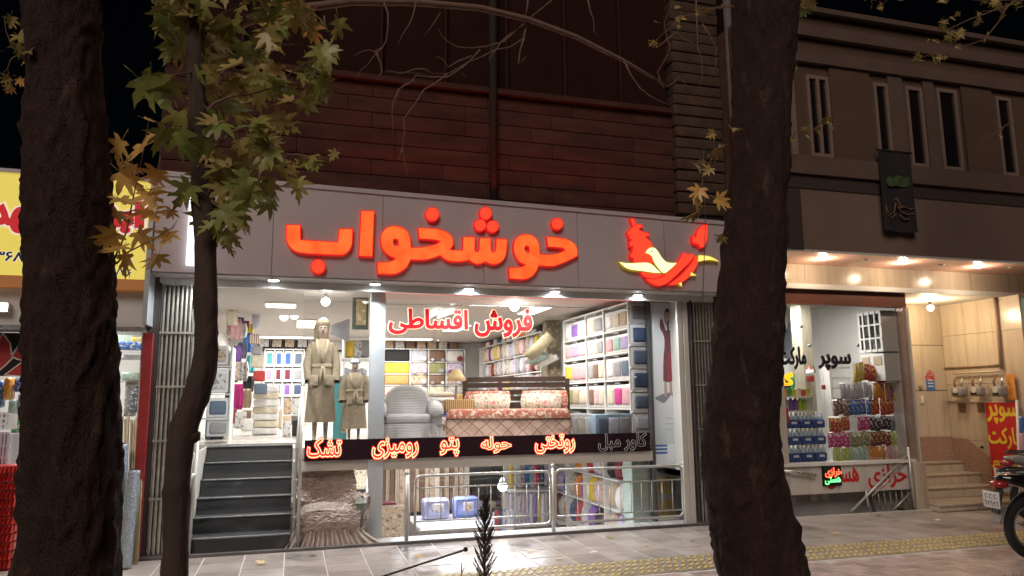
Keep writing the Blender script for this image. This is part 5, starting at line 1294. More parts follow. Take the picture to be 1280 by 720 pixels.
fr = thing('bolt_rack', 'white tiered rack behind the upright fabric bolts in the basement', 'shelf', (P(664, 620, 4).x, 3.9, -1.6))
a, b_ = P(635, 620, 3.7).x, P(692, 620, 3.7).x
for z in (-.93, .09): MB().box(a, b_, 3.5, 3.95, z-.02, z).build('board', m_shelf, fr)
MB().box(a, b_, 3.95, 3.98, -1.6, .93).build('back_panel', m_offwhite, fr)
# basement right wall shelving
BX = 4.42
zb = [-1.2, -.78, -.36, .06, .48, .92]
rack('basement_rack', 'white slanting rows of basement shelves packed with cushions and bags', BX, XR-.01, .75, 4.9, zb, [.77, 1.55, 2.35, 3.15, 3.95, 4.85], 'X')
bc = ['orange', 'maroon', 'yellow', 'lilac', 'blue print', 'rose print', 'black', 'orange', 'brown print', 'red', 'white', 'purple', 'grey print', 'pink print', 'navy', 'beige']
for r_ in range(5):
    for b2 in range(5):
        ya = [.77, 1.55, 2.35, 3.15, 3.95][b2]
        for i in range(3):
            c = bc[(r_*7+b2*3+i*5) % len(bc)]; y = ya+.15+i*.26
            mb = MB().lathe((BX+.16, y, zb[r_]+.003), [(.10, 0), (.14, .05), (.15, .15), (.13, .26), (.05, .34+.03*R.random())], 12, sx=.9, sy=.9)
            mb.solo('stuffed_bag', PR.get(c) or cloth(c), '%s stuffed bag, %s shelf up, %s bay from the window in the basement, %s' % (c, ORD[r_], ORD[b2], ['near', 'middle', 'far'][i]), 'bag', 'stuffed bags on the basement shelves')
a, b_ = P(789, 620, .5), P(808, 620, .5)
MB().rbox(a.x, b_.x+.02, .46, .74, -1.0, .93, .01).solo('mint_cabinet', M('mint_panel', (.45, .58, .52), rough=.4), 'pale mint cabinet at the right edge of the basement window', 'cabinet')
MB().rbox(P(811, 640, .44).x, P(850, 640, .44).x, GY+.055, .5, .0, .02, .003).solo('floor_strip', m_white, 'thin white strip on the ledge under the standing poster', 'strip')

# --- tall fashion poster
po = thing('fashion_poster', 'tall pale poster of a woman in a long maroon dress hiding her face', 'poster', (P(834, 600, GY).x, GY, .02))
ax_, bx_ = P(816, 500, GY).x, P(853, 500, GY).x; PZ1 = P(830, 379, GY).z; PZ0 = P(834, 580, GY).z
def poster_mat():
    m = bpy.data.materials.new('poster_print'); m.use_nodes = True; t, b = nodes_of(m)
    tc = t.nodes.new('ShaderNodeTexCoord'); sp = t.nodes.new('ShaderNodeSeparateXYZ'); t.links.new(tc.outputs['Object'], sp.inputs[0])
    cr = t.nodes.new('ShaderNodeValToRGB'); mr = t.nodes.new('ShaderNodeMapRange'); mr.inputs['From Max'].default_value = 2.9
    t.links.new(sp.outputs[2], mr.inputs[0]); t.links.new(mr.outputs[0], cr.inputs[0])
    e = cr.color_ramp.elements; e[0].color = (.66, .74, .78, 1); e[1].color = (.80, .83, .84, 1)
    x = cr.color_ramp.elements.new(.335); x.color = (.74, .80, .84, 1); x = cr.color_ramp.elements.new(.34); x.color = (.55, .62, .64, 1); x = cr.color_ramp.elements.new(.6); x.color = (.74, .78, .80, 1)
    t.links.new(cr.outputs[0], b.inputs['Base Color']); b.inputs['Roughness'].default_value = .35
    return m
MB().box(ax_, bx_, GY, GY+.01, PZ0, PZ1).build('sheet', poster_mat(), po)
MB().box(ax_-.012, ax_-.001, GY-.01, GY+.02, PZ0, PZ1+.02).build('frame_edge', m_alu, po); MB().box(bx_+.001, bx_+.03, GY-.03, GY+.02, PZ0, PZ1+.02).build('frame_edge', m_offwhite, po)
def cut(pts, mat, name, k=0):
    lp = [(P(660+x/3.787, 360+y/3.787, GY).x, P(660+x/3.787, 360+y/3.787, GY).z) for x, y in pts]
    V, F = fill([smooth_loop(lp, 1)], rule='even'); vs, fs = slab(V, F, .0015, lambda u, v, q: (u, GY-.0005-.0004*k-q, v)); MB().add(vs, fs).build(name, mat, po)
cut([(640, 545), (610, 530), (600, 520), (640, 500), (690, 490), (670, 515), (650, 540)], M('poster_shadow_print', (.20, .22, .24), var=0), 'printed_shadow')
m_dress = M('poster_maroon', (.16, .05, .065), var=.25, scale=12, rough=.4); m_psk = M('poster_skin', (.42, .30, .26), var=.1, rough=.4)
cut([(645, 445), (655, 445), (660, 500), (655, 518), (645, 510)], m_psk, 'printed_leg', 1); cut([(668, 445), (680, 445), (683, 490), (695, 505), (685, 515), (672, 500)], m_psk, 'printed_leg', 1)
cut([(628, 140), (622, 165), (625, 195), (640, 215), (648, 260), (640, 330), (640, 440), (660, 447), (682, 442), (684, 330), (680, 270), (676, 212), (690, 190), (694, 160), (688, 135), (676, 160), (672, 200), (650, 200), (642, 165)], m_dress, 'printed_dress', 2)
cut([(640, 440), (684, 440), (684, 330), (662, 300), (660, 440)], M('poster_red', (.26, .05, .06), var=.2, scale=12, rough=.4), 'printed_dress', 3)
cut([(640, 125), (650, 100), (664, 100), (676, 128), (672, 165), (658, 180), (645, 165)], m_psk, 'printed_face', 4); cut([(645, 120), (652, 98), (664, 98), (670, 120), (658, 112)], m_dark, 'printed_hair', 5)
cut([(655, 165), (665, 150), (668, 210), (660, 212)], cloth('navy'), 'printed_scarf', 5)
for y in (556, 560.5, 565):
    for x0, x1 in ((819, 834), (844, 853)):
        a, b_ = P(x0, y, GY), P(x1, y+2, GY); MB().box(a.x, b_.x, GY-.003, GY-.001, b_.z, a.z).build('blue_stripe', M('poster_blue', (.05, .16, .42), var=0), po)
for k, y in enumerate((523, 530, 537)):
    a = P(831, y, GY)
    for q in range(4+k % 2): MB().box(a.x+q*.03, a.x+q*.03+.02, GY-.003, GY-.001, a.z-.006*(q % 2), a.z+.006).build('small_print', M('poster_grey', (.25, .3, .33), var=0), po)
rx0, rx1 = P(851, 500, -.02).x, P(864.5, 500, -.02).x
MB().box(rx0, rx0+.05, -.02, .03, .036, 2.884).box(rx0+.052, rx0+.075, -.01, .02, .036, 2.884).box(rx0+.08, rx1-.01, -.025, .03, .036, 2.884).solo('guide_rails', m_offwhite, 'cream vertical guide rails between the poster and the folded shutter', 'rail')

# --- more stock: bags and boxes crowding the floor of the aisles and the tops of the shelves
R = random.Random(77)
def clutter(n, px0, px1, py0, py1, Y0, Y1, pal, where, group, base=FZ+.002, wr=(.10, .2), hr=(.10, .26)):
    cnt = {}
    for i in range(n):
        px = px0+(px1-px0)*(i+.5)/n; Y = R.uniform(Y0, Y1); c = pal[i % len(pal)]
        z = base if base is not None else P(px, R.uniform(py0, py1), Y).z
        x = P(px, py1, Y).x; w_ = R.uniform(*wr); h = R.uniform(*hr)
        MB().rbox(x-w_/2, x+w_/2, Y, Y+w_*.8, z, z+h, w_*.18).solo('soft_parcel', PR.get(c) or cloth(c), '%s soft parcel %s, %s from the left' % (c, where, ORD[i] if i < 16 else 'last'), 'parcel', group)
for i in range(14):
    y = 4.35+i*.24; c = ['maroon', 'grey print', 'white', 'brown print', 'striped', 'grey', 'navy', 'cream', 'pink print', 'black', 'orange', 'silver', 'rose print', 'blue'][i]
    MB().rbox(XS-.03, XS+.2, y, y+.2, 1.402 if i % 2 else FZ+.022, (1.402 if i % 2 else FZ+.022)+R.uniform(.18, .27), .04).solo('soft_parcel', PR.get(c) or cloth(c), '%s soft parcel in front on the low side shelving near the headboard, %s back' % (c, ORD[i]), 'parcel', 'parcels on the side shelving')
clutter(9, 330, 378, 0, 0, 7.0, 8.2, ['brown', 'white', 'grey print', 'maroon', 'cream', 'slate', 'pink', 'white', 'beige'], 'on the floor before the blue packages', 'parcels in the left aisle', wr=(.16, .26), hr=(.25, .5))
clutter(6, 289, 312, 0, 0, 2.9, 3.4, ['navy', 'maroon', 'black', 'brown print', 'white', 'grey'], 'standing under the hanging scarves', 'parcels under the scarves', wr=(.12, .18), hr=(.3, .5))
clutter(8, 540, 600, 0, 0, 6.8, 7.4, ['cream', 'brown print', 'orange', 'maroon', 'white', 'gold check', 'grey', 'striped'], 'on the floor behind the table lamp', 'parcels at the back', wr=(.2, .34), hr=(.4, .7))
clutter(12, 484, 640, 0, 0, 6.2, 7.6, ['magenta', 'yellow', 'blue', 'rose print', 'orange', 'lilac print', 'teal', 'red', 'blue print', 'cream', 'purple', 'pink print'], 'deep in the basement', 'parcels deep in the basement', base=-.95, wr=(.3, .5), hr=(.4, .8))
MB().box(P(470, 600, 7).x, P(650, 600, 7).x, 6.0, 8.2, -1.598, -.955).solo('long_counter', m_offwhite, 'long cream counter deep in the basement', 'counter')
for i in range(6):
    p = P(500+i*24, 660, 2.2); c = ['rose print', 'white', 'teal', 'striped', 'blue print', 'yellow'][i]
    MB().rbox(p.x-.14, p.x+.12, 2.2, 2.45, -1.1, -.78+.05*(i % 2), .05).solo('soft_parcel', PR.get(c) or cloth(c), '%s soft parcel on the low bench just inside the basement window, %s' % (c, ORD[i]), 'parcel', 'parcels on the low bench')
MB().box(P(485, 660, 2.2).x, P(640, 660, 2.2).x, 2.1, 2.55, -1.598, -1.102).solo('low_bench', m_white, 'low white bench just inside the basement window', 'bench')

for r_ in range(4):
    for c_ in range(4):
        x0, x1 = cx[c_]+.03, cx[c_+1]-.03; zt_ = (zz[2+r_]-.03 if 2+r_ < len(zz) else zz[1+r_]+.25)
        for i in range(2 + (r_+c_) % 2):
            n_ = 2+(r_+c_) % 2; a = x0+(x1-x0)*i/n_; b2 = x0+(x1-x0)*(i+1)/n_; c = ['purple', 'white', 'pink print', 'silver', 'brown', 'orange', 'lilac print', 'maroon', 'cream', 'blue print', 'gold check', 'grey'][(r_*5+c_*3+i*7) % 12]
            if (r_*3+c_*5+i) % 2 == 0 or c_ == 0: continue
            MB().lathe(((a+b2)/2, yb-.09, zz[1+r_]+(b2-a)*.36+.003), [((b2-a)*.2, 0), ((b2-a)*.34, .012), ((b2-a)*.36, .04), ((b2-a)*.36, .085)], 14, 'Y', sy=.9).solo('rolled_towel', PR.get(c) or cloth(c), '%s rolled towel, %s shelf up, %s, %s roll' % (c, ORD[r_+1], side[c_], ['left', 'next', 'right'][i]), 'towel', 'rolled towels before the back wall blankets')
for i in range(13):
    px = 583+i*7.4; c = ['brown', 'white', 'maroon', 'grey print', 'navy', 'striped', 'pink print', 'slate', 'rose print', 'orange', 'cream', 'blue print', 'black'][i]
    y = 8.6-i*.35; MB().rbox(XS+.0, XS+.25, y-.14, y+.14, CZ-.145, CZ-.02-.02*(i % 3), .03).solo('gift_box', PR.get(c) or cloth(c), '%s box close under the ceiling on the side shelving, %s from the back' % (c, ORD[i]), 'box', 'boxes under the ceiling')

# display seen through the clear pane under the fashion poster
MB().box(ax_, bx_, GY, GY+.008, .03, PZ0-.004).build('pane', m_glass, po)
a0_, a1_ = P(812, 620, .95).x, P(846, 620, .95).x
ds = thing('sale_stand', 'pale stand with yellow sale cards seen below the fashion poster', 'stand', ((a0_+a1_)/2, .95, -.7))
ext = thing('side_alcove', 'pale alcove wall beyond the glass under the poster', 'wall', (a1_+.1, 1.0, -.7))
MB().box(XR-.3, a1_+.4, 1.40, 1.449, -1.7, .93).build('wall_panel', m_offwhite, ext); MB().box(a1_+.34, a1_+.4, GY+.1, 1.399, -1.7, .93).build('wall_panel', m_offwhite, ext); MB().box(XR+.0, a1_+.4, GY+.05, 1.449, .931, .938).build('ceiling_panel', m_offwhite, ext)
MB().box(a0_, a1_, .95, 1.2, -.9, -.05).build('cabinet', cloth('white'), ds)
for k in range(3):
    for q in range(2):
        x = a0_+.04+k*(a1_-a0_-.06)/3; z = .0+q*.32-.04
        MB().box(x, x+(a1_-a0_)/3-.05, .94, .948, z, z+.24).build('sale_card', cloth('yellow'), ds)
        MB().box(x+.03, x+(a1_-a0_)/3-.09, .935, .939, z+.05, z+.19).build('card_print', [cloth('slate'), cloth('red'), cloth('grey')][k], ds)
MB().box(a0_, a1_, .955, .99, -.045, .62).build('back_board', cloth('silver'), ds)

panel_lamp(4.98, 1.15, .929, .2, .2, 9, 'added small ceiling light over the yellow sale cards')  # added lamp, brightens the otherwise dark alcove

# extra small stock in the left aisle between the scarves and the linen stack
for i, (px, py, w1, h1, c) in enumerate(((289, 520, .16, .2, 'maroon'), (300, 525, .18, .22, 'grey print'), (309, 531, .16, .16, 'white'), (322, 452, .2, .16, 'cream'), (324, 470, .18, .14, 'red'), (321, 438, .16, .12, 'grey'), (318, 424, .16, .14, 'striped'), (326, 486, .2, .14, 'slate'), (286, 500, .12, .2, 'black'), (288, 410, .12, .2, 'rose print'), (286, 445, .14, .2, 'white'), (320, 400, .12, .24, 'silver'))):
    p = P(px, py, 3.9); h1 *= 1.2
    MB().rbox(p.x-w1/2, p.x+w1/2, 3.85, 4.0, max(FZ+.003, p.z-h1/2), max(FZ+.003, p.z-h1/2)+h1, .03).solo('hanging_pack', PR.get(c) or cloth(c), '%s pack hung on the left wall of the aisle, %s' % (c, ['low by the entrance', 'low in the middle', 'low by the linen', 'right at mid height', 'right below mid height', 'right above mid height', 'high at the right', 'right above the linen', 'low at the far left', 'high at the far left', 'far left at mid height', 'highest at the right'][i]), 'pack', 'packs on the left wall')
# ================================================================== grocery on the right
R = random.Random(23)
MY = .1
mk = thing('grocery_window', 'tall grocery window full of hanging snacks with a pale metal frame', 'window', (7.5, MY, .7))
gx0 = RX0+.05; gx1 = P(1131, 480, MY).x; mz0 = P(1090, 578, MY).z; mz1 = zt0
MB().box(gx0, P(1030, 480, MY).x-.004, MY, MY+.008, mz0+.03, mz1).build('pane', m_glass, mk)
MB().box(P(1030, 480, MY).x+.004, gx1, MY, MY+.008, mz0+.03, mz1).build('pane', m_glass, mk)
m_pframe = M('pinkish_alu', (.55, .42, .36), rough=.35, metal=.5)
MB().box(gx1, gx1+.05, .02, .14, mz0-.02, mz1).build('frame', m_pframe, mk); MB().box(gx1+.055, gx1+.085, .0, .14, mz0-.02, mz1).build('frame', m_offwhite, mk)
MB().box(gx0, gx1, .0, .16, mz0-.01, mz0+.03).build('sill', m_white, mk)
for x, z in ((P(1012, 432, MY).x, P(1012, 432, MY).z), (P(1072, 432, MY).x, P(1072, 432, MY).z), (P(1000, 384, MY).x, 2.6)):
    MB().lathe((x, MY-.02, z), [(.018, 0), (.018, .045)], 10, 'Y').build('glass_clamp', m_steel, mk)
# tiled band below the glass
tz0 = P(1090, 614, .05).z
tb_ = thing('tiled_plinth', 'white tiled wall band under the grocery window with red lettering', 'wall', (7.5, .05, tz0))
n = 6
for i in range(n):
    x0 = gx0+(gx1+.08-gx0)*i/n; x1 = gx0+(gx1+.08-gx0)*(i+1)/n
    MB().rbox(x0+.003, x1-.003, .05, .14, tz0, mz0-.012, .004).build('tile', m_tile, tb_)
pl = lambda Yq: (lambda u, v, q: (u, Yq-q, v))
m_redl = M('red_sticker', (.60, .03, .03), rough=.4, var=.05)
for (tx, x0, y0, x1, y1) in (('خرازی', 1084, 582, 1134, 608), ('هستی', 1032, 586, 1074, 609)):
    a, c = P(x0, y0, .05), P(x1, y1, .05); lettering(tx, a.x, c.x, c.z, a.z, pl(.048), .004, m_redl, tb_, off=.05)
ledp = thing('led_display', 'small black LED display with red and green Persian words on the tiled band', 'sign', (P(1041, 594, .0).x, .0, P(1041, 607, 0).z))
a, c = P(1029, 583, .0), P(1053, 607, .0)
MB().rbox(a.x, c.x, .0, .04, c.z, a.z, .005).build('panel', m_dark, ledp)
a1_, c1_ = P(1031, 585, .0), P(1052, 596, .0); lettering('خرازی', a1_.x, c1_.x, c1_.z, a1_.z, pl(-.001), .004, M('led_red', (1, .1, .05), emit=(1, .10, .04), es=3, var=0), ledp, off=.05)
a1_, c1_ = P(1031, 597, .0), P(1051, 605, .0); lettering('هستی', a1_.x, c1_.x, c1_.z, a1_.z, pl(-.001), .004, M('led_green', (.1, 1, .2), emit=(.15, 1, .25), es=2.5, var=0), ledp, off=.03)
# dark stairwell below
struct('stairwell', MB().box(gx0, gx1+.1, .34, .4, -2.2, tz0+.1).box(gx0-.05, gx0, .1, .34, -2.2, tz0+.1), M('stairwell_paint', (.5, .5, .48), rough=.6, var=.2, scale=2))
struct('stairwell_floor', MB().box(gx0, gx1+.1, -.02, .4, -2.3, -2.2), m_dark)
for i, px in enumerate((1018, 1032, 992)):
    p = P(px, 622+4*(i == 2), .3); MB().rbox(p.x-.05, p.x+.05, .30, .338, p.z-.05, p.z+.06, .008).solo('junction_box', m_offwhite, 'small pale junction box on the stairwell wall, %s' % ['middle', 'right', 'left'][i], 'junction box', 'junction boxes in the stairwell')
MB().rbox(P(1020, 645, .0).x-4, gx1+.15, -.05, -.01, -.02, .03, .008).solo('stairwell_kerb', m_tile, 'pale stone kerb line in front of the dark grocery stairwell', 'kerb')
rl = thing('stairwell_railing', 'silver railing with slanting handrails over the grocery stairwell', 'railing', (8.3, .02, 0))
def tb2(pts, r, nm='tube'): MB().tube([P(x, y, Y) for x, y, Y in pts], r, 8).build(nm, m_railpaint, rl)
tb2([(1135, 559, .0), (1143, 634, .0)], .022, 'post'); tb2([(1082, 611, .02), (1086, 638, .02)], .017, 'post'); tb2([(1090, 616, .3), (1093, 640, .3)], .017, 'post')
tb2([(1063, 640, .02), (1135, 568, .02)], .02, 'handrail'); tb2([(1090, 620, .05), (1136, 575, .05)], .014, 'handrail')
tb2([(1114, 640, .1), (1142, 612, .1)], .016, 'handrail')
for k in range(6): x = 1097+k*7.3; tb2([(x, 612-k*.5, .12), (x+3.5, 637, .12)], .008, 'bar')
bx = MB().tube([P(975, 588, -.02), P(1020, 594, -.02)], .022, 8); bx.solo('closer_arm', m_steel, 'grey metal arm fixed on the tiled band beside the LED display', 'arm')
# shop interior of the grocery
IX0, IX1 = gx0-.9, gx1+.02
struct('grocery_floor', MB().box(IX0, IX1, .16, 4.4, mz0-.1, mz0-.02), m_tile)
struct('grocery_ceiling', MB().box(IX0, IX1, .16, 4.4, 3.12, 3.2), m_ceil)
struct('grocery_wall_back', MB().box(IX0, IX1, 4.4, 4.5, mz0-.1, 3.2), m_white)
struct('grocery_wall_right', MB().box(IX1-.02, IX1+.0, .16, 4.4, mz0-.1, 3.2), m_white)
struct('grocery_wall_left', MB().box(IX0, IX0+.05, .16, 4.4, mz0-.1, 3.2), m_offwhite)
for i, (x, y) in enumerate(((7.3, 1.0), (8.0, 2.8))):
    panel_lamp(x, y, 3.12, .3, .9, 55, 'long ceiling light in the grocery, %s' % ['near the window', 'at the back'][i], (1, .97, .92))
# sloping underside of a stair, dark inner stair, column
p1, p2, p3 = P(976, 425, 2.5), P(1000, 383, 2.5), P(976, 383, 2.5)
MB().prism([(p1.x-.9, p1.z-.5), (p2.x, p2.z), (p2.x, p2.z+.3), (p1.x-.9, 3.1)], 2.2, 2.9).solo('stair_soffit', m_offwhite, 'cream sloping stair underside at the left of the grocery', 'stair')
a, c = P(985, 398, 2.0), P(1006, 440, 2.0)
MB().prism([(a.x, c.z-.1), (c.x, c.z-.1), (c.x, a.z), (a.x+.15, a.z-.05)], 2.0, 2.3).solo('wall_cabinet', M('slate_cabinet', (.13, .15, .17), rough=.35), 'dark slate wall cabinet under the sloping ceiling', 'cabinet')
a, c = P(1008, 500, 1.1), P(1021, 500, 1.1)
MB().box(a.x, c.x, 1.1, 1.35, mz0-.02, 3.12).solo('wood_column', M('pale_wood', (.42, .38, .29), rough=.5, stretch=(6, 6, .4), var=.15), 'pale wooden column in the middle of the grocery window', 'column')
a, c = P(1024, 417, 2.4), P(1045, 452, 2.4)
MB().rbox(a.x, c.x, 2.4, 2.7, c.z-.2, a.z, .02).solo('loudspeaker', M('grey_box', (.20, .17, .16), rough=.6), 'tall grey box speaker on the grocery back wall', 'speaker')
a, c = P(1052, 414, 2.6), P(1064, 438, 2.6)
ps = thing('wall_poster', 'small blue and white printed poster on the grocery wall', 'poster', ((a.x+c.x)/2, 2.6, c.z))
MB().box(a.x, c.x, 2.6, 2.62, c.z, a.z).build('sheet', pattern_mat('blue_poster', (.06, .14, .45), (.6, .62, .7), 12, thr=.4, spots2=(.5, .1, .12)), ps)
# white cabinet with glass doors, fixed on the right side wall
CXF = IX1-.30
a, c = PX(1071, 392, CXF), PX(1122, 437, CXF); ya, yb_ = max(c.y, .16), a.y; z0, z1 = PX(1080, 441, CXF).z, PX(1080, 391, CXF).z
cb = thing('glass_cabinet', 'white wall cabinet with gridded glass doors high in the grocery', 'cabinet', (CXF, (ya+yb_)/2, z0))
for (q0, q1, p0_, p1_) in ((ya, yb_, z0, z0+.04), (ya, yb_, z1-.04, z1), (ya, ya+.04, z0+.041, z1-.041), (yb_-.04, yb_, z0+.041, z1-.041)): MB().box(CXF, IX1-.022, q0, q1, p0_, p1_).build('carcass', m_shelf, cb)
MB().box(IX1-.05, IX1-.022, ya+.041, yb_-.041, z0+.041, z1-.041).build('back', cloth('slate'), cb)
for i in range(1, 4): MB().box(CXF-.012, CXF+.004, ya+(yb_-ya)*i/4-.014, ya+(yb_-ya)*i/4+.014, z0, z1).build('glazing_bar', m_shelf, cb)
for i in range(1, 3): MB().box(CXF-.010, CXF+.003, ya, yb_, z0+(z1-z0)*i/3-.012, z0+(z1-z0)*i/3+.012).build('glazing_bar', m_shelf, cb)
MB().box(CXF+.005, CXF+.008, ya+.04, yb_-.04, z0+.04, z1-.04).build('pane', glass_mat('cabinet_glass', (.8, .85, .85), .15), cb)
for i in range(6):
    y = yb_-.12-i*.1
    if y > ya+.08: MB().rbox(CXF+.08, CXF+.18, y-.035, y+.035, z0+.045, z0+.16+.05*(i % 3), .01).solo('boxed_item', cloth(['grey', 'white', 'silver', 'mint'][i % 4]), '%s small box inside the gridded cabinet, %s from the left' % (['grey', 'white', 'silver', 'mint'][i % 4], ORD[i]), 'box', 'boxes in the gridded cabinet')
z2 = PX(1080, 460, CXF).z; lc = thing('glass_cabinet', 'lower white cabinet with two small panelled doors above the snacks', 'cabinet', (CXF, (ya+yb_)/2, z2))
MB().box(CXF, IX1-.022, ya, yb_, z2-.2, z0-.03).build('carcass', m_shelf, lc)
for i in range(2):
    y0 = ya+.04+i*(yb_-ya)/2; MB().box(CXF-.01, CXF-.001, y0, y0+(yb_-ya)/2-.08, z2+.03, z0-.07).build('door', cloth('beige'), lc)
ld_ = thing('step_ladder', 'white ladder shelf with slats left of the hanging snacks', 'shelf', (P(1045, 500, .9).x, .9, mz0))
a, c = P(1035, 458, .9), P(1066, 505, .9)
for k in range(6): MB().box(a.x+.02, c.x, .9, 1.1, c.z-.25+k*.16, c.z-.22+k*.16).build('rung', m_shelf, ld_)
MB().box(a.x, a.x+.04, .88, 1.1, mz0-.02, a.z).build('rail', m_shelf, ld_)
# letterings on the grocery glass
gl = thing('window_lettering', 'black Persian words fixed across the grocery window', 'sign', (7.3, MY, 1.8))
m_bl = M('black_letter', (.025, .025, .03), rough=.3); m_be = M('letter_edge_grey', (.25, .26, .28), rough=.4)
for (tx, x0, y0, x1, y1) in (('سوپر', 1024, 443, 1065, 462), ('مارکت', 975, 434, 1009, 461)):
    a, c = P(x0, y0, MY-.03), P(x1, y1, MY-.03); lettering(tx, a.x, c.x, c.z, a.z, pl(MY-.004), .006, m_be, gl, off=.10, name='edge'); lettering(tx, a.x, c.x, c.z, a.z, pl(MY-.011), .012, m_bl, gl, off=.045)
ng = thing('neon_word', 'glowing yellow Persian word low on the grocery window beside the trunk', 'sign', (P(975, 478, MY).x, MY, 1.6))
a, c = P(955, 466, MY-.03), P(993, 488, MY-.03)
lettering('گندم', a.x, c.x, c.z, a.z, pl(MY-.004), .005, M('neon_amber', (.6, .3, .02), emit=(.95, .42, .01), es=.8, var=0), ng, off=.13, name='glow')
lettering('گندم', a.x, c.x, c.z, a.z, pl(MY-.010), .008, M('neon_yellow', (1, .85, .1), emit=(1, .66, .03), es=1.25, var=0), ng, off=.07, ring=.02)
# hanging snack bags
rows = [(455, 475, [('yellow', 1067, 1080, 3), ('red', 1080, 1110, 5), ('pink', 1110, 1130, 4)]),
        (479, 497, [('silver', 1051, 1091, 7), ('orange', 1091, 1111, 4), ('purple', 1112, 1132, 4)]),
        (500, 517, [('brown', 1042, 1060, 3), ('blue', 1060, 1088, 5), ('red', 1088, 1118, 5), ('orange', 1119, 1133, 3)]),
        (521, 537, [('red', 1036, 1062, 5), ('magenta', 1071, 1088, 3), ('black', 1088, 1113, 4), ('slate', 1113, 1134, 4)]),
        (540, 556, [('magenta', 1036, 1061, 5), ('olive', 1061, 1088, 5), ('maroon', 1088, 1113, 4), ('lime', 1113, 1135, 4)]),
        (559, 577, [('lime', 1040, 1062, 4), ('mint', 1062, 1085, 4), ('orange', 1085, 1106, 4), ('pink', 1107, 1136, 5)])]
SK = {}
def snack_mat(c):
    if c in SK: return SK[c]
    b_ = PAL[c]; hi = tuple(min(.8, v*1.5+.12) for v in b_)
    m = pattern_mat('foil_'+c, b_, hi, 22, rough=.25, thr=.30, spots2=(.62, .55, .12) if c in ('red', 'purple', 'maroon', 'orange') else (.65, .62, .6)); SK[c] = m; return m
rrack = thing('snack_rack', 'wire rack of horizontal rods carrying the hanging snack bags', 'rack', (8.3, .42, mz0))
rowname = ['top', 'second', 'third', 'fourth', 'fifth', 'bottom']
bagmesh = {}
for r_, (y0, y1, grp) in enumerate(rows):
    zt_ = P(1090, y0, .35).z; zb_ = P(1090, y1, .35).z
    MB().tube([(P(grp[0][1], y0, .4).x-.03, .40, zt_), (P(1135, y0, .4).x, .40, zt_)], .005, 6).build('rod', m_steel, rrack)
    for (c, xa_, xb_, n) in grp:
        for i in range(n):
            x0 = P(xa_+(xb_-xa_)*i/n, (y0+y1)/2, .36).x; x1 = P(xa_+(xb_-xa_)*(i+1)/n, (y0+y1)/2, .36).x; w_ = (x1-x0)*1.13; h = (zt_-zb_)*R.uniform(1.0, 1.18)
            key = (c, r_)
            if key not in bagmesh:
                vs = []; nu, nv = 5, 6
                for s_ in (-1, 1):
                    for a in range(nu+1):
                        for b2 in range(nv+1):
                            u, v = a/nu, b2/nv; th = (sin(pi*u)*sin(pi*v))**.6*.035
                            vs.append(((u-.5)*w_*(1 if 0 < b2 < nv else 1.06), s_*th+.006*noise.noise(Vector((u*5, v*6, r_+ord(c[0])))), v*h))
                k0 = (nu+1)*(nv+1); fs = []
                for a in range(nu):
                    for b2 in range(nv):
                        q = a*(nv+1)+b2; f = (q, q+nv+1, q+nv+2, q+1); fs.append(f); fs.append(tuple(j+k0 for j in reversed(f)))
                bagmesh[key] = MB().add(vs, fs, True).mesh('snack_bag', snack_mat(c), recalc=False)
            o = inst('snack_bag', bagmesh[key], ((x0+x1)/2, .36+R.uniform(-.015, .015), zt_-h), rot=(0, R.uniform(-.07, .07), R.uniform(-.3, .3)))
            tag(o, '%s snack bag, %s of its colour from the left, %s row of the grocery window' % (c, ORD[i], rowname[r_]), 'snack bag', 'snack bags hanging in the grocery window')
for k in range(2):
    p = P(1119+k*7, 496, .3); MB().rbox(p.x-.04, p.x+.04, .28, .29, p.z-.05, p.z+.05, .003).solo('price_card', cloth('yellow'), 'yellow price card above the orange snack bags, %s one' % ['left', 'right'][k], 'price card', 'yellow price cards')
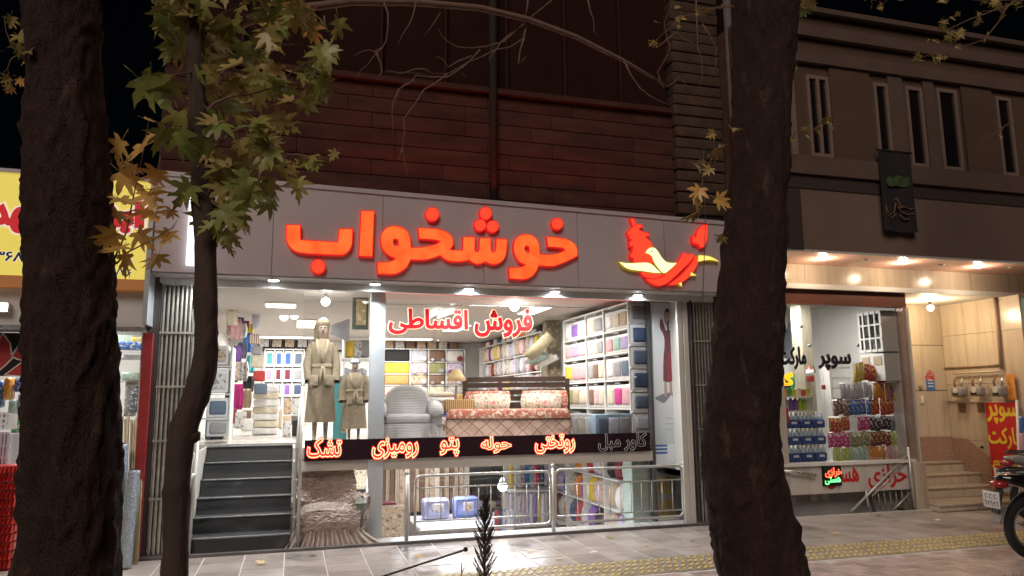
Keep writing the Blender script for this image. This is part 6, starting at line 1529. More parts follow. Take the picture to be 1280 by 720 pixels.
# water packs
m_bot = M('bottle_blue', (.45, .58, .66), rough=.12, var=.1, scale=12, spec=.7); m_wrap = M('shrink_wrap_blue', (.04, .08, .28), rough=.25, var=.35, scale=14); m_cap = M('cap_white', (.75, .78, .82), rough=.4)
def bottle(mb, x, y, z, r, h): mb.lathe((x, y, z), [(r*.9, 0), (r, h*.04), (r, h*.30), (r*.9, h*.36), (r, h*.42), (r, h*.66), (r*.75, h*.78), (r*.38, h*.88), (r*.36, h*.93)], 10)
bx0, bx1 = P(986, 550, .4).x, P(1034, 550, .4).x; zr3 = [P(1010, y, .4).z for y in (577.5, 556.5, 536)]
wm = None; clears = []
pw = (bx1-bx0)/3; hh_ = zr3[1]-zr3[0]
for r_ in range(3):
    for c_ in range(-2, 3):
        x = bx0+pw*(c_+.5); z = mz0-.018+r_*hh_ if False else zr3[0]+r_*hh_
        lab = '%s water bottles in %s, %s layer, %s' % ('pack of' if c_ >= 0 else 'pack of clear', 'blue wrap' if c_ >= 0 else 'clear wrap', ['bottom', 'middle', 'top'][r_], ['next to the trunk', 'beside the blue ones', 'left end of the blue ones', 'middle of the blue ones', 'right end by the column'][c_+2])
        if wm is None:
            t_ = thing('water_pack', lab, 'water pack', (x, .5, z), 'water packs stacked in the grocery window'); wm = t_
            for a in range(3):
                for b2 in range(2):
                    mb = MB(); bottle(mb, x+(a-1)*pw*.31, .5+(b2-.5)*.09, z+.002, pw*.15, hh_*.95); bo = mb.build('bottle', m_bot, t_)
                    MB().cyl((x+(a-1)*pw*.31, .5+(b2-.5)*.09, z+hh_*.885), pw*.065, hh_*.08, 10).build('cap', m_cap, bo)
            MB().rbox(x-pw*.475, x+pw*.475, .40, .60, z+.004, z+hh_*.55, .03).build('wrap', m_wrap, t_)
            MB().rbox(x-pw*.2, x+pw*.2, .392, .399, z+hh_*.28, z+hh_*.42, .002).build('logo', m_cap, t_)
            base_x, base_z = x, z
        else:
            t_ = clone(wm, (x, .5, z), lab)
        if c_ < 0: clears.append(t_)
for t_ in clears:
    for ch in t_.children:
        if ch.name.startswith('wrap'):
            me = ch.data.copy(); me.materials.clear(); me.materials.append(M('shrink_wrap_clear', (.40, .44, .46), rough=.15, var=.3, scale=14)); ch.data = me
MB().box(bx0-2*pw-.05, bx1+.03, .36, .66, mz0-.02, zr3[0]-.001).solo('water_pallet', m_white, 'low white board under the stacked water packs', 'board')
# shelf with larger bottles and small boxes above
zs1, zs2 = P(990, 513, .5).z, P(990, 495.5, .5).z
sh_ = rack('bottle_shelf', 'two tier shelf of bottles above the water packs', bx0-2*pw, P(1014, 500, .5).x, .42, .75, [zs1, zs2], [bx0-2*pw+.02, P(1013, 500, .5).x])
x = P(966, 500, .5).x; i = 0
while x < P(1010, 500, .5).x:
    c = ['silver', 'silver', 'silver', 'silver', 'purple', 'purple', 'lime', 'lime'][min(7, i)]
    mb = MB(); bottle(mb, x, .52, zs1+.002, .036, (zs2-zs1)*.95)
    mb.solo('drink_bottle', M('drink_'+c, PAL[c], rough=.15, var=.2, scale=10), '%s drink bottle on the shelf above the water packs, %s from the left' % (c, ORD[i]), 'bottle', 'drink bottles'); x += .078; i += 1
for i in range(8):
    c = ['beige', 'yellow', 'orange', 'green', 'yellow', 'white', 'red', 'lime'][i]; p = P(970+i*5.6, 495, .5)
    MB().rbox(p.x-.026, p.x+.026, .47, .55, zs2+.002, zs2+.10+.02*(i % 2), .006).solo('spice_jar', cloth(c), '%s small jar on top of the bottle shelf, %s from the left' % (c, ORD[i]), 'jar', 'jars on the bottle shelf')
p = P(1011.5, 458, 1.0)
fe = thing('fire_extinguisher', 'red fire extinguisher with white label hanging on the wooden column', 'extinguisher', (p.x, .98, P(1011, 476, 1.0).z))
z0 = P(1011, 477, 1).z; z1 = P(1011, 462, 1).z
MB().lathe((p.x, .99, z0), [(.05, 0), (.06, .02), (.06, (z1-z0)*.8), (.035, z1-z0), (.02, z1-z0+.05)], 14).build('cylinder', M('fire_red', (.42, .03, .03), rough=.3), fe)
MB().lathe((p.x, .99, z0+.08), [(.0605, 0), (.0605, .10)], 14).build('label_sleeve', m_white, fe)
MB().tube([(p.x, .97, z1+.03), (p.x+.03, .94, z1+.06), (p.x+.05, .93, z1-.05)], .008, 6).build('hose', m_dark, fe)
p = P(1029, 481, .8)
MB().rbox(p.x-.035, p.x+.035, .79, .8, p.z-.07, p.z-.0, .004).solo('red_card', cloth('red'), 'small red card hanging right of the wooden column', 'card')
p = P(984, 518, .3); MB().rbox(p.x-.05, p.x+.02, .29, .30, p.z-.12, p.z+.09, .003).solo('shop_ticket', M('ticket_red', (.5, .06, .05), var=.3, scale=30), 'red and white price ticket in front of the bottles', 'price card')
# row of black bags far at left of glass
for i in range(3):
    p = P(985+i*8, 480, 1.4); MB().rbox(p.x-.06, p.x+.05, 1.4, 1.6, p.z-.12, p.z+.10+.03*i, .03).solo('dark_bag', cloth(['black', 'green', 'black'][i]), '%s bag on the counter behind the glowing yellow word, %s' % (['black', 'dark green', 'second black'][i], ['left', 'middle', 'right'][i]), 'bag', 'bags behind the yellow word')

# ------------------------------------------------------------------ marble entrance recess with steps
WX = 10.5; YB2 = 1.15
xp0, xp1 = P(1142, 600, .0).x, P(1157, 600, .0).x
MB().rbox(xp0, xp1, -.03, .9, .0, P(1150, 578, -.03).z, .01).solo('stone_plinth', m_marble, 'low travertine pier between the stairwell and the stone steps', 'pier')
rec = thing('entrance_wall', 'travertine faced entrance walls lit warm by a hanging bulb', 'wall', (9.6, YB2, 0))
zc_ = zf0-.02
for i in range(4):
    for j, (z0, z1) in enumerate(((.95, 1.7), (1.71, 2.45), (2.46, zc_))):
        xa_ = gx1+.09+(WX-gx1-.09)*i/4; xb_ = gx1+.09+(WX-gx1-.09)*(i+1)/4
        MB().box(xa_+.002, xb_-.002, YB2, YB2+.04, z0, z1).build('wall_slab', m_marble, rec)
MB().box(gx1+.09, WX, YB2-.012, YB2+.04, .0, .945).build('skirting_slab', m_granite, rec)
for i, (ya, yb_) in enumerate(((YB2, .7), (.7, .2), (.2, -.3))):
    for j, (z0, z1) in enumerate(((0, .9), (.905, 1.8), (1.805, 2.6), (2.605, zc_))):
        MB().box(WX, WX+.04, yb_+.002, ya-.002, z0, z1).build('wall_slab', m_marble, rec)
MB().prism([(YB2-.012, .0), (YB2-.012, .93), (.85, .93), (-.1, .28), (-.1, 0)], WX-.012, WX-.001, 'YZ').build('skirting_slab', m_granite, rec)
MB().box(gx1+.088, gx1+.1, .14, YB2, 0, zc_).build('inner_wall', m_marble, rec)
MB().box(gx1+.09, WX+.05, -.02, YB2+.1, zc_-.0, zc_+.05).build('ceiling', m_offwhite, rec)
sp_ = thing('stone_steps', 'pale stone steps rising into the marble entrance', 'stairs', (9.6, 0, 0))
for k in range(4):
    y0 = -.12+k*.30 if k else -.2; z0 = .0 if k == 0 else .10+.155*(k-1); z1 = .10+.155*k
    if k == 0: z0, z1 = 0.006, .10
    MB().rbox(xp1+.01, WX-.015, y0+(.3 if k == 0 else .3)-.3 + (0 if k == 0 else .18), YB2-.014, z0, z1-.03, .003).build('riser', m_marble, sp_)
    MB().rbox(xp1+.01, WX-.015, y0-.02+(0 if k == 0 else .18), YB2-.014, z1-.029, z1, .006).build('tread', m_step, sp_)
pendant(1163, 384.5, .5, .05, 'warm flattened bulb hanging in the marble entrance', 16, zc_, e=42, lc=(1, .74, .45))
# downpipe and niche on the side wall, gas meters
def PW(x, y): return PX(x, y, WX-.03)
nic = thing('meter_niche', 'shallow framed niche on the side wall behind the gas meters', 'niche', tuple(PW(1215, 500)))
m_nf = M('niche_frame', (.28, .19, .12), rough=.5, var=.2)
a, b2, c2, d2 = PX(1172, 461, WX-.01), PX(1252, 456, WX-.01), PX(1178, 501, WX-.01), PX(1258, 503, WX-.01)
MB().tube([a, b2], .02, 4).build('frame_bar', m_nf, nic); MB().tube([a, c2], .025, 4).build('frame_bar', m_nf, nic); MB().tube([c2, d2], .018, 4).build('frame_bar', m_tile, nic)
m_gpipe = M('yellow_pipe', (.55, .46, .34), rough=.5)
MB().tube([PW(1243, 372), PW(1246, 400), PW(1252, 462)], .025, 8).solo('gas_pipe', M('pink_pipe', (.42, .28, .2), rough=.5), 'tall pinkish gas pipe running down the marble side wall', 'pipe')
MB().tube([PX(1192, 467, WX-.06), PX(1250, 464, WX-.06)], .016, 8).solo('gas_pipe', m_gpipe, 'level pale gas pipe above the three gas meters', 'pipe')
for i, (px, py) in enumerate(((1198, 486), (1221, 485), (1248, 485))):
    p = PX(px, py, WX-.14); t_ = thing('gas_meter', 'grey gas meter on the marble wall, %s of the three' % ['leftmost', 'middle', 'rightmost'][i], 'gas meter', (p.x, p.y, p.z-.1), 'gas meters on the entrance wall')
    z = p.z
    MB().rbox(p.x-.07, p.x+.07, p.y-.10, p.y+.10, z-.13, z+.03, .04).build('body', M('meter_grey', (.26, .25, .25), rough=.45, var=.1), t_)
    MB().lathe((p.x-.075, p.y, z-.03), [(.045, 0), (.045, .01)], 14, 'X').build('dial', m_offwhite, t_)
    MB().rbox(p.x-.075, p.x-.07, p.y-.05, p.y+.05, z-.1, z-.07, .002).build('counter', m_dark, t_)
    for s_ in (-1, 1): MB().tube([(p.x, p.y+s_*.06, z+.02), (p.x, p.y+s_*.07, z+.10), (p.x+.04, p.y+s_*.07, z+.18)], .018, 8).build('union', cloth('brown') if s_ > 0 else m_steel, t_)
for i, px in enumerate((1202, 1225)):
    a, c = PX(px-5, 504, WX-.02), PX(px+5, 516, WX-.02)
    MB().box(WX-.006, WX-.001, c.y, a.y, c.z, a.z).solo('wall_vent', cloth('brown'), 'dark square opening under the gas meters, %s' % ['left', 'right'][i], 'vent', 'openings under the gas meters')
# blue and red notice, small switch and pipe on the back wall
a, c = P(1157, 462, YB2-.02), P(1170, 488, YB2-.02)
nt_ = thing('safety_notice', 'small red and blue notice stuck on the marble back wall', 'notice', ((a.x+c.x)/2, YB2, c.z))
MB().box(a.x, c.x, YB2-.01, YB2-.002, c.z, (a.z+c.z)/2).build('blue_part', cloth('blue'), nt_); MB().prism([(a.x, (a.z+c.z)/2+.002), (c.x, (a.z+c.z)/2+.002), (c.x, a.z-.06), ((a.x+c.x)/2, a.z), (a.x, a.z-.1)], YB2-.01, YB2-.002).build('red_part', pattern_mat('red_notice', (.45, .07, .08), (.6, .5, .5), 20, thr=.35), nt_)
for k in range(3): MB().box(a.x+.03, c.x-.03, YB2-.013, YB2-.0105, c.z+.06+k*.05, c.z+.075+k*.05).build('text_line', m_white, nt_)
p = P(1151, 484, YB2-.02); MB().rbox(p.x-.03, p.x+.03, YB2-.03, YB2-.001, p.z-.03, p.z+.03, .01).solo('tap', m_steel, 'small metal tap on the marble wall left of the notice', 'tap')
p = P(1153, 500, YB2-.02); MB().rbox(p.x-.02, p.x+.02, YB2-.03, YB2-.001, p.z-.06, p.z+.06, .01).solo('wall_socket', m_white, 'small white fitting under the tap on the marble wall', 'fitting')
p = PX(1227, 559, WX-.02); MB().lathe((WX-.03, p.y, p.z), [(.02, 0), (.02, .03)], 10, 'X').solo('door_stud', m_dark, 'dark round stud on the marble side wall left of the red banner', 'stud')
# orange paper and red banner on the wall edge: flat sheets hung toward the street
def XW(x, y, dX=.05): return PX(x, y, WX-dX)
a, c = XW(1257, 468), XW(1271, 500)
pp_ = thing('orange_paper', 'orange printed paper on the wall right of the gas meters', 'paper', (WX-.05, c.y, c.z))
MB().box(WX-.05, WX-.046, c.y, a.y, c.z, a.z).build('sheet', M('orange_sheet', (.70, .27, .06), rough=.7), pp_)
for k in range(4): MB().box(WX-.052, WX-.0505, c.y+.02, a.y-.02, c.z+.04+k*.075, c.z+.055+k*.075).build('print_line', cloth('yellow'), pp_)
bn = thing('grocery_banner', 'red banner with yellow Persian words beside the stone steps', 'banner', (WX-.06, -.1, .3))
a, c = XW(1231, 503, .08), XW(1280, 601, .08)
bx = WX-.08
MB().box(bx, bx+.004, c.y, a.y, c.z, a.z).build('cloth', M('banner_red', (.55, .02, .025), rough=.6, var=.08), bn)
wy = lambda u, v, q: (bx-.001-q, -u, v)
for (tx, x0, y0, x1, y1) in (('سوپر', 1233, 506, 1275, 530), ('مارکت', 1235, 534, 1279, 562), ('گندم', 1240, 568, 1282, 592)):
    p0_, p1_ = XW(x0, y0, .08), XW(x1, y1, .08)
    lettering(tx, -p0_.y, -p1_.y, p1_.z+0*.1, p0_.z, wy, .003, M('banner_yellow', (.80, .60, .05), rough=.6, var=0), bn, off=.055)
p0_, p1_ = XW(1243, 594, .08), XW(1252, 599, .08); lettering('۳۳', -p0_.y, -p1_.y, p1_.z, p0_.z, wy, .003, M('banner_yellow'), bn, off=.03, raw=True)
# next shop at the far right: greenish glazing and stacked goods
nx = thing('neighbour_window', 'greenish lit glazing with pale frames at the right edge', 'window', (12, .1, 0))
for i in range(5):
    x0 = WX+.08+i*1.15
    MB().box(x0, x0+.06, .0, .12, 1.3, zc_).build('frame', m_offwhite, nx); MB().box(x0+.06, x0+1.15, .05, .07, 1.3, zc_).build('pane', M('green_glass', (.30, .38, .30), rough=.25, emit=(.22, .30, .20), es=.5, var=.1), nx)
MB().box(WX+.08, WX+5.8, -.0, .1, .0, 1.29).build('panel', cloth('white'), nx); MB().box(WX+.14, WX+5.8, .0, .04, 1.95, 1.99).build('crossbar', m_offwhite, nx)
for k, (y0, y1, c) in enumerate(((520, 540, 'blue'), (541, 562, 'pink'), (563, 582, 'magenta'), (583, 603, 'yellow'))):
    p0_, p1_ = P(1277, y0, -.5), P(1310, y1, -.5); MB().rbox(p0_.x, p1_.x, -.5, -.40, p1_.z, p0_.z-.01, .02).solo('display_box', pattern_mat('goods_'+c, PAL[c], (.7, .66, .66), 9, thr=.35), '%s printed display box behind the thin white pole, %s from the top' % (c, ORD[k]), 'box', 'display boxes at the right edge')
q0 = P(1285, 603, -.5); MB().rbox(P(1277, 600, -.5).x, P(1310, 600, -.5).x, -.5, -.40, .003, q0.z-.002, .01).solo('display_stand', cloth('white'), 'white stand under the display boxes at the right edge', 'stand')
p0_, p1_ = P(1271, 500, -.55), P(1274, 618, -.55)
MB().tube([(p1_.x, -.55, .002), (p0_.x, -.55, p0_.z)], .018, 8).solo('thin_pole', m_white, 'thin white pole standing before the red banner', 'pole')
# cloth banner hanging from the upper windows
hb_ = thing('mourning_banner', 'black cloth banner with green print and pale calligraphy hung below the windows', 'banner', (9, BY-.1, 4))
a, c = P(1097, 187, BY-.09), P(1147, 290, BY-.09); vs = []; n1, n2 = 12, 14
for i in range(n1+1):
    for j in range(n2+1): u, v = i/n1, j/n2; vs.append((a.x+(c.x-a.x)*u, BY-.09-.018*sin(u*9+v*2)*(1-v*.7), (c.z-.02*sin(u*3))*(1-v)+a.z*v))
k0 = len(vs); vs += [(x, y+.006, z) for x, y, z in vs]
fs = [(i*(n2+1)+j, (i+1)*(n2+1)+j, (i+1)*(n2+1)+j+1, i*(n2+1)+j+1) for i in range(n1) for j in range(n2)]; fs += [tuple(q+k0 for q in reversed(f)) for f in fs]
MB().add(vs, fs, True).build('cloth', M('banner_black', (.022, .018, .022), rough=.9), hb_)
w_ = c.x-a.x; H_ = a.z-c.z
gm = M('banner_green', (.05, .09, .03), rough=.9, var=.5, scale=14)
lp = [(a.x+w_*u, c.z+H_*v) for u, v in ((.12, .58), (.2, .68), (.35, .64), (.5, .70), (.7, .66), (.88, .70), (.85, .56), (.6, .54), (.4, .56), (.25, .53))]
V, F = fill([smooth_loop(lp, 2, 180)]); vs, fs = slab(V, F, .002, lambda u, v, q: (u, BY-.112-q, v)); MB().add(vs, fs).build('green_print', gm, hb_)
cm = M('banner_ochre', (.20, .11, .05), rough=.9)
for pts in ([(.05, .30), (.15, .18), (.30, .22), (.36, .34), (.42, .28)], [(.38, .33), (.5, .24), (.7, .20), (.92, .22)], [(.45, .28), (.6, .30), (.8, .27), (.9, .29)], [(.32, .36), (.40, .40), (.46, .34), (.55, .27)], [(.08, .27), (.05, .2), (.2, .14), (.34, .20)], [(.45, .2), (.6, .14), (.75, .15)]):
    MB().tube([(a.x+w_*u, BY-.113, c.z+H_*v) for u, v in pts], .012, 6, sq=(1, .5)).build('calligraphy', cm, hb_)
MB().tube([(a.x-.03, BY-.09, a.z), (c.x+.03, BY-.09, a.z)], .012, 6).build('rod', m_dark, hb_)

# ================================================================== shop on the left
LY = -.35
ls = thing('yellow_sign', 'bright yellow lightbox sign with red Persian name and blue digits', 'sign', (-3, LY, 3))
lx1 = P(185, 290, LY).x; lx0 = -5.6
tzL, bzL, ozL = P(160, 226, LY).z, P(160, 357, LY).z, P(160, 349, LY).z
m_ysg = M('yellow_lightbox', (.62, .52, .10), rough=.4, var=.06, emit=(1, .80, .15), es=.58)
MB().box(lx0, lx1, LY, GY-.1, ozL+.004, tzL).build('face', m_ysg, ls)
MB().box(lx0, lx1, LY, GY-.1, bzL-.04, ozL).build('orange_band', M('orange_band', (.55, .24, .08), emit=(.8, .3, .08), es=.12, var=0), ls)
MB().box(lx1+.002, lx1+.05, LY-.03, GY, bzL-.4, tzL+.04).build('side_return', m_alu, ls)
MB().box(lx0, lx1+.05, LY-.02, GY-.1, tzL+.002, tzL+.04).build('top_trim', m_facia, ls)
mred = M('sign_red', (.55, .02, .03), rough=.4, emit=(.7, .02, .03), es=.5, var=0); mwh = M('sign_white_edge', (.85, .85, .8), rough=.4, emit=(1, 1, .9), es=.5, var=0)
for tx, x0, x1 in (('مشهد', -6, 84), ('ابزار', 92, 176)):
    a, c = P(x0, 250, LY), P(x1, 292, LY)
    lettering(tx, a.x, c.x, c.z, a.z, pl(LY-.001), .004, mwh, ls, off=.22, name='letter_edge'); lettering(tx, a.x, c.x, c.z, a.z, pl(LY-.006), .006, mred, ls, off=.13)
mnv = M('sign_navy', (.02, .03, .14), rough=.4, var=0)
for (tx, x0, y0, x1, y1) in (('۰۳۶۸', -12, 314, 29, 327), ('۷۷۶', 142, 336, 164, 345), ('۸', 158, 322, 166, 330)):
    a, c = P(x0, y0, LY), P(x1, y1, LY); lettering(tx, a.x, c.x, c.z, a.z, pl(LY-.001), .003, mwh, ls, off=.10, raw=True, name='digit_edge'); lettering(tx, a.x, c.x, c.z, a.z, pl(LY-.005), .004, mnv, ls, off=.04, raw=True, name='digits')
pan = thing('grey_fascia', 'plain grey fascia board under the yellow sign', 'fascia', (-3, -.2, 2.6))
z0_ = P(160, 409, -.2).z
for i in range(4): MB().box(lx1-(i+1)*1.0+.003, lx1-i*1.0-.003, -.22, .2, z0_, bzL-.045).build('board', m_lintel, pan)
MB().box(lx0, lx1, -.24, .2, z0_-.05, z0_-.004).build('bottom_trim', m_steel, pan)
rp = MB().box(P(182, 500, -.1).x-.06, P(190, 500, -.1).x-.03, -.12, .2, 0, z0_-.052); rp.solo('red_post', M('post_red', (.30, .03, .03), rough=.4, var=.2, scale=4), 'dark red post between the household shop and the folded shutter', 'post')
p = P(2, 384, -.3); dl = thing('flood_lamp', 'bright small lamp on the grey board of the left shop', 'lamp', (p.x, -.3, p.z), None)
MB().rbox(p.x-.09, p.x+.06, -.30, -.23, p.z-.05, p.z+.05, .01).build('housing', m_white, dl); MB().box(p.x-.08, p.x+.05, -.306, -.301, p.z-.04, p.z+.04).build('lens', m_lampglass, dl)
ld = bpy.data.lights.new('flood_light', 'SPOT'); ld.energy = 40; ld.spot_size = rad(140); ld.spot_blend = 1; ld.shadow_soft_size = .05
lo = bpy.data.objects.new('flood_light', ld); COL.objects.link(lo); lo.parent = dl; lo.location = (0, -.05, -.03); lo.rotation_euler = (rad(-35), 0, 0)
# left shop shell
struct('left_floor', MB().box(-8, -1.6, 0, 5, -.05, .01), m_tile); struct('left_wall_back', MB().box(-8, -1.56, 5, 5.1, 0, 3.2), m_white); struct('left_wall_right', MB().box(-1.62, -1.56, .25, 5, 0, 3.2), m_offwhite); struct('left_ceiling', MB().box(-8, -1.56, .2, 5.1, 3.1, 3.2), m_ceil); struct('left_wall_outer', MB().box(-8.1, -8, 0, 5, 0, 3.2), m_white)
panel_lamp(-2.6, 1.2, 3.1, .3, 1, 50, 'long ceiling light in the left household shop near the street', (1, .98, .95)); panel_lamp(-3.4, 3.2, 3.1, .3, 1, 50, 'long ceiling light deep in the left household shop', (1, .98, .95))
bs = thing('black_sign', 'black sign board with red petals outlined in white in the left shop', 'sign', (-3.6, .1, 2))
a, c = P(-60, 415, .05), P(27, 470, .05); MB().box(a.x, c.x, .05, .08, c.z, a.z).build('board', m_dark, bs)
for pts in ([(-8, 468), (-10, 440), (4, 418), (12, 430), (14, 448), (6, 456)], [(16, 445), (30, 424), (24, 436), (29, 450), (22, 448)], [(8, 468), (30, 452), (34, 470)]):
    lp = [(P(x, y, .05).x, P(x, y, .05).z) for x, y in pts]
    V, F = fill([grow(lp, .015)]); vs, fs = slab(V, F, .004, lambda u, v, q: (u, .048-q, v)); MB().add(vs, fs).build('petal_edge', m_white, bs)
    V, F = fill([lp]); vs, fs = slab(V, F, .004, lambda u, v, q: (u, .043-q, v)); MB().add(vs, fs).build('petal', cloth('red'), bs)
# goods at the far left
def crate(x0, y0, x1, y1, Y, c, lab, d_=.3):
    p0_, p1_ = P(x0, y1, Y), P(x1, y0, Y); t_ = thing('plastic_basket', lab, 'basket', ((p0_.x+p1_.x)/2, Y, p0_.z), 'plastic baskets of the left shop')
    m_ = M('plastic_'+c, PAL[c], rough=.35, var=.05); n = 6
    for i in range(n+1):
        x = p0_.x+(p1_.x-p0_.x-.02)*i/n; MB().box(x, x+.02, Y, Y+.012, p0_.z, p1_.z).build('rib', m_, t_)
    for k in range(4):
        z = p0_.z+(p1_.z-p0_.z-.025)*k/3; MB().box(p0_.x, p1_.x, Y+.004, Y+.02, z, z+.025).build('band', m_, t_)
    MB().box(p0_.x, p1_.x, Y+.021, Y+d_, p0_.z, p1_.z-.02).build('body', m_, t_)
crate(-22, 540, 12, 590, -.15, 'silver', 'pale blue plastic laundry basket at the left edge above the red trays')
crate(-30, 515, 10, 538, .0, 'white', 'white plastic basket above the pale blue one at the left edge')
for i, (x0, y0, x1, y1, c) in enumerate(((2, 472, 14, 500, 'orange'), (14, 472, 27, 490, 'blue'), (8, 500, 20, 522, 'mint'), (18, 492, 28, 512, 'lilac'), (12, 520, 28, 545, 'green'), (-12, 476, 2, 510, 'blue'), (18, 545, 28, 575, 'white'), (12, 560, 20, 578, 'lime'))):
    p0_, p1_ = P(x0, y1, .6), P(x1, y0, .6)
    MB().rbox(p0_.x, p1_.x, .6+.05*(i % 2), .8, p0_.z, p1_.z, .03).solo('household_item', snack_mat(c), '%s packaged household item at the left edge, %s in the heap' % (c, ['upper left', 'upper right', 'middle', 'middle right', 'low right', 'far left', 'lowest right', 'lowest'][i]), 'household item', 'household goods of the left shop')
MB().box(P(-20, 600, .9).x, P(32, 600, .9).x, .85, 1.2, .01, P(10, 578, .9).z).solo('goods_counter', cloth('grey'), 'grey counter behind the baskets of the left shop', 'counter')
# stacked red egg trays
et = thing('egg_tray_stack', 'tall stack of red plastic egg trays beside the left trunk', 'tray stack', (P(8, 690, -.45).x, -.45, 0))
a, c = P(-40, 682, -.45), P(25, 580, -.45); m_rp = M('plastic_tray_red', (.50, .03, .02), rough=.35, var=.1)
nz = 13
for k in range(nz):
    z0_, hh2 = .01+(c.z-.01)*k/nz, (c.z-.01)/nz; mb = MB(); n = 11
    for i in range(n):
        x0 = a.x+(c.x-a.x)*i/n; x1 = a.x+(c.x-a.x)*(i+1)/n; xm = (x0+x1)/2
        mb.add([(x0, -.45, z0_), (xm, -.50, z0_), (x1, -.45, z0_), (x1-.006, -.44, z0_+hh2*.75), (xm, -.452, z0_+hh2*.95), (x0+.006, -.44, z0_+hh2*.75)], [(0, 1, 4, 5), (1, 2, 3, 4)])
    mb.box(a.x, c.x, -.43, -.15, z0_, z0_+hh2*.8).build('tray', m_rp, et)
MB().rbox(P(-30, 690, -.6).x, P(16, 690, -.6).x, -.8, -.5, 0, .07, .01).solo('flat_board', m_step, 'pale flat slab on the pavement in front of the egg trays', 'board')
# goods right of the trunk: bamboo sticks, wire mesh rolls
bst = thing('bamboo_bundle', 'bundle of pale bamboo sticks leaning beside the red post', 'bamboo bundle', (P(165, 600, -.1).x, -.12, 0))
for i in range(16):
    px = 149+i*2.0; top = P(px+R.uniform(-1, 2), 522+R.uniform(-3, 10), .02); bot = P(px-6+R.uniform(-1, 1), 690, -.3); bot.z = .01
    MB().tube([bot, top], .012, 6).build('stick', M('bamboo', (.50, .42, .26), rough=.6, var=.15, scale=20, stretch=(1, 1, .3)), bst)
m_mesh = M('wire_mesh_roll', (.34, .40, .46), rough=.4, metal=.4, var=.3, scale=40, bump=.8, bscale=60)
for i, (p0_, p1_, r_, lab) in enumerate((((156, 712), (168, 588), .055, 'tall grey blue roll of wire mesh leaning in front of the bamboo'), ((143, 700), (153, 555), .06, 'second roll of wire mesh half hidden by the thick trunk'))):
    a, c = P(*p0_, -.42 if i == 0 else -.3), P(*p1_, -.3 if i == 0 else -.2); a.z = max(a.z, .012)
    t_ = thing('mesh_roll', lab, 'mesh roll', (a.x, a.y, 0), 'rolls of wire mesh')
    MB().tube([a+(c-a)*k/30 for k in range(31)], [r_*(1+.05*(k % 2)) for k in range(31)], 14).build('roll', m_mesh, t_)
    d_ = (c-a).normalized(); MB().tube([c-d_*.002, c+d_*.01], r_*.6, 12).build('core_end', m_dark, t_)
for i, (px, py, w1, h1, c) in enumerate(((163, 432, .28, .10, 'blue'), (170, 425, .12, .08, 'yellow'), (176, 428, .1, .07, 'yellow'), (165, 446, .3, .06, 'silver'), (160, 470, .2, .1, 'mint'), (172, 500, .22, .3, 'slate'), (158, 500, .12, .4, 'grey'), (166, 480, .25, .08, 'pink'), (150, 425, .2, .2, 'mint'))):
    p = P(px, py, 1.2); MB().rbox(p.x-w1/2, p.x+w1/2, 1.2+.03*i, 1.35+.03*i, p.z-h1/2, p.z+h1/2, .02).solo('household_item', snack_mat(c), '%s item on the shelf seen between trunk and red post, %s' % (c, ['broad', 'left of the yellow pair', 'right of the yellow pair', 'flat', 'small', 'tall wide', 'tall narrow', 'flat pink', 'behind the trunk'][i]), 'household item', 'shelf goods by the red post')
rack('household_shelf', 'white shelving behind the bamboo sticks in the left shop', -2.3, -1.66, 1.5, 1.9, [.4, .9, 1.4, 1.9, 2.4], [-2.28, -1.68])

# ------------------------------------------------------------------ small things on the pavement
for i, (px, py) in enumerate(((1172, 650), (988, 656), (1098, 645), (742, 690), (808, 683), (391, 695))):
    g0 = G(px, py, .004); sc = .05
    MB().add([(g0.x-sc, g0.y-.02, .003), (g0.x+.01, g0.y-.035, .006), (g0.x+sc, g0.y, .004), (g0.x+.01, g0.y+.03, .014), (g0.x-sc*.6, g0.y+.02, .005), (g0.x, g0.y, .022)], [(0, 1, 5), (1, 2, 5), (2, 3, 5), (3, 4, 5), (4, 0, 5)]).solo('litter_scrap', [cloth('white'), cloth('beige'), cloth('brown')][i % 3], '%s scrap of litter lying %s' % (['white', 'beige', 'brown'][i % 3], ['left of the stone steps', 'beside the right trunk', 'in front of the red lettering', 'in front of the middle railing post', 'before the right half of the railing', 'below the covered armchair'][i]), 'litter', 'litter on the pavement')
a, c = G(470, 725, .25), G(583, 686, .1)
a = P(455, 728, -3.0); c = P(582, 687, -2.6)
rod = thing('thin_rod', 'thin dark rod with a knob end slanting over the pavement', 'rod', tuple(a))
ddr = (c-a); t0_ = (a.z+.0)/max(1e-3, 1)
MB().tube([a-ddr*3, c], .008, 8).build('shaft', m_dark, rod); MB().lathe((c.x, c.y, c.z-.015), [(.01, 0), (.02, .01), (.018, .03), (.006, .035)], 12).build('knob', m_dark, rod)

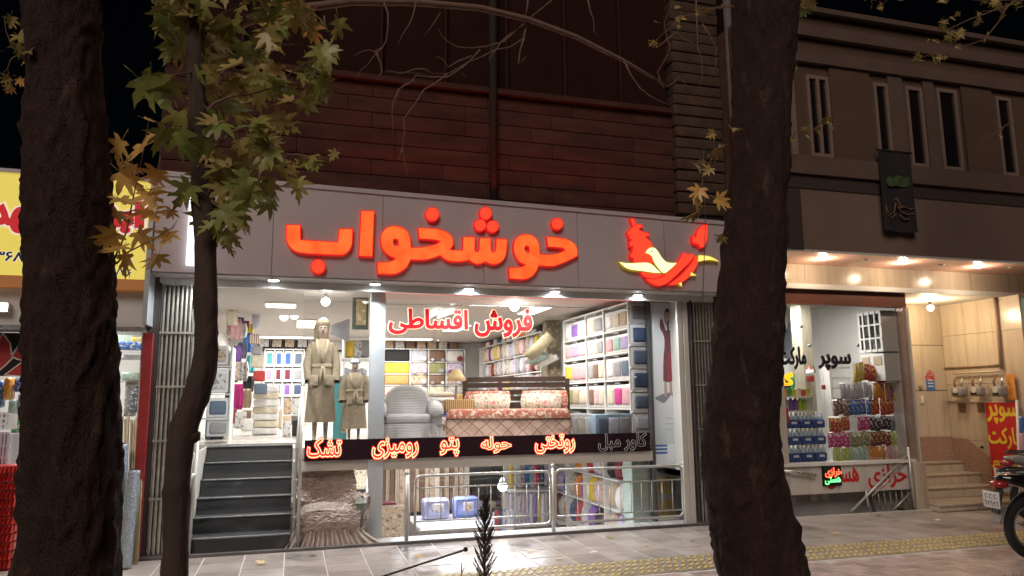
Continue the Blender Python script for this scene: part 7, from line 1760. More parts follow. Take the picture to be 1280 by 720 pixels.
# fallen plane leaves are added with the trees (same meshes)
# ================================================================== trees in the planting strip
R = random.Random(5)
TY = -4.4
m_bark = M('plane_bark', (.042, .019, .014), rough=.95, var=.35, scale=7, bump=.9, bscale=22, stretch=(1, 1, .35), wear=((.115, .066, .048), 9, .60))
def bark_cracks(m, sc, st):
    t, b = nodes_of(m); tc = t.nodes.new('ShaderNodeTexCoord'); mp = t.nodes.new('ShaderNodeMapping'); mp.inputs['Scale'].default_value = (1, 1, .45); t.links.new(tc.outputs['Object'], mp.inputs[0])
    n = t.nodes.new('ShaderNodeTexNoise'); n.inputs['Scale'].default_value = sc*.5; t.links.new(mp.outputs[0], n.inputs['Vector'])
    ad = t.nodes.new('ShaderNodeVectorMath'); ad.operation = 'MULTIPLY_ADD'; ad.inputs[1].default_value = (.25, .25, .25); t.links.new(n.outputs['Color'], ad.inputs[0]); t.links.new(mp.outputs[0], ad.inputs[2])
    v = t.nodes.new('ShaderNodeTexVoronoi'); v.feature = 'DISTANCE_TO_EDGE'; v.inputs['Scale'].default_value = sc; t.links.new(ad.outputs[0], v.inputs['Vector'])
    r = t.nodes.new('ShaderNodeMapRange'); r.inputs['From Max'].default_value = .12; t.links.new(v.outputs['Distance'], r.inputs['Value'])
    bu = t.nodes.new('ShaderNodeBump'); bu.inputs['Strength'].default_value = st; bu.inputs['Distance'].default_value = .02; t.links.new(r.outputs[0], bu.inputs['Height'])
    old = b.inputs['Normal'].links[0].from_socket; t.links.new(old, bu.inputs['Normal']); t.links.new(bu.outputs[0], b.inputs['Normal'])
    src = b.inputs['Base Color'].links[0].from_socket; m2 = t.nodes.new('ShaderNodeMapRange'); m2.inputs['To Min'].default_value = .8; m2.inputs['To Max'].default_value = 1.06; t.links.new(r.outputs[0], m2.inputs['Value'])
    vm = t.nodes.new('ShaderNodeVectorMath'); vm.operation = 'SCALE'; t.links.new(src, vm.inputs[0]); t.links.new(m2.outputs[0], vm.inputs['Scale']); t.links.new(vm.outputs[0], b.inputs['Base Color'])
bark_cracks(m_bark, 30, .5)
m_bark2 = M('young_bark', (.085, .055, .045), rough=.9, var=.25, scale=8, bump=.5, bscale=30, stretch=(1, 1, .3))
m_twig = M('twig_bark', (.21, .13, .095), rough=.9, var=.2, scale=20)
def leafmat(name, col, tr):
    m = bpy.data.materials.new(name); m.use_nodes = True; t, b = nodes_of(m)
    tc = t.nodes.new('ShaderNodeTexCoord'); n = t.nodes.new('ShaderNodeTexNoise'); n.inputs['Scale'].default_value = 9; t.links.new(tc.outputs['Object'], n.inputs['Vector'])
    oi = t.nodes.new('ShaderNodeObjectInfo'); ad = t.nodes.new('ShaderNodeMath'); ad.operation = 'ADD'; t.links.new(n.outputs['Fac'], ad.inputs[0]); t.links.new(oi.outputs['Random'], ad.inputs[1])
    r = t.nodes.new('ShaderNodeMapRange'); r.inputs['From Min'].default_value = .4; r.inputs['From Max'].default_value = 1.6; t.links.new(ad.outputs[0], r.inputs['Value'])
    mx = t.nodes.new('ShaderNodeMix'); mx.data_type = 'RGBA'; t.links.new(r.outputs[0], mx.inputs[0]); mx.inputs[6].default_value = (*col, 1); mx.inputs[7].default_value = (*tr, 1)
    t.links.new(mx.outputs[2], b.inputs['Base Color']); b.inputs['Roughness'].default_value = .38; b.inputs['Specular IOR Level'].default_value = .55
    b.inputs['Transmission Weight'].default_value = 0
    o = [q for q in t.nodes if q.type == 'OUTPUT_MATERIAL'][0]; tl = t.nodes.new('ShaderNodeBsdfTranslucent'); t.links.new(mx.outputs[2], tl.inputs[0])
    ms = t.nodes.new('ShaderNodeMixShader'); ms.inputs[0].default_value = .3; t.links.new(b.outputs[0], ms.inputs[1]); t.links.new(tl.outputs[0], ms.inputs[2]); t.links.new(ms.outputs[0], o.inputs[0])
    return m
m_lg = leafmat('leaf_green', (.22, .28, .07), (.46, .43, .14)); m_ly = leafmat('leaf_yellow', (.72, .50, .14), (.85, .52, .18)); m_lo = leafmat('leaf_olive', (.32, .27, .085), (.58, .46, .18))
OUT = [(0, 0), (.08, -.05), (.24, -.14), (.44, -.10), (.33, .02), (.25, .09), (.44, .14), (.56, .25), (.74, .40), (.50, .38), (.36, .36), (.22, .33), (.28, .50), (.38, .60), (.40, .82), (.27, .70), (.20, .64), (.12, .56), (.14, .72), (.17, .84), (.07, .90), (0, 1.12)]
def leaf_mesh(mat, seed):
    r_ = random.Random(seed); pts = OUT+[(-x, y) for x, y in reversed(OUT[1:-1])]
    pts = [(x*(1+r_.uniform(-.08, .08)), y*(1+r_.uniform(-.06, .06))) for x, y in pts]
    fold = r_.uniform(.1, .6); curl = r_.uniform(-.6, .35)
    def z(x, y): return abs(x)*fold+curl*y*y-.25*x*x
    inner = [(0, .28), (.2, .2), (-.2, .2), (.10, .42), (-.10, .42), (0, .62)]
    V, F = fill([pts]); 
    V2 = [Vector(p) for p in pts]; k = len(V2); vs = V2+[Vector(p) for p in inner]
    rr = delaunay_2d_cdt(vs, [(i, (i+1) % k) for i in range(k)], [], 1, 1e-5)
    mb = MB().add([(v[0], v[1], z(v[0], v[1])) for v in rr[0]], [tuple(f) for f in rr[2]], False)
    mb.tube([(0, 0, 0), (0, -.25, -.03), (.02, -.5, -.10)], [.012, .010, .012], 4)
    mb.tube([(0, 0, .004), (0, .5, z(0, .5)+.004), (0, .95, z(0, .95)+.003)], [.010, .007, .003], 3)
    return mb.mesh('leaf', mat)
LM = {c: [leaf_mesh(m, 10*i+j) for j in range(7)] for i, (c, m) in enumerate((('g', m_lg), ('y', m_ly), ('o', m_lo)))}
def leaf(parent, p, size, c, droop=None, face=None):
    """hang a leaf: stalk end up, blade drooping, facing roughly the street"""
    rx = rad(R.uniform(60, 130)) if droop is None else droop
    e = (pi/2+R.uniform(-.7, .7), R.uniform(-.5, .5), 0)
    M3 = Matrix.Rotation(R.uniform(-.9, .9), 3, 'Z') @ Matrix.Rotation(pi/2+R.uniform(-1.0, 1.15), 3, 'X') @ Matrix.Rotation(pi+R.uniform(-1.1, 1.1) if face is None else face, 3, 'Z')
    return inst('leaf', R.choice(LM[c]), p, parent, tuple(M3.to_euler()), (size, size, size))
def trunk(path, Y, mat, name, parent, nseg=64, nn=36, amp=.02, extra=None):
    """path: (px, py, half-width px) from bottom to top at depth Y; knobbly bark surface"""
    pts = []; rs = []
    for (x, y, hw) in path:
        c = P(x, y, Y) ; e = P(x+hw, y, Y); pts.append(c); rs.append((e.x-c.x)*cos(YAW)*.98)
    # extend to the ground and up
    if pts[0].z > -.1:
        d = (pts[0]-pts[1]); d.normalize(); k = (pts[0].z+.08)/max(.2, -d.z); pts.insert(0, pts[0]+d*k); rs.insert(0, rs[0]*1.12)
        pts[0].z = -.08
    # resample
    P2 = []; R2 = []; n = len(pts)
    for i in range(n-1):
        m = max(1, int(nseg/(n-1)))
        for k in range(m):
            t_ = k/m; p0_ = pts[max(0, i-1)]; p1_ = pts[i]; p2_ = pts[i+1]; p3_ = pts[min(n-1, i+2)]
            q = .5*((2*p1_)+(p2_-p0_)*t_+(2*p0_-5*p1_+4*p2_-p3_)*t_*t_+(3*p1_-p0_-3*p2_+p3_)*t_**3)
            P2.append(q); R2.append(rs[i]*(1-t_)+rs[i+1]*t_)
    P2.append(pts[-1]); R2.append(rs[-1])
    mb = MB().tube(P2, R2, nn, caps=True); k = 0
    for i in range(len(P2)):
        for j in range(nn):
            v = Vector(mb.v[k]); c = P2[i]; d = v-c; L = d.length
            h = noise.fractal(Vector((v.x*4, v.y*4, v.z*1.6)), 1, 2, 5)*1.1+(1-min(1, abs(noise.noise(Vector((v.x*9+.7*noise.noise(v*5), v.y*9, v.z*2.6))))*4))**2*1.6+abs(noise.noise(Vector((v.x*22, v.y*22, v.z*7))))*1.6+noise.noise(Vector((v.x*40, v.y*40, v.z*14)))*.35
            mb.v[k] = tuple(c+d*(1+amp*h/L)); k += 1
    return mb.build(name, mat, parent), P2, R2
def spray(parent, pts, r0, mat=None):
    MB().tube(pts, [r0*(1-.75*i/(len(pts)-1)) for i in range(len(pts))], 6).build('branch', mat or m_twig, parent)
def wob(a, b, n=6, s=.05):
    out = []
    for i in range(n+1):
        t_ = i/n; out.append(a*(1-t_)+b*t_+(Vector((R.uniform(-s, s), R.uniform(-s, s), R.uniform(-s, s))) if 0 < i < n else Vector((0, 0, 0))))
    return out

# thick left tree
tA = thing('plane_tree', 'thick dark plane tree trunk at the left in front of the yellow sign', 'tree', (P(85, 700, TY).x, TY, -.05), 'street trees')
trunk([(86, 735, 67), (90, 640, 64), (91, 560, 64), (90, 460, 61), (87, 380, 58), (84, 280, 55), (83, 180, 51), (80, 90, 48), (77, 0, 47), (74, -120, 45), (70, -300, 42)], TY, m_bark, 'trunk', tA, 190, 84, .013)
# thin leaning tree with the leafy crown
tB = thing('young_plane_tree', 'thin curving young plane tree with leafy crown left of the red name', 'tree', (P(220, 720, TY).x, TY, -.05), 'street trees')
_, pB, rB = trunk([(219, 730, 17.5), (220, 650, 17), (222, 590, 16.5), (229, 540, 17), (246, 490, 17), (256, 450, 16), (258, 400, 14), (257, 330, 14), (255, 260, 14.5), (249, 190, 14), (246, 120, 12), (243, 40, 11), (240, -60, 10), (236, -200, 8)], TY, m_bark2, 'trunk', tB, 110, 24, .007)
MB().lathe(P(238, 548, TY-.0), [(.02, -.03), (.05, -.01), (.05, .03), (.02, .05)], 10).build('knot', m_bark2, tB)
# thick right tree
tC = thing('plane_tree', 'thick dark plane tree trunk leaning between the bedding shop and the grocery', 'tree', (P(955, 720, TY).x, TY, -.05), 'street trees')
trunk([(962, 760, 49), (953, 715, 47), (940, 650, 46), (929, 590, 43), (927, 530, 41), (930, 480, 39), (934, 420, 37), (941, 340, 33), (947, 250, 30), (951, 160, 30), (955, 70, 31), (957, -20, 33), (961, -150, 31), (965, -300, 28)], TY, m_bark, 'trunk', tC, 190, 80, .013)

# arching bare limb and twigs between the trees (belongs to the young tree)
Yl = TY+.35
def LP(pts, Y=Yl): return [P(x, y, Y) for x, y in pts]
limb = LP([(250, 60), (280, 38), (320, 22), (380, 10), (440, 2), (520, 3), (600, 10), (660, 24), (720, 46), (780, 76), (835, 108)])
MB().tube(limb, [.034, .033, .032, .029, .026, .024, .022, .02, .018, .014, .007], 10).build('limb', m_twig, tB)
tw = [[(660, 22), (655, 48), (620, 62), (585, 78), (560, 92), (530, 92), (480, 90)], [(655, 30), (630, 52), (590, 60), (560, 52), (548, 35)], [(585, 78), (560, 96), (520, 94), (500, 110), (492, 135)], [(560, 92), (530, 112), (505, 148), (503, 185), (512, 228)],
      [(520, 100), (498, 112), (490, 140), (490, 172)], [(480, 3), (485, 35), (478, 60), (460, 80), (445, 98)], [(478, 60), (462, 62), (442, 70)], [(470, 65), (478, 90), (470, 100)], [(520, 3), (512, 30), (498, 55)], [(655, 48), (648, 80), (658, 70)], [(640, 40), (615, 70), (612, 78)],
      [(690, 0), (665, 20), (650, 55)], [(660, 0), (655, 25)], [(780, 76), (800, 110), (820, 124), (842, 132)], [(835, 108), (850, 95), (862, 110)], [(600, 62), (575, 88), (582, 95)], [(590, 70), (560, 84), (545, 70)], [(540, 92), (520, 86), (500, 92), (482, 88)], [(503, 185), (498, 200)], [(820, 60), (845, 40), (870, 55), (888, 48)],
      [(830, 110), (822, 90), (838, 60), (830, 30), (842, 0)], [(870, 0), (872, 60), (878, 90), (872, 110)], [(878, 30), (895, 60), (893, 100)], [(735, 0), (742, 25), (748, 45)], [(405, 20), (410, 40), (425, 30)], [(560, 5), (545, 25), (530, 45)]]
for q in tw:
    a_ = LP(q, Yl+R.uniform(-.1, .1)); o_ = [a_[0]]
    for i in range(len(a_)-1):
        m = (a_[i]+a_[i+1])/2+Vector((R.uniform(-.012, .012), R.uniform(-.03, .03), R.uniform(-.012, .012))); o_ += [m, a_[i+1]]
    spray(tB, o_, .0065)
# leafy boughs of the young tree
def leafy(tree, bough, n, cols, spread=26, size=(.11, .17), Y=TY, r0=.011):
    pts = [P(x, y, Y+dy) for x, y, dy in bough]
    sp = []
    for i in range(len(pts)-1): sp += [pts[i], (pts[i]+pts[i+1])/2+Vector((R.uniform(-.02, .02), R.uniform(-.03, .03), R.uniform(-.02, .02)))]
    sp.append(pts[-1]); spray(tree, sp, r0)
    n = int(n*.78) if n > 12 else n
    for i in range(n):
        t_ = R.uniform(.12, 1)*(len(bough)-1); k = min(int(t_), len(bough)-2); f = t_-k
        base = pts[k]*(1-f)+pts[k+1]*f; a = R.uniform(0, 2*pi); d = R.uniform(.2, 1)*spread*1.3/FOC*4.6
        off_ = Vector((d*cos(a), R.uniform(-.18, .18), d*sin(a)*.8)); p_ = base+off_
        if i % 3 == 0: MB().tube([base, base+off_*.6+Vector((0, 0, .01)), p_], .0028, 4).build('leaf_stalk', m_twig, tree)
        leaf(tree, p_, R.uniform(*size), R.choice(cols))
g_ = 'ggoog'
leafy(tB, [(248, 60, 0), (262, 30, .05), (300, 8, .1), (330, -20, .1)], 23, g_, 36)
leafy(tB, [(250, 110, 0), (290, 80, .1), (330, 60, .15), (380, 55, .2)], 31, g_, 34)
leafy(tB, [(250, 150, 0), (290, 120, 0), (340, 110, .1), (395, 70, .1)], 29, 'ggo', 30)
leafy(tB, [(253, 190, 0), (290, 165, 0), (340, 150, .1), (372, 135, .1)], 29, 'ggoo', 30)
leafy(tB, [(256, 250, 0), (285, 225, .0), (320, 210, .1), (360, 205, .1)], 26, 'go', 26)
leafy(tB, [(255, 240, 0), (280, 262, -.1), (300, 255, -.1), (330, 230, 0)], 21, 'gg', 24)
leafy(tB, [(246, 40, 0), (230, 20, 0), (228, -10, .1)], 17, g_, 22)
leafy(tB, [(300, 18, .1), (360, 8, .2), (410, 10, .2)], 23, 'oogy', 24)
leafy(tB, [(250, 90, 0), (232, 70, .1), (222, 40, .1)], 13, 'go', 20)
leafy(tB, [(262, 200, 0), (300, 215, .1), (345, 195, .1), (395, 198, .1), (415, 200, .1)], 13, 'oo', 8, (.06, .10))
leafy(tB, [(258, 300, 0), (275, 290, 0), (268, 270, 0)], 11, 'gg', 14, (.08, .12))
for x, y, s_ in ((175, 100, .20), (215, 98, .19), (208, 160, .15), (225, 165, .17), (190, 92, .13)):
    p_ = P(x, y, TY-.25); leaf(tB, p_, s_, 'g')
spray(tB, [P(246, 90, TY), P(225, 92, TY-.15), P(205, 95, TY-.25)], .006); spray(tB, [P(248, 165, TY), P(228, 158, TY-.15), P(210, 158, TY-.25)], .006)
# yellow leaved shoot between the two left trunks (belongs to the thick tree)
spray(tA, LP([(145, 330), (160, 315), (190, 300), (215, 285), (222, 275)], TY-.05), .006); spray(tA, LP([(140, 330), (158, 290), (168, 240), (178, 195), (186, 150)], TY-.05), .006)
for x, y, s_ in ((152, 176, .15), (178, 180, .18), (150, 215, .17), (196, 212, .16), (195, 165, .08), (180, 148, .07), (150, 248, .16), (185, 240, .15), (180, 262, .17), (145, 290, .15), (160, 318, .14), (198, 318, .13), (213, 290, .11), (215, 262, .08), (150, 308, .14), (205, 235, .13), (165, 205, .10), (172, 290, .13), (140, 262, .14)):
    leaf(tA, P(x, y, TY-.05+R.uniform(-.1, .12)), s_*1.0, 'y', face=pi+R.uniform(-.8, .8))
# left edge spray, right trunk shoots, upper right sprays
leafy(tA, [(60, 60, .1), (30, 75, .15), (14, 55, .2), (5, 20, .2)], 10, 'oy', 16, (.05, .09), TY-.1, .006)
leafy(tA, [(20, 70, .1), (10, 85, .1), (8, 100, .1)], 5, 'oy', 9, (.05, .08), TY-.1, .004)
spray(tC, LP([(905, 420), (890, 400), (878, 380), (880, 330), (882, 270), (878, 215), (880, 185)], TY-.05), .005)
for x, y, s_ in ((868, 250, .14), (895, 248, .12), (900, 185, .13), (914, 160, .10), (892, 166, .07), (868, 205, .08), (888, 210, .08), (880, 200, .05), (870, 265, .12), (905, 295, .08), (875, 235, .12)):
    leaf(tC, P(x, y, TY-.12+R.uniform(-.1, .1)), s_, R.choice('yoo'), face=pi+R.uniform(-1.2, 1.2))
leafy(tC, [(985, 170, .0), (1000, 166, 0), (1020, 160, 0), (1030, 158, 0)], 7, 'oo', 7, (.05, .08), TY, .004)
leafy(tC, [(985, 30, 0), (1000, 10, 0), (1010, -20, 0)], 12, 'oyg', 16, (.06, .11), TY, .006)
leafy(tC, [(990, 60, 0), (996, 80, 0), (992, 100, 0)], 5, 'y', 6, (.05, .07), TY, .004)
leafy(tC, [(940, 0, 0), (890, 10, .1), (850, 20, .1), (835, 40, .1)], 16, 'oyo', 16, (.04, .07), TY, .007)
tD = thing('street_tree', 'bare twigged tree whose sparse leaves hang in at the top right corner', 'tree', (P(1420, 700, TY).x, TY, -.05), 'street trees')
trunk([(1440, 760, 40), (1450, 400, 34), (1440, 0, 30), (1430, -300, 26)], TY, m_bark, 'trunk', tD, 40, 24, .015)
MB().tube(LP([(1440, 60), (1360, 20), (1290, -12), (1220, -35)], TY), [.05, .035, .025, .015], 8).build('limb', m_bark2, tD)
leafy(tD, [(1300, -8, 0), (1250, 10, 0), (1210, 25, 0), (1175, 40, 0)], 26, 'oo', 22, (.04, .08), TY, .008)
leafy(tD, [(1260, 5, 0), (1230, 50, 0), (1180, 65, 0), (1130, 80, 0)], 14, 'oo', 9, (.03, .06), TY, .006)
leafy(tD, [(1330, 0, 0), (1270, 0, 0), (1180, -5, 0), (1080, -6, 0)], 30, 'og', 14, (.04, .08), TY, .007)
leafy(tD, [(1300, 160, .2), (1270, 150, .1), (1230, 175, .1), (1215, 190, .1)], 3, 'o', 6, (.03, .05), TY, .004)
spray(tD, LP([(1440, 120), (1350, 150), (1300, 160)], TY+.2), .01)

# ------------------------------------------------------------------ slim sapling, centre foreground
SYp = -3.9
sp0 = P(604, 740, SYp)
sap = thing('sapling', 'small dark feathery conifer sapling in front of the railing', 'sapling', (sp0.x, SYp, -.04))
m_sap = M('sapling_needles', (.085, .065, .055), rough=.8, var=.3, scale=30)
top = P(607, 612, SYp)
MB().tube([(sp0.x, SYp, -.05), (sp0.x*.5+top.x*.5, SYp, top.z*.5), (top.x, SYp, top.z)], [.012, .008, .003], 6).build('stem', m_bark2, sap)
for k in range(150):
    u = min(1, max(0, k/149+R.uniform(-.02, .02))); z = .0+u*(top.z-.07); cx_ = sp0.x+(top.x-sp0.x)*u; w_ = (.085 if u < .8 else .085*(1-u)/.2+.012)*(1-.15*sin(u*9)); a = k*2.4+R.uniform(-.6, .6); w_ *= R.uniform(.55, 1.15)
    d = Vector((cos(a), sin(a), 0)); p0_ = Vector((cx_, SYp, z)); p1_ = p0_+d*w_*.75+Vector((0, 0, w_*R.uniform(.9, 1.6))); mb = MB().tube([p0_, (p0_+p1_)/2+d*.01, p1_], [.003, .0025, .001], 4)
    for q in range(11):
        t_ = (q+1)/11; b0 = p0_*(1-t_)+p1_*t_; s_ = d.cross(Vector((0, 0, 1)))*((-1)**q)
        e = b0+(s_*.6+d*.35+Vector((0, 0, .9))).normalized()*R.uniform(.02, .036); n_ = Vector((0, 0, 1)).cross(s_).normalized()*.005
        mb.add([b0-n_, b0+n_, e+n_*.2, (b0+e)/2+Vector((0, -.003, .002))], [(0, 1, 2), (0, 2, 3), (1, 3, 2)])
    mb.build('twig', m_sap, sap)
sp2 = P(577, 735, SYp); s2 = thing('sapling', 'tiny sprig at the bottom edge left of the sapling', 'sapling', (sp2.x, SYp, -.04))
for k in range(9):
    a = k*2.4; zz_ = .03*k; tz = P(577, 704, SYp).z
    p0_ = Vector((sp2.x, SYp, tz*k/9)); p1_ = p0_+Vector((cos(a)*.03, sin(a)*.03, .05)); MB().tube([p0_, p1_], [.003, .001], 4).build('twig', m_sap, s2)
MB().tube([(sp2.x, SYp, -.05), (sp2.x, SYp, P(577, 704, SYp).z)], .003, 5).build('stem', m_sap, s2)

# grass tuft bottom right and low weeds in the planting strip (nobody could count them)
gr_ = MB(); c0 = G(1262, 716, -.03); c0 = Vector((c0.x, c0.y, 0)); RG = random.Random(9)
def blade(x, y, h, w_, z0=-.03):
    a = RG.uniform(0, 2*pi); l = h*RG.uniform(.2, .8); tx, ty = x+cos(a)*l, y+sin(a)*l; nx_, ny_ = -sin(a)*w_, cos(a)*w_
    mx_, my_ = x+cos(a)*l*.35, y+sin(a)*l*.35
    gr_.add([(x-nx_, y-ny_, z0), (x+nx_, y+ny_, z0), (mx_+nx_*.8, my_+ny_*.8, z0+h*.7), (mx_-nx_*.8, my_-ny_*.8, z0+h*.7), (tx, ty, z0+h)], [(0, 1, 2, 3), (3, 2, 4)])
tuft = P(1262, 716, -3.85)
for i in range(900): blade(tuft.x+RG.gauss(0, .16), -3.9+RG.gauss(0, .08), RG.uniform(.06, .2), .003)
for i in range(1800): blade(RG.uniform(-5, 12), RG.uniform(-6.8, -4.6), RG.uniform(.04, .12), .004)
gb = gr_.build('grass', M('grass_dry', (.14, .13, .055), rough=.8, var=.4, scale=4)); tag(gb, 'dry grass tufts in the planting strip beside the motorcycle', 'grass', kind='stuff')

# ================================================================== motorcycles
def motorcycle(loc, rz, label, mats):
    """local frame: front along +X, ground at z=0, rear axle at x=0"""
    mp_, mt_, mc_, ms_ = mats
    t_ = thing('motorcycle', label, 'motorcycle', loc, 'parked motorcycles', rz)
    def w(x):
        wh = MB()
        vs = []; n, m = 40, 10
        o = MB().tube([(x+.275*cos(2*pi*i/n), 0, .30+.275*sin(2*pi*i/n)) for i in range(n)], .045, 10, closed=True, sq=(1, 1)); tyre = o.build('tyre', M('rubber', (.02, .02, .02), rough=.8, bump=.5, bscale=80), None)
        r_ = MB().tube([(x+.225*cos(2*pi*i/n), 0, .30+.225*sin(2*pi*i/n)) for i in range(n)], .016, 8, closed=True).build('rim', mc_)
        W = MB().lathe((x, -.05, .30), [(.03, 0), (.04, .02), (.04, .08), (.03, .10)], 14, 'Y').build('wheel', mc_)
        W.parent = t_; tyre.parent = W; r_.parent = W
        for k in range(5):
            a = 2*pi*k/5+.3; s_ = MB().tube([(x+.03*cos(a), .0, .30+.03*sin(a)), (x+.13*cos(a+.12), .0, .30+.13*sin(a+.12)), (x+.22*cos(a), .0, .30+.22*sin(a))], [.022, .015, .02], 8, sq=(1, .6)).build('spoke', mc_); s_.parent = W
        d_ = MB().lathe((x, -.075, .30), [(.10, 0), (.10, .006)], 24, 'Y').build('brake_disc', m_steel); d_.parent = W
    w(0); w(1.28)
    def part(mb, nm, mat): return mb.build(nm, mat, t_, True)
    part(MB().tube([(.0, .09, .30), (.35, .09, .33), (.52, .08, .36)], [.022, .022, .03], 8), 'swing_arm', ms_); part(MB().tube([(.0, -.09, .30), (.35, -.09, .33), (.52, -.08, .36)], [.022, .022, .03], 8), 'swing_arm', ms_)
    for s_ in (-1, 1):
        part(MB().tube([(.05, s_*.12, .34), (.20, s_*.12, .62)], .018, 8), 'shock_rod', m_steel)
        part(MB().tube([(.07+.11*k/24+.018*0, s_*.12+.026*cos(k*1.6), .38+.2*k/24) for k in range(25)], .006, 5), 'shock_spring', mc_)
    # tail cowl and seat: lofted along x
    def loftx(rings, nm, mat, n=16):
        mb = MB(); k = 0; fs = []
        for (x, z, ry, rz_) in rings:
            for j in range(n): a = 2*pi*j/n; mb.v.append((x, ry*(abs(cos(a))**.7)*(1 if cos(a) > 0 else -1), z+rz_*(abs(sin(a))**.8)*(1 if sin(a) > 0 else -1)))
        for i in range(len(rings)-1):
            for j in range(n): j2 = (j+1) % n; fs.append((i*n+j, i*n+j2, (i+1)*n+j2, (i+1)*n+j))
        fs += [tuple(reversed(range(n))), tuple((len(rings)-1)*n+j for j in range(n))]
        mb.f += fs; mb.sm += [True]*len(fs); return part(mb, nm, mat)
    loftx([(-.36, .79, .02, .012), (-.32, .79, .06, .03), (-.22, .775, .10, .055), (-.05, .75, .125, .075), (.15, .715, .13, .085), (.35, .68, .12, .08), (.5, .66, .09, .06)], 'tail_cowl', mp_)
    loftx([(-.12, .825, .09, .018), (0, .83, .12, .03), (.2, .80, .13, .04), (.4, .77, .13, .045), (.55, .76, .11, .05), (.64, .78, .08, .04)], 'seat', M('seat_vinyl', (.025, .025, .025), rough=.55, bump=.3))
    loftx([(.56, .80, .10, .06), (.66, .86, .15, .10), (.82, .89, .16, .11), (.96, .88, .13, .09), (1.06, .84, .07, .05)], 'fuel_tank', mp_)
    part(MB().tube([(-.28, -.07, .865), (-.1, -.11, .88), (.12, -.13, .86)], .012, 8), 'grab_rail', mt_); part(MB().tube([(-.28, .07, .865), (-.1, .11, .88), (.12, .13, .86)], .012, 8), 'grab_rail', mt_); part(MB().tube([(-.28, -.07, .865), (-.32, 0, .86), (-.28, .07, .865)], .012, 8), 'grab_rail', mt_)
    loftx([(-.40, .725, .035, .015), (-.385, .725, .06, .035), (-.33, .725, .07, .045), (-.27, .73, .065, .04)], 'tail_light', M('tail_red', (.35, .03, .03), rough=.15, coat=.5))
    part(MB().add([(-.34, -.05, .68), (-.34, .05, .68), (-.40, .05, .45), (-.40, -.05, .45), (-.32, -.05, .68), (-.32, .05, .68), (-.38, .05, .45), (-.38, -.05, .45)], [(0, 1, 2, 3), (7, 6, 5, 4), (0, 4, 5, 1), (1, 5, 6, 2), (2, 6, 7, 3), (3, 7, 4, 0)]), 'plate_bracket', ms_)
    # number plate with rows of digits, turned a little to the pavement
    pl_ = MB().rbox(-.425, -.415, -.12, .12, .50, .66, .004); pb = part(pl_, 'number_plate', M('plate_white', (.72, .68, .64), rough=.4))
    dm = M('plate_ink', (.06, .05, .08), rough=.5)
    for k in range(3):
        q = MB().box(-.4275, -.4255, -.09+k*.065, -.05+k*.065, .595, .60).box(-.4275, -.4255, -.058+k*.065, -.05+k*.065, .60, .635).box(-.4275, -.4255, -.09+k*.065, -.058+k*.065, .63, .636).build('digit', dm, None); q.parent = pb
    for k in range(5):
        q = MB().box(-.4275, -.4255, -.10+k*.042, -.092+k*.042, .52, .57).box(-.4275, -.4255, -.092+k*.042, -.074+k*.042, .545 if k % 2 else .56, .552 if k % 2 else .568).build('digit', dm, None); q.parent = pb
    part(MB().add([(-.33, -.07, .52), (-.33, .07, .52), (-.40, .055, .36), (-.40, -.055, .36), (-.31, -.07, .52), (-.31, .07, .52), (-.38, .055, .35), (-.38, -.055, .35)], [(0, 1, 2, 3), (7, 6, 5, 4), (0, 4, 5, 1), (1, 5, 6, 2), (2, 6, 7, 3), (3, 7, 4, 0)]), 'mud_flap', M('flap_grey', (.22, .20, .19), rough=.6))
    part(MB().tube([(.30*cos(a)-.0, 0, .30+.34*sin(a)) for a in [rad(30+i*14) for i in range(10)]], .055, 8, sq=(.25, 1.1)), 'rear_fender', mt_)
    part(MB().rbox(.38, .80, -.13, .13, .28, .62, .05), 'engine', ms_); part(MB().lathe((.62, -.19, .42), [(.06, 0), (.12, .02), (.13, .06), (.11, .36), (.05, .38)], 18, 'Y'), 'crankcase', mc_)
    part(MB().tube([(.75, -.1, .5), (.85, -.12, .32), (.55, -.15, .24), (.2, -.17, .27), (-.22, -.18, .36)], [.02, .022, .03, .045, .048], 12), 'exhaust', mc_)
    part(MB().tube([(.95, 0, .85), (.5, 0, .72), (.1, 0, .68)], .025, 8), 'frame', ms_); part(MB().tube([(.98, 0, .82), (.86, 0, .5), (.7, 0, .28), (.4, 0, .28)], .022, 8), 'frame', ms_)
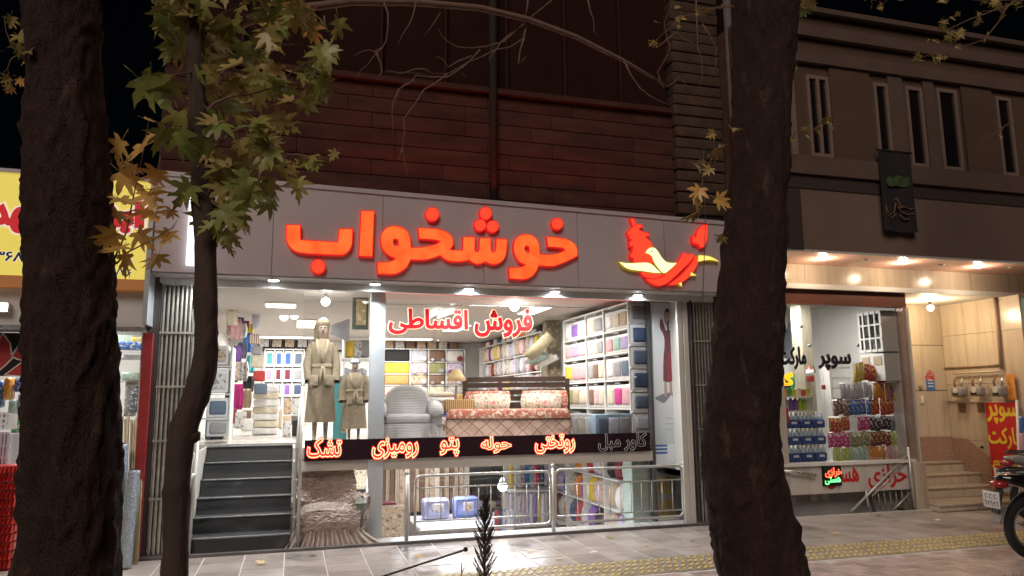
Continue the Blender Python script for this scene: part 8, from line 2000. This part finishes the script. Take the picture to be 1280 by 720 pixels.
    for s_ in (-1, 1):
        part(MB().tube([(1.28, s_*.08, .30), (1.08, s_*.08, .92)], .022, 8), 'fork', m_steel)
        part(MB().tube([(1.02, s_*.05, .98), (.98, s_*.2, 1.04), (.86, s_*.34, 1.0)], .012, 8), 'handlebar', ms_); part(MB().tube([(.93, s_*.27, 1.02), (.85, s_*.36, .99)], .018, 8), 'grip', mt_)
        part(MB().tube([(.95, s_*.24, 1.04), (.97, s_*.28, 1.18)], .006, 6), 'mirror_stem', mt_); part(MB().lathe((.97, s_*.31, 1.21), [(.02, -.012), (.06, -.005), (.06, .008), (.03, .014)], 14, 'X', sx=1.2, sy=.75), 'mirror', mt_)
    part(MB().lathe((1.10, 0, .90), [(.09, 0), (.10, .04), (.07, .12)], 18, 'X'), 'headlight', mc_); part(MB().tube([(1.28+.34*cos(a), 0, .30+.34*sin(a)) for a in [rad(40+i*12) for i in range(9)]], .05, 8, sq=(.25, 1.1)), 'front_fender', mp_)
    part(MB().tube([(.45, .12, .25), (.40, .26, .02)], .012, 6), 'side_stand', ms_)
    return t_
m_bp = M('gloss_black_paint', (.012, .012, .014), rough=.12, var=0, coat=.8); m_tb = M('matt_black_trim', (.02, .02, .02), rough=.5, var=.1); m_al = M('cast_alloy', (.40, .38, .36), rough=.35, metal=.8, var=.15); m_fr = M('frame_black', (.03, .03, .03), rough=.45)
tp = P(1234, 620, -2.9); motorcycle((tp.x+.57, -2.9, .0), rad(-14), 'black motorcycle with red tail light and white number plate at the right edge', (m_bp, m_tb, m_al, m_fr))
tp = P(1252, 590, -1.0); motorcycle((tp.x+.40, -1.05, .0), rad(-4), 'grey motorcycle parked behind the black one before the red banner', (M('grey_fairing', (.30, .29, .29), rough=.3, coat=.4, var=.05), m_tb, m_al, m_fr))

# fallen leaves on the pavement
for i, (px, py) in enumerate(((520, 697), (700, 700), (330, 705), (760, 672), (1040, 668), (1120, 690), (660, 690), (860, 676))):
    g0 = G(px, py, .006); o = inst('fallen_leaf', R.choice(LM['yo'[i % 2]]), (g0.x, g0.y, .022), rot=(R.uniform(-.15, .15), R.uniform(-.15, .15), R.uniform(0, 6)), sc=(.09, .09, .05))
    tag(o, '%s fallen leaf on the pavement %s' % (['yellow', 'brownish'][i % 2], ['near the knob of the thin rod', 'in front of the middle railing post', 'below the grey stairs', 'before the right half of the railing', 'in front of the LED display', 'near the tactile strip below the stone steps', 'just left of the middle railing post', 'beside the folded right shutter'][i]), 'leaf', 'fallen leaves on the pavement')
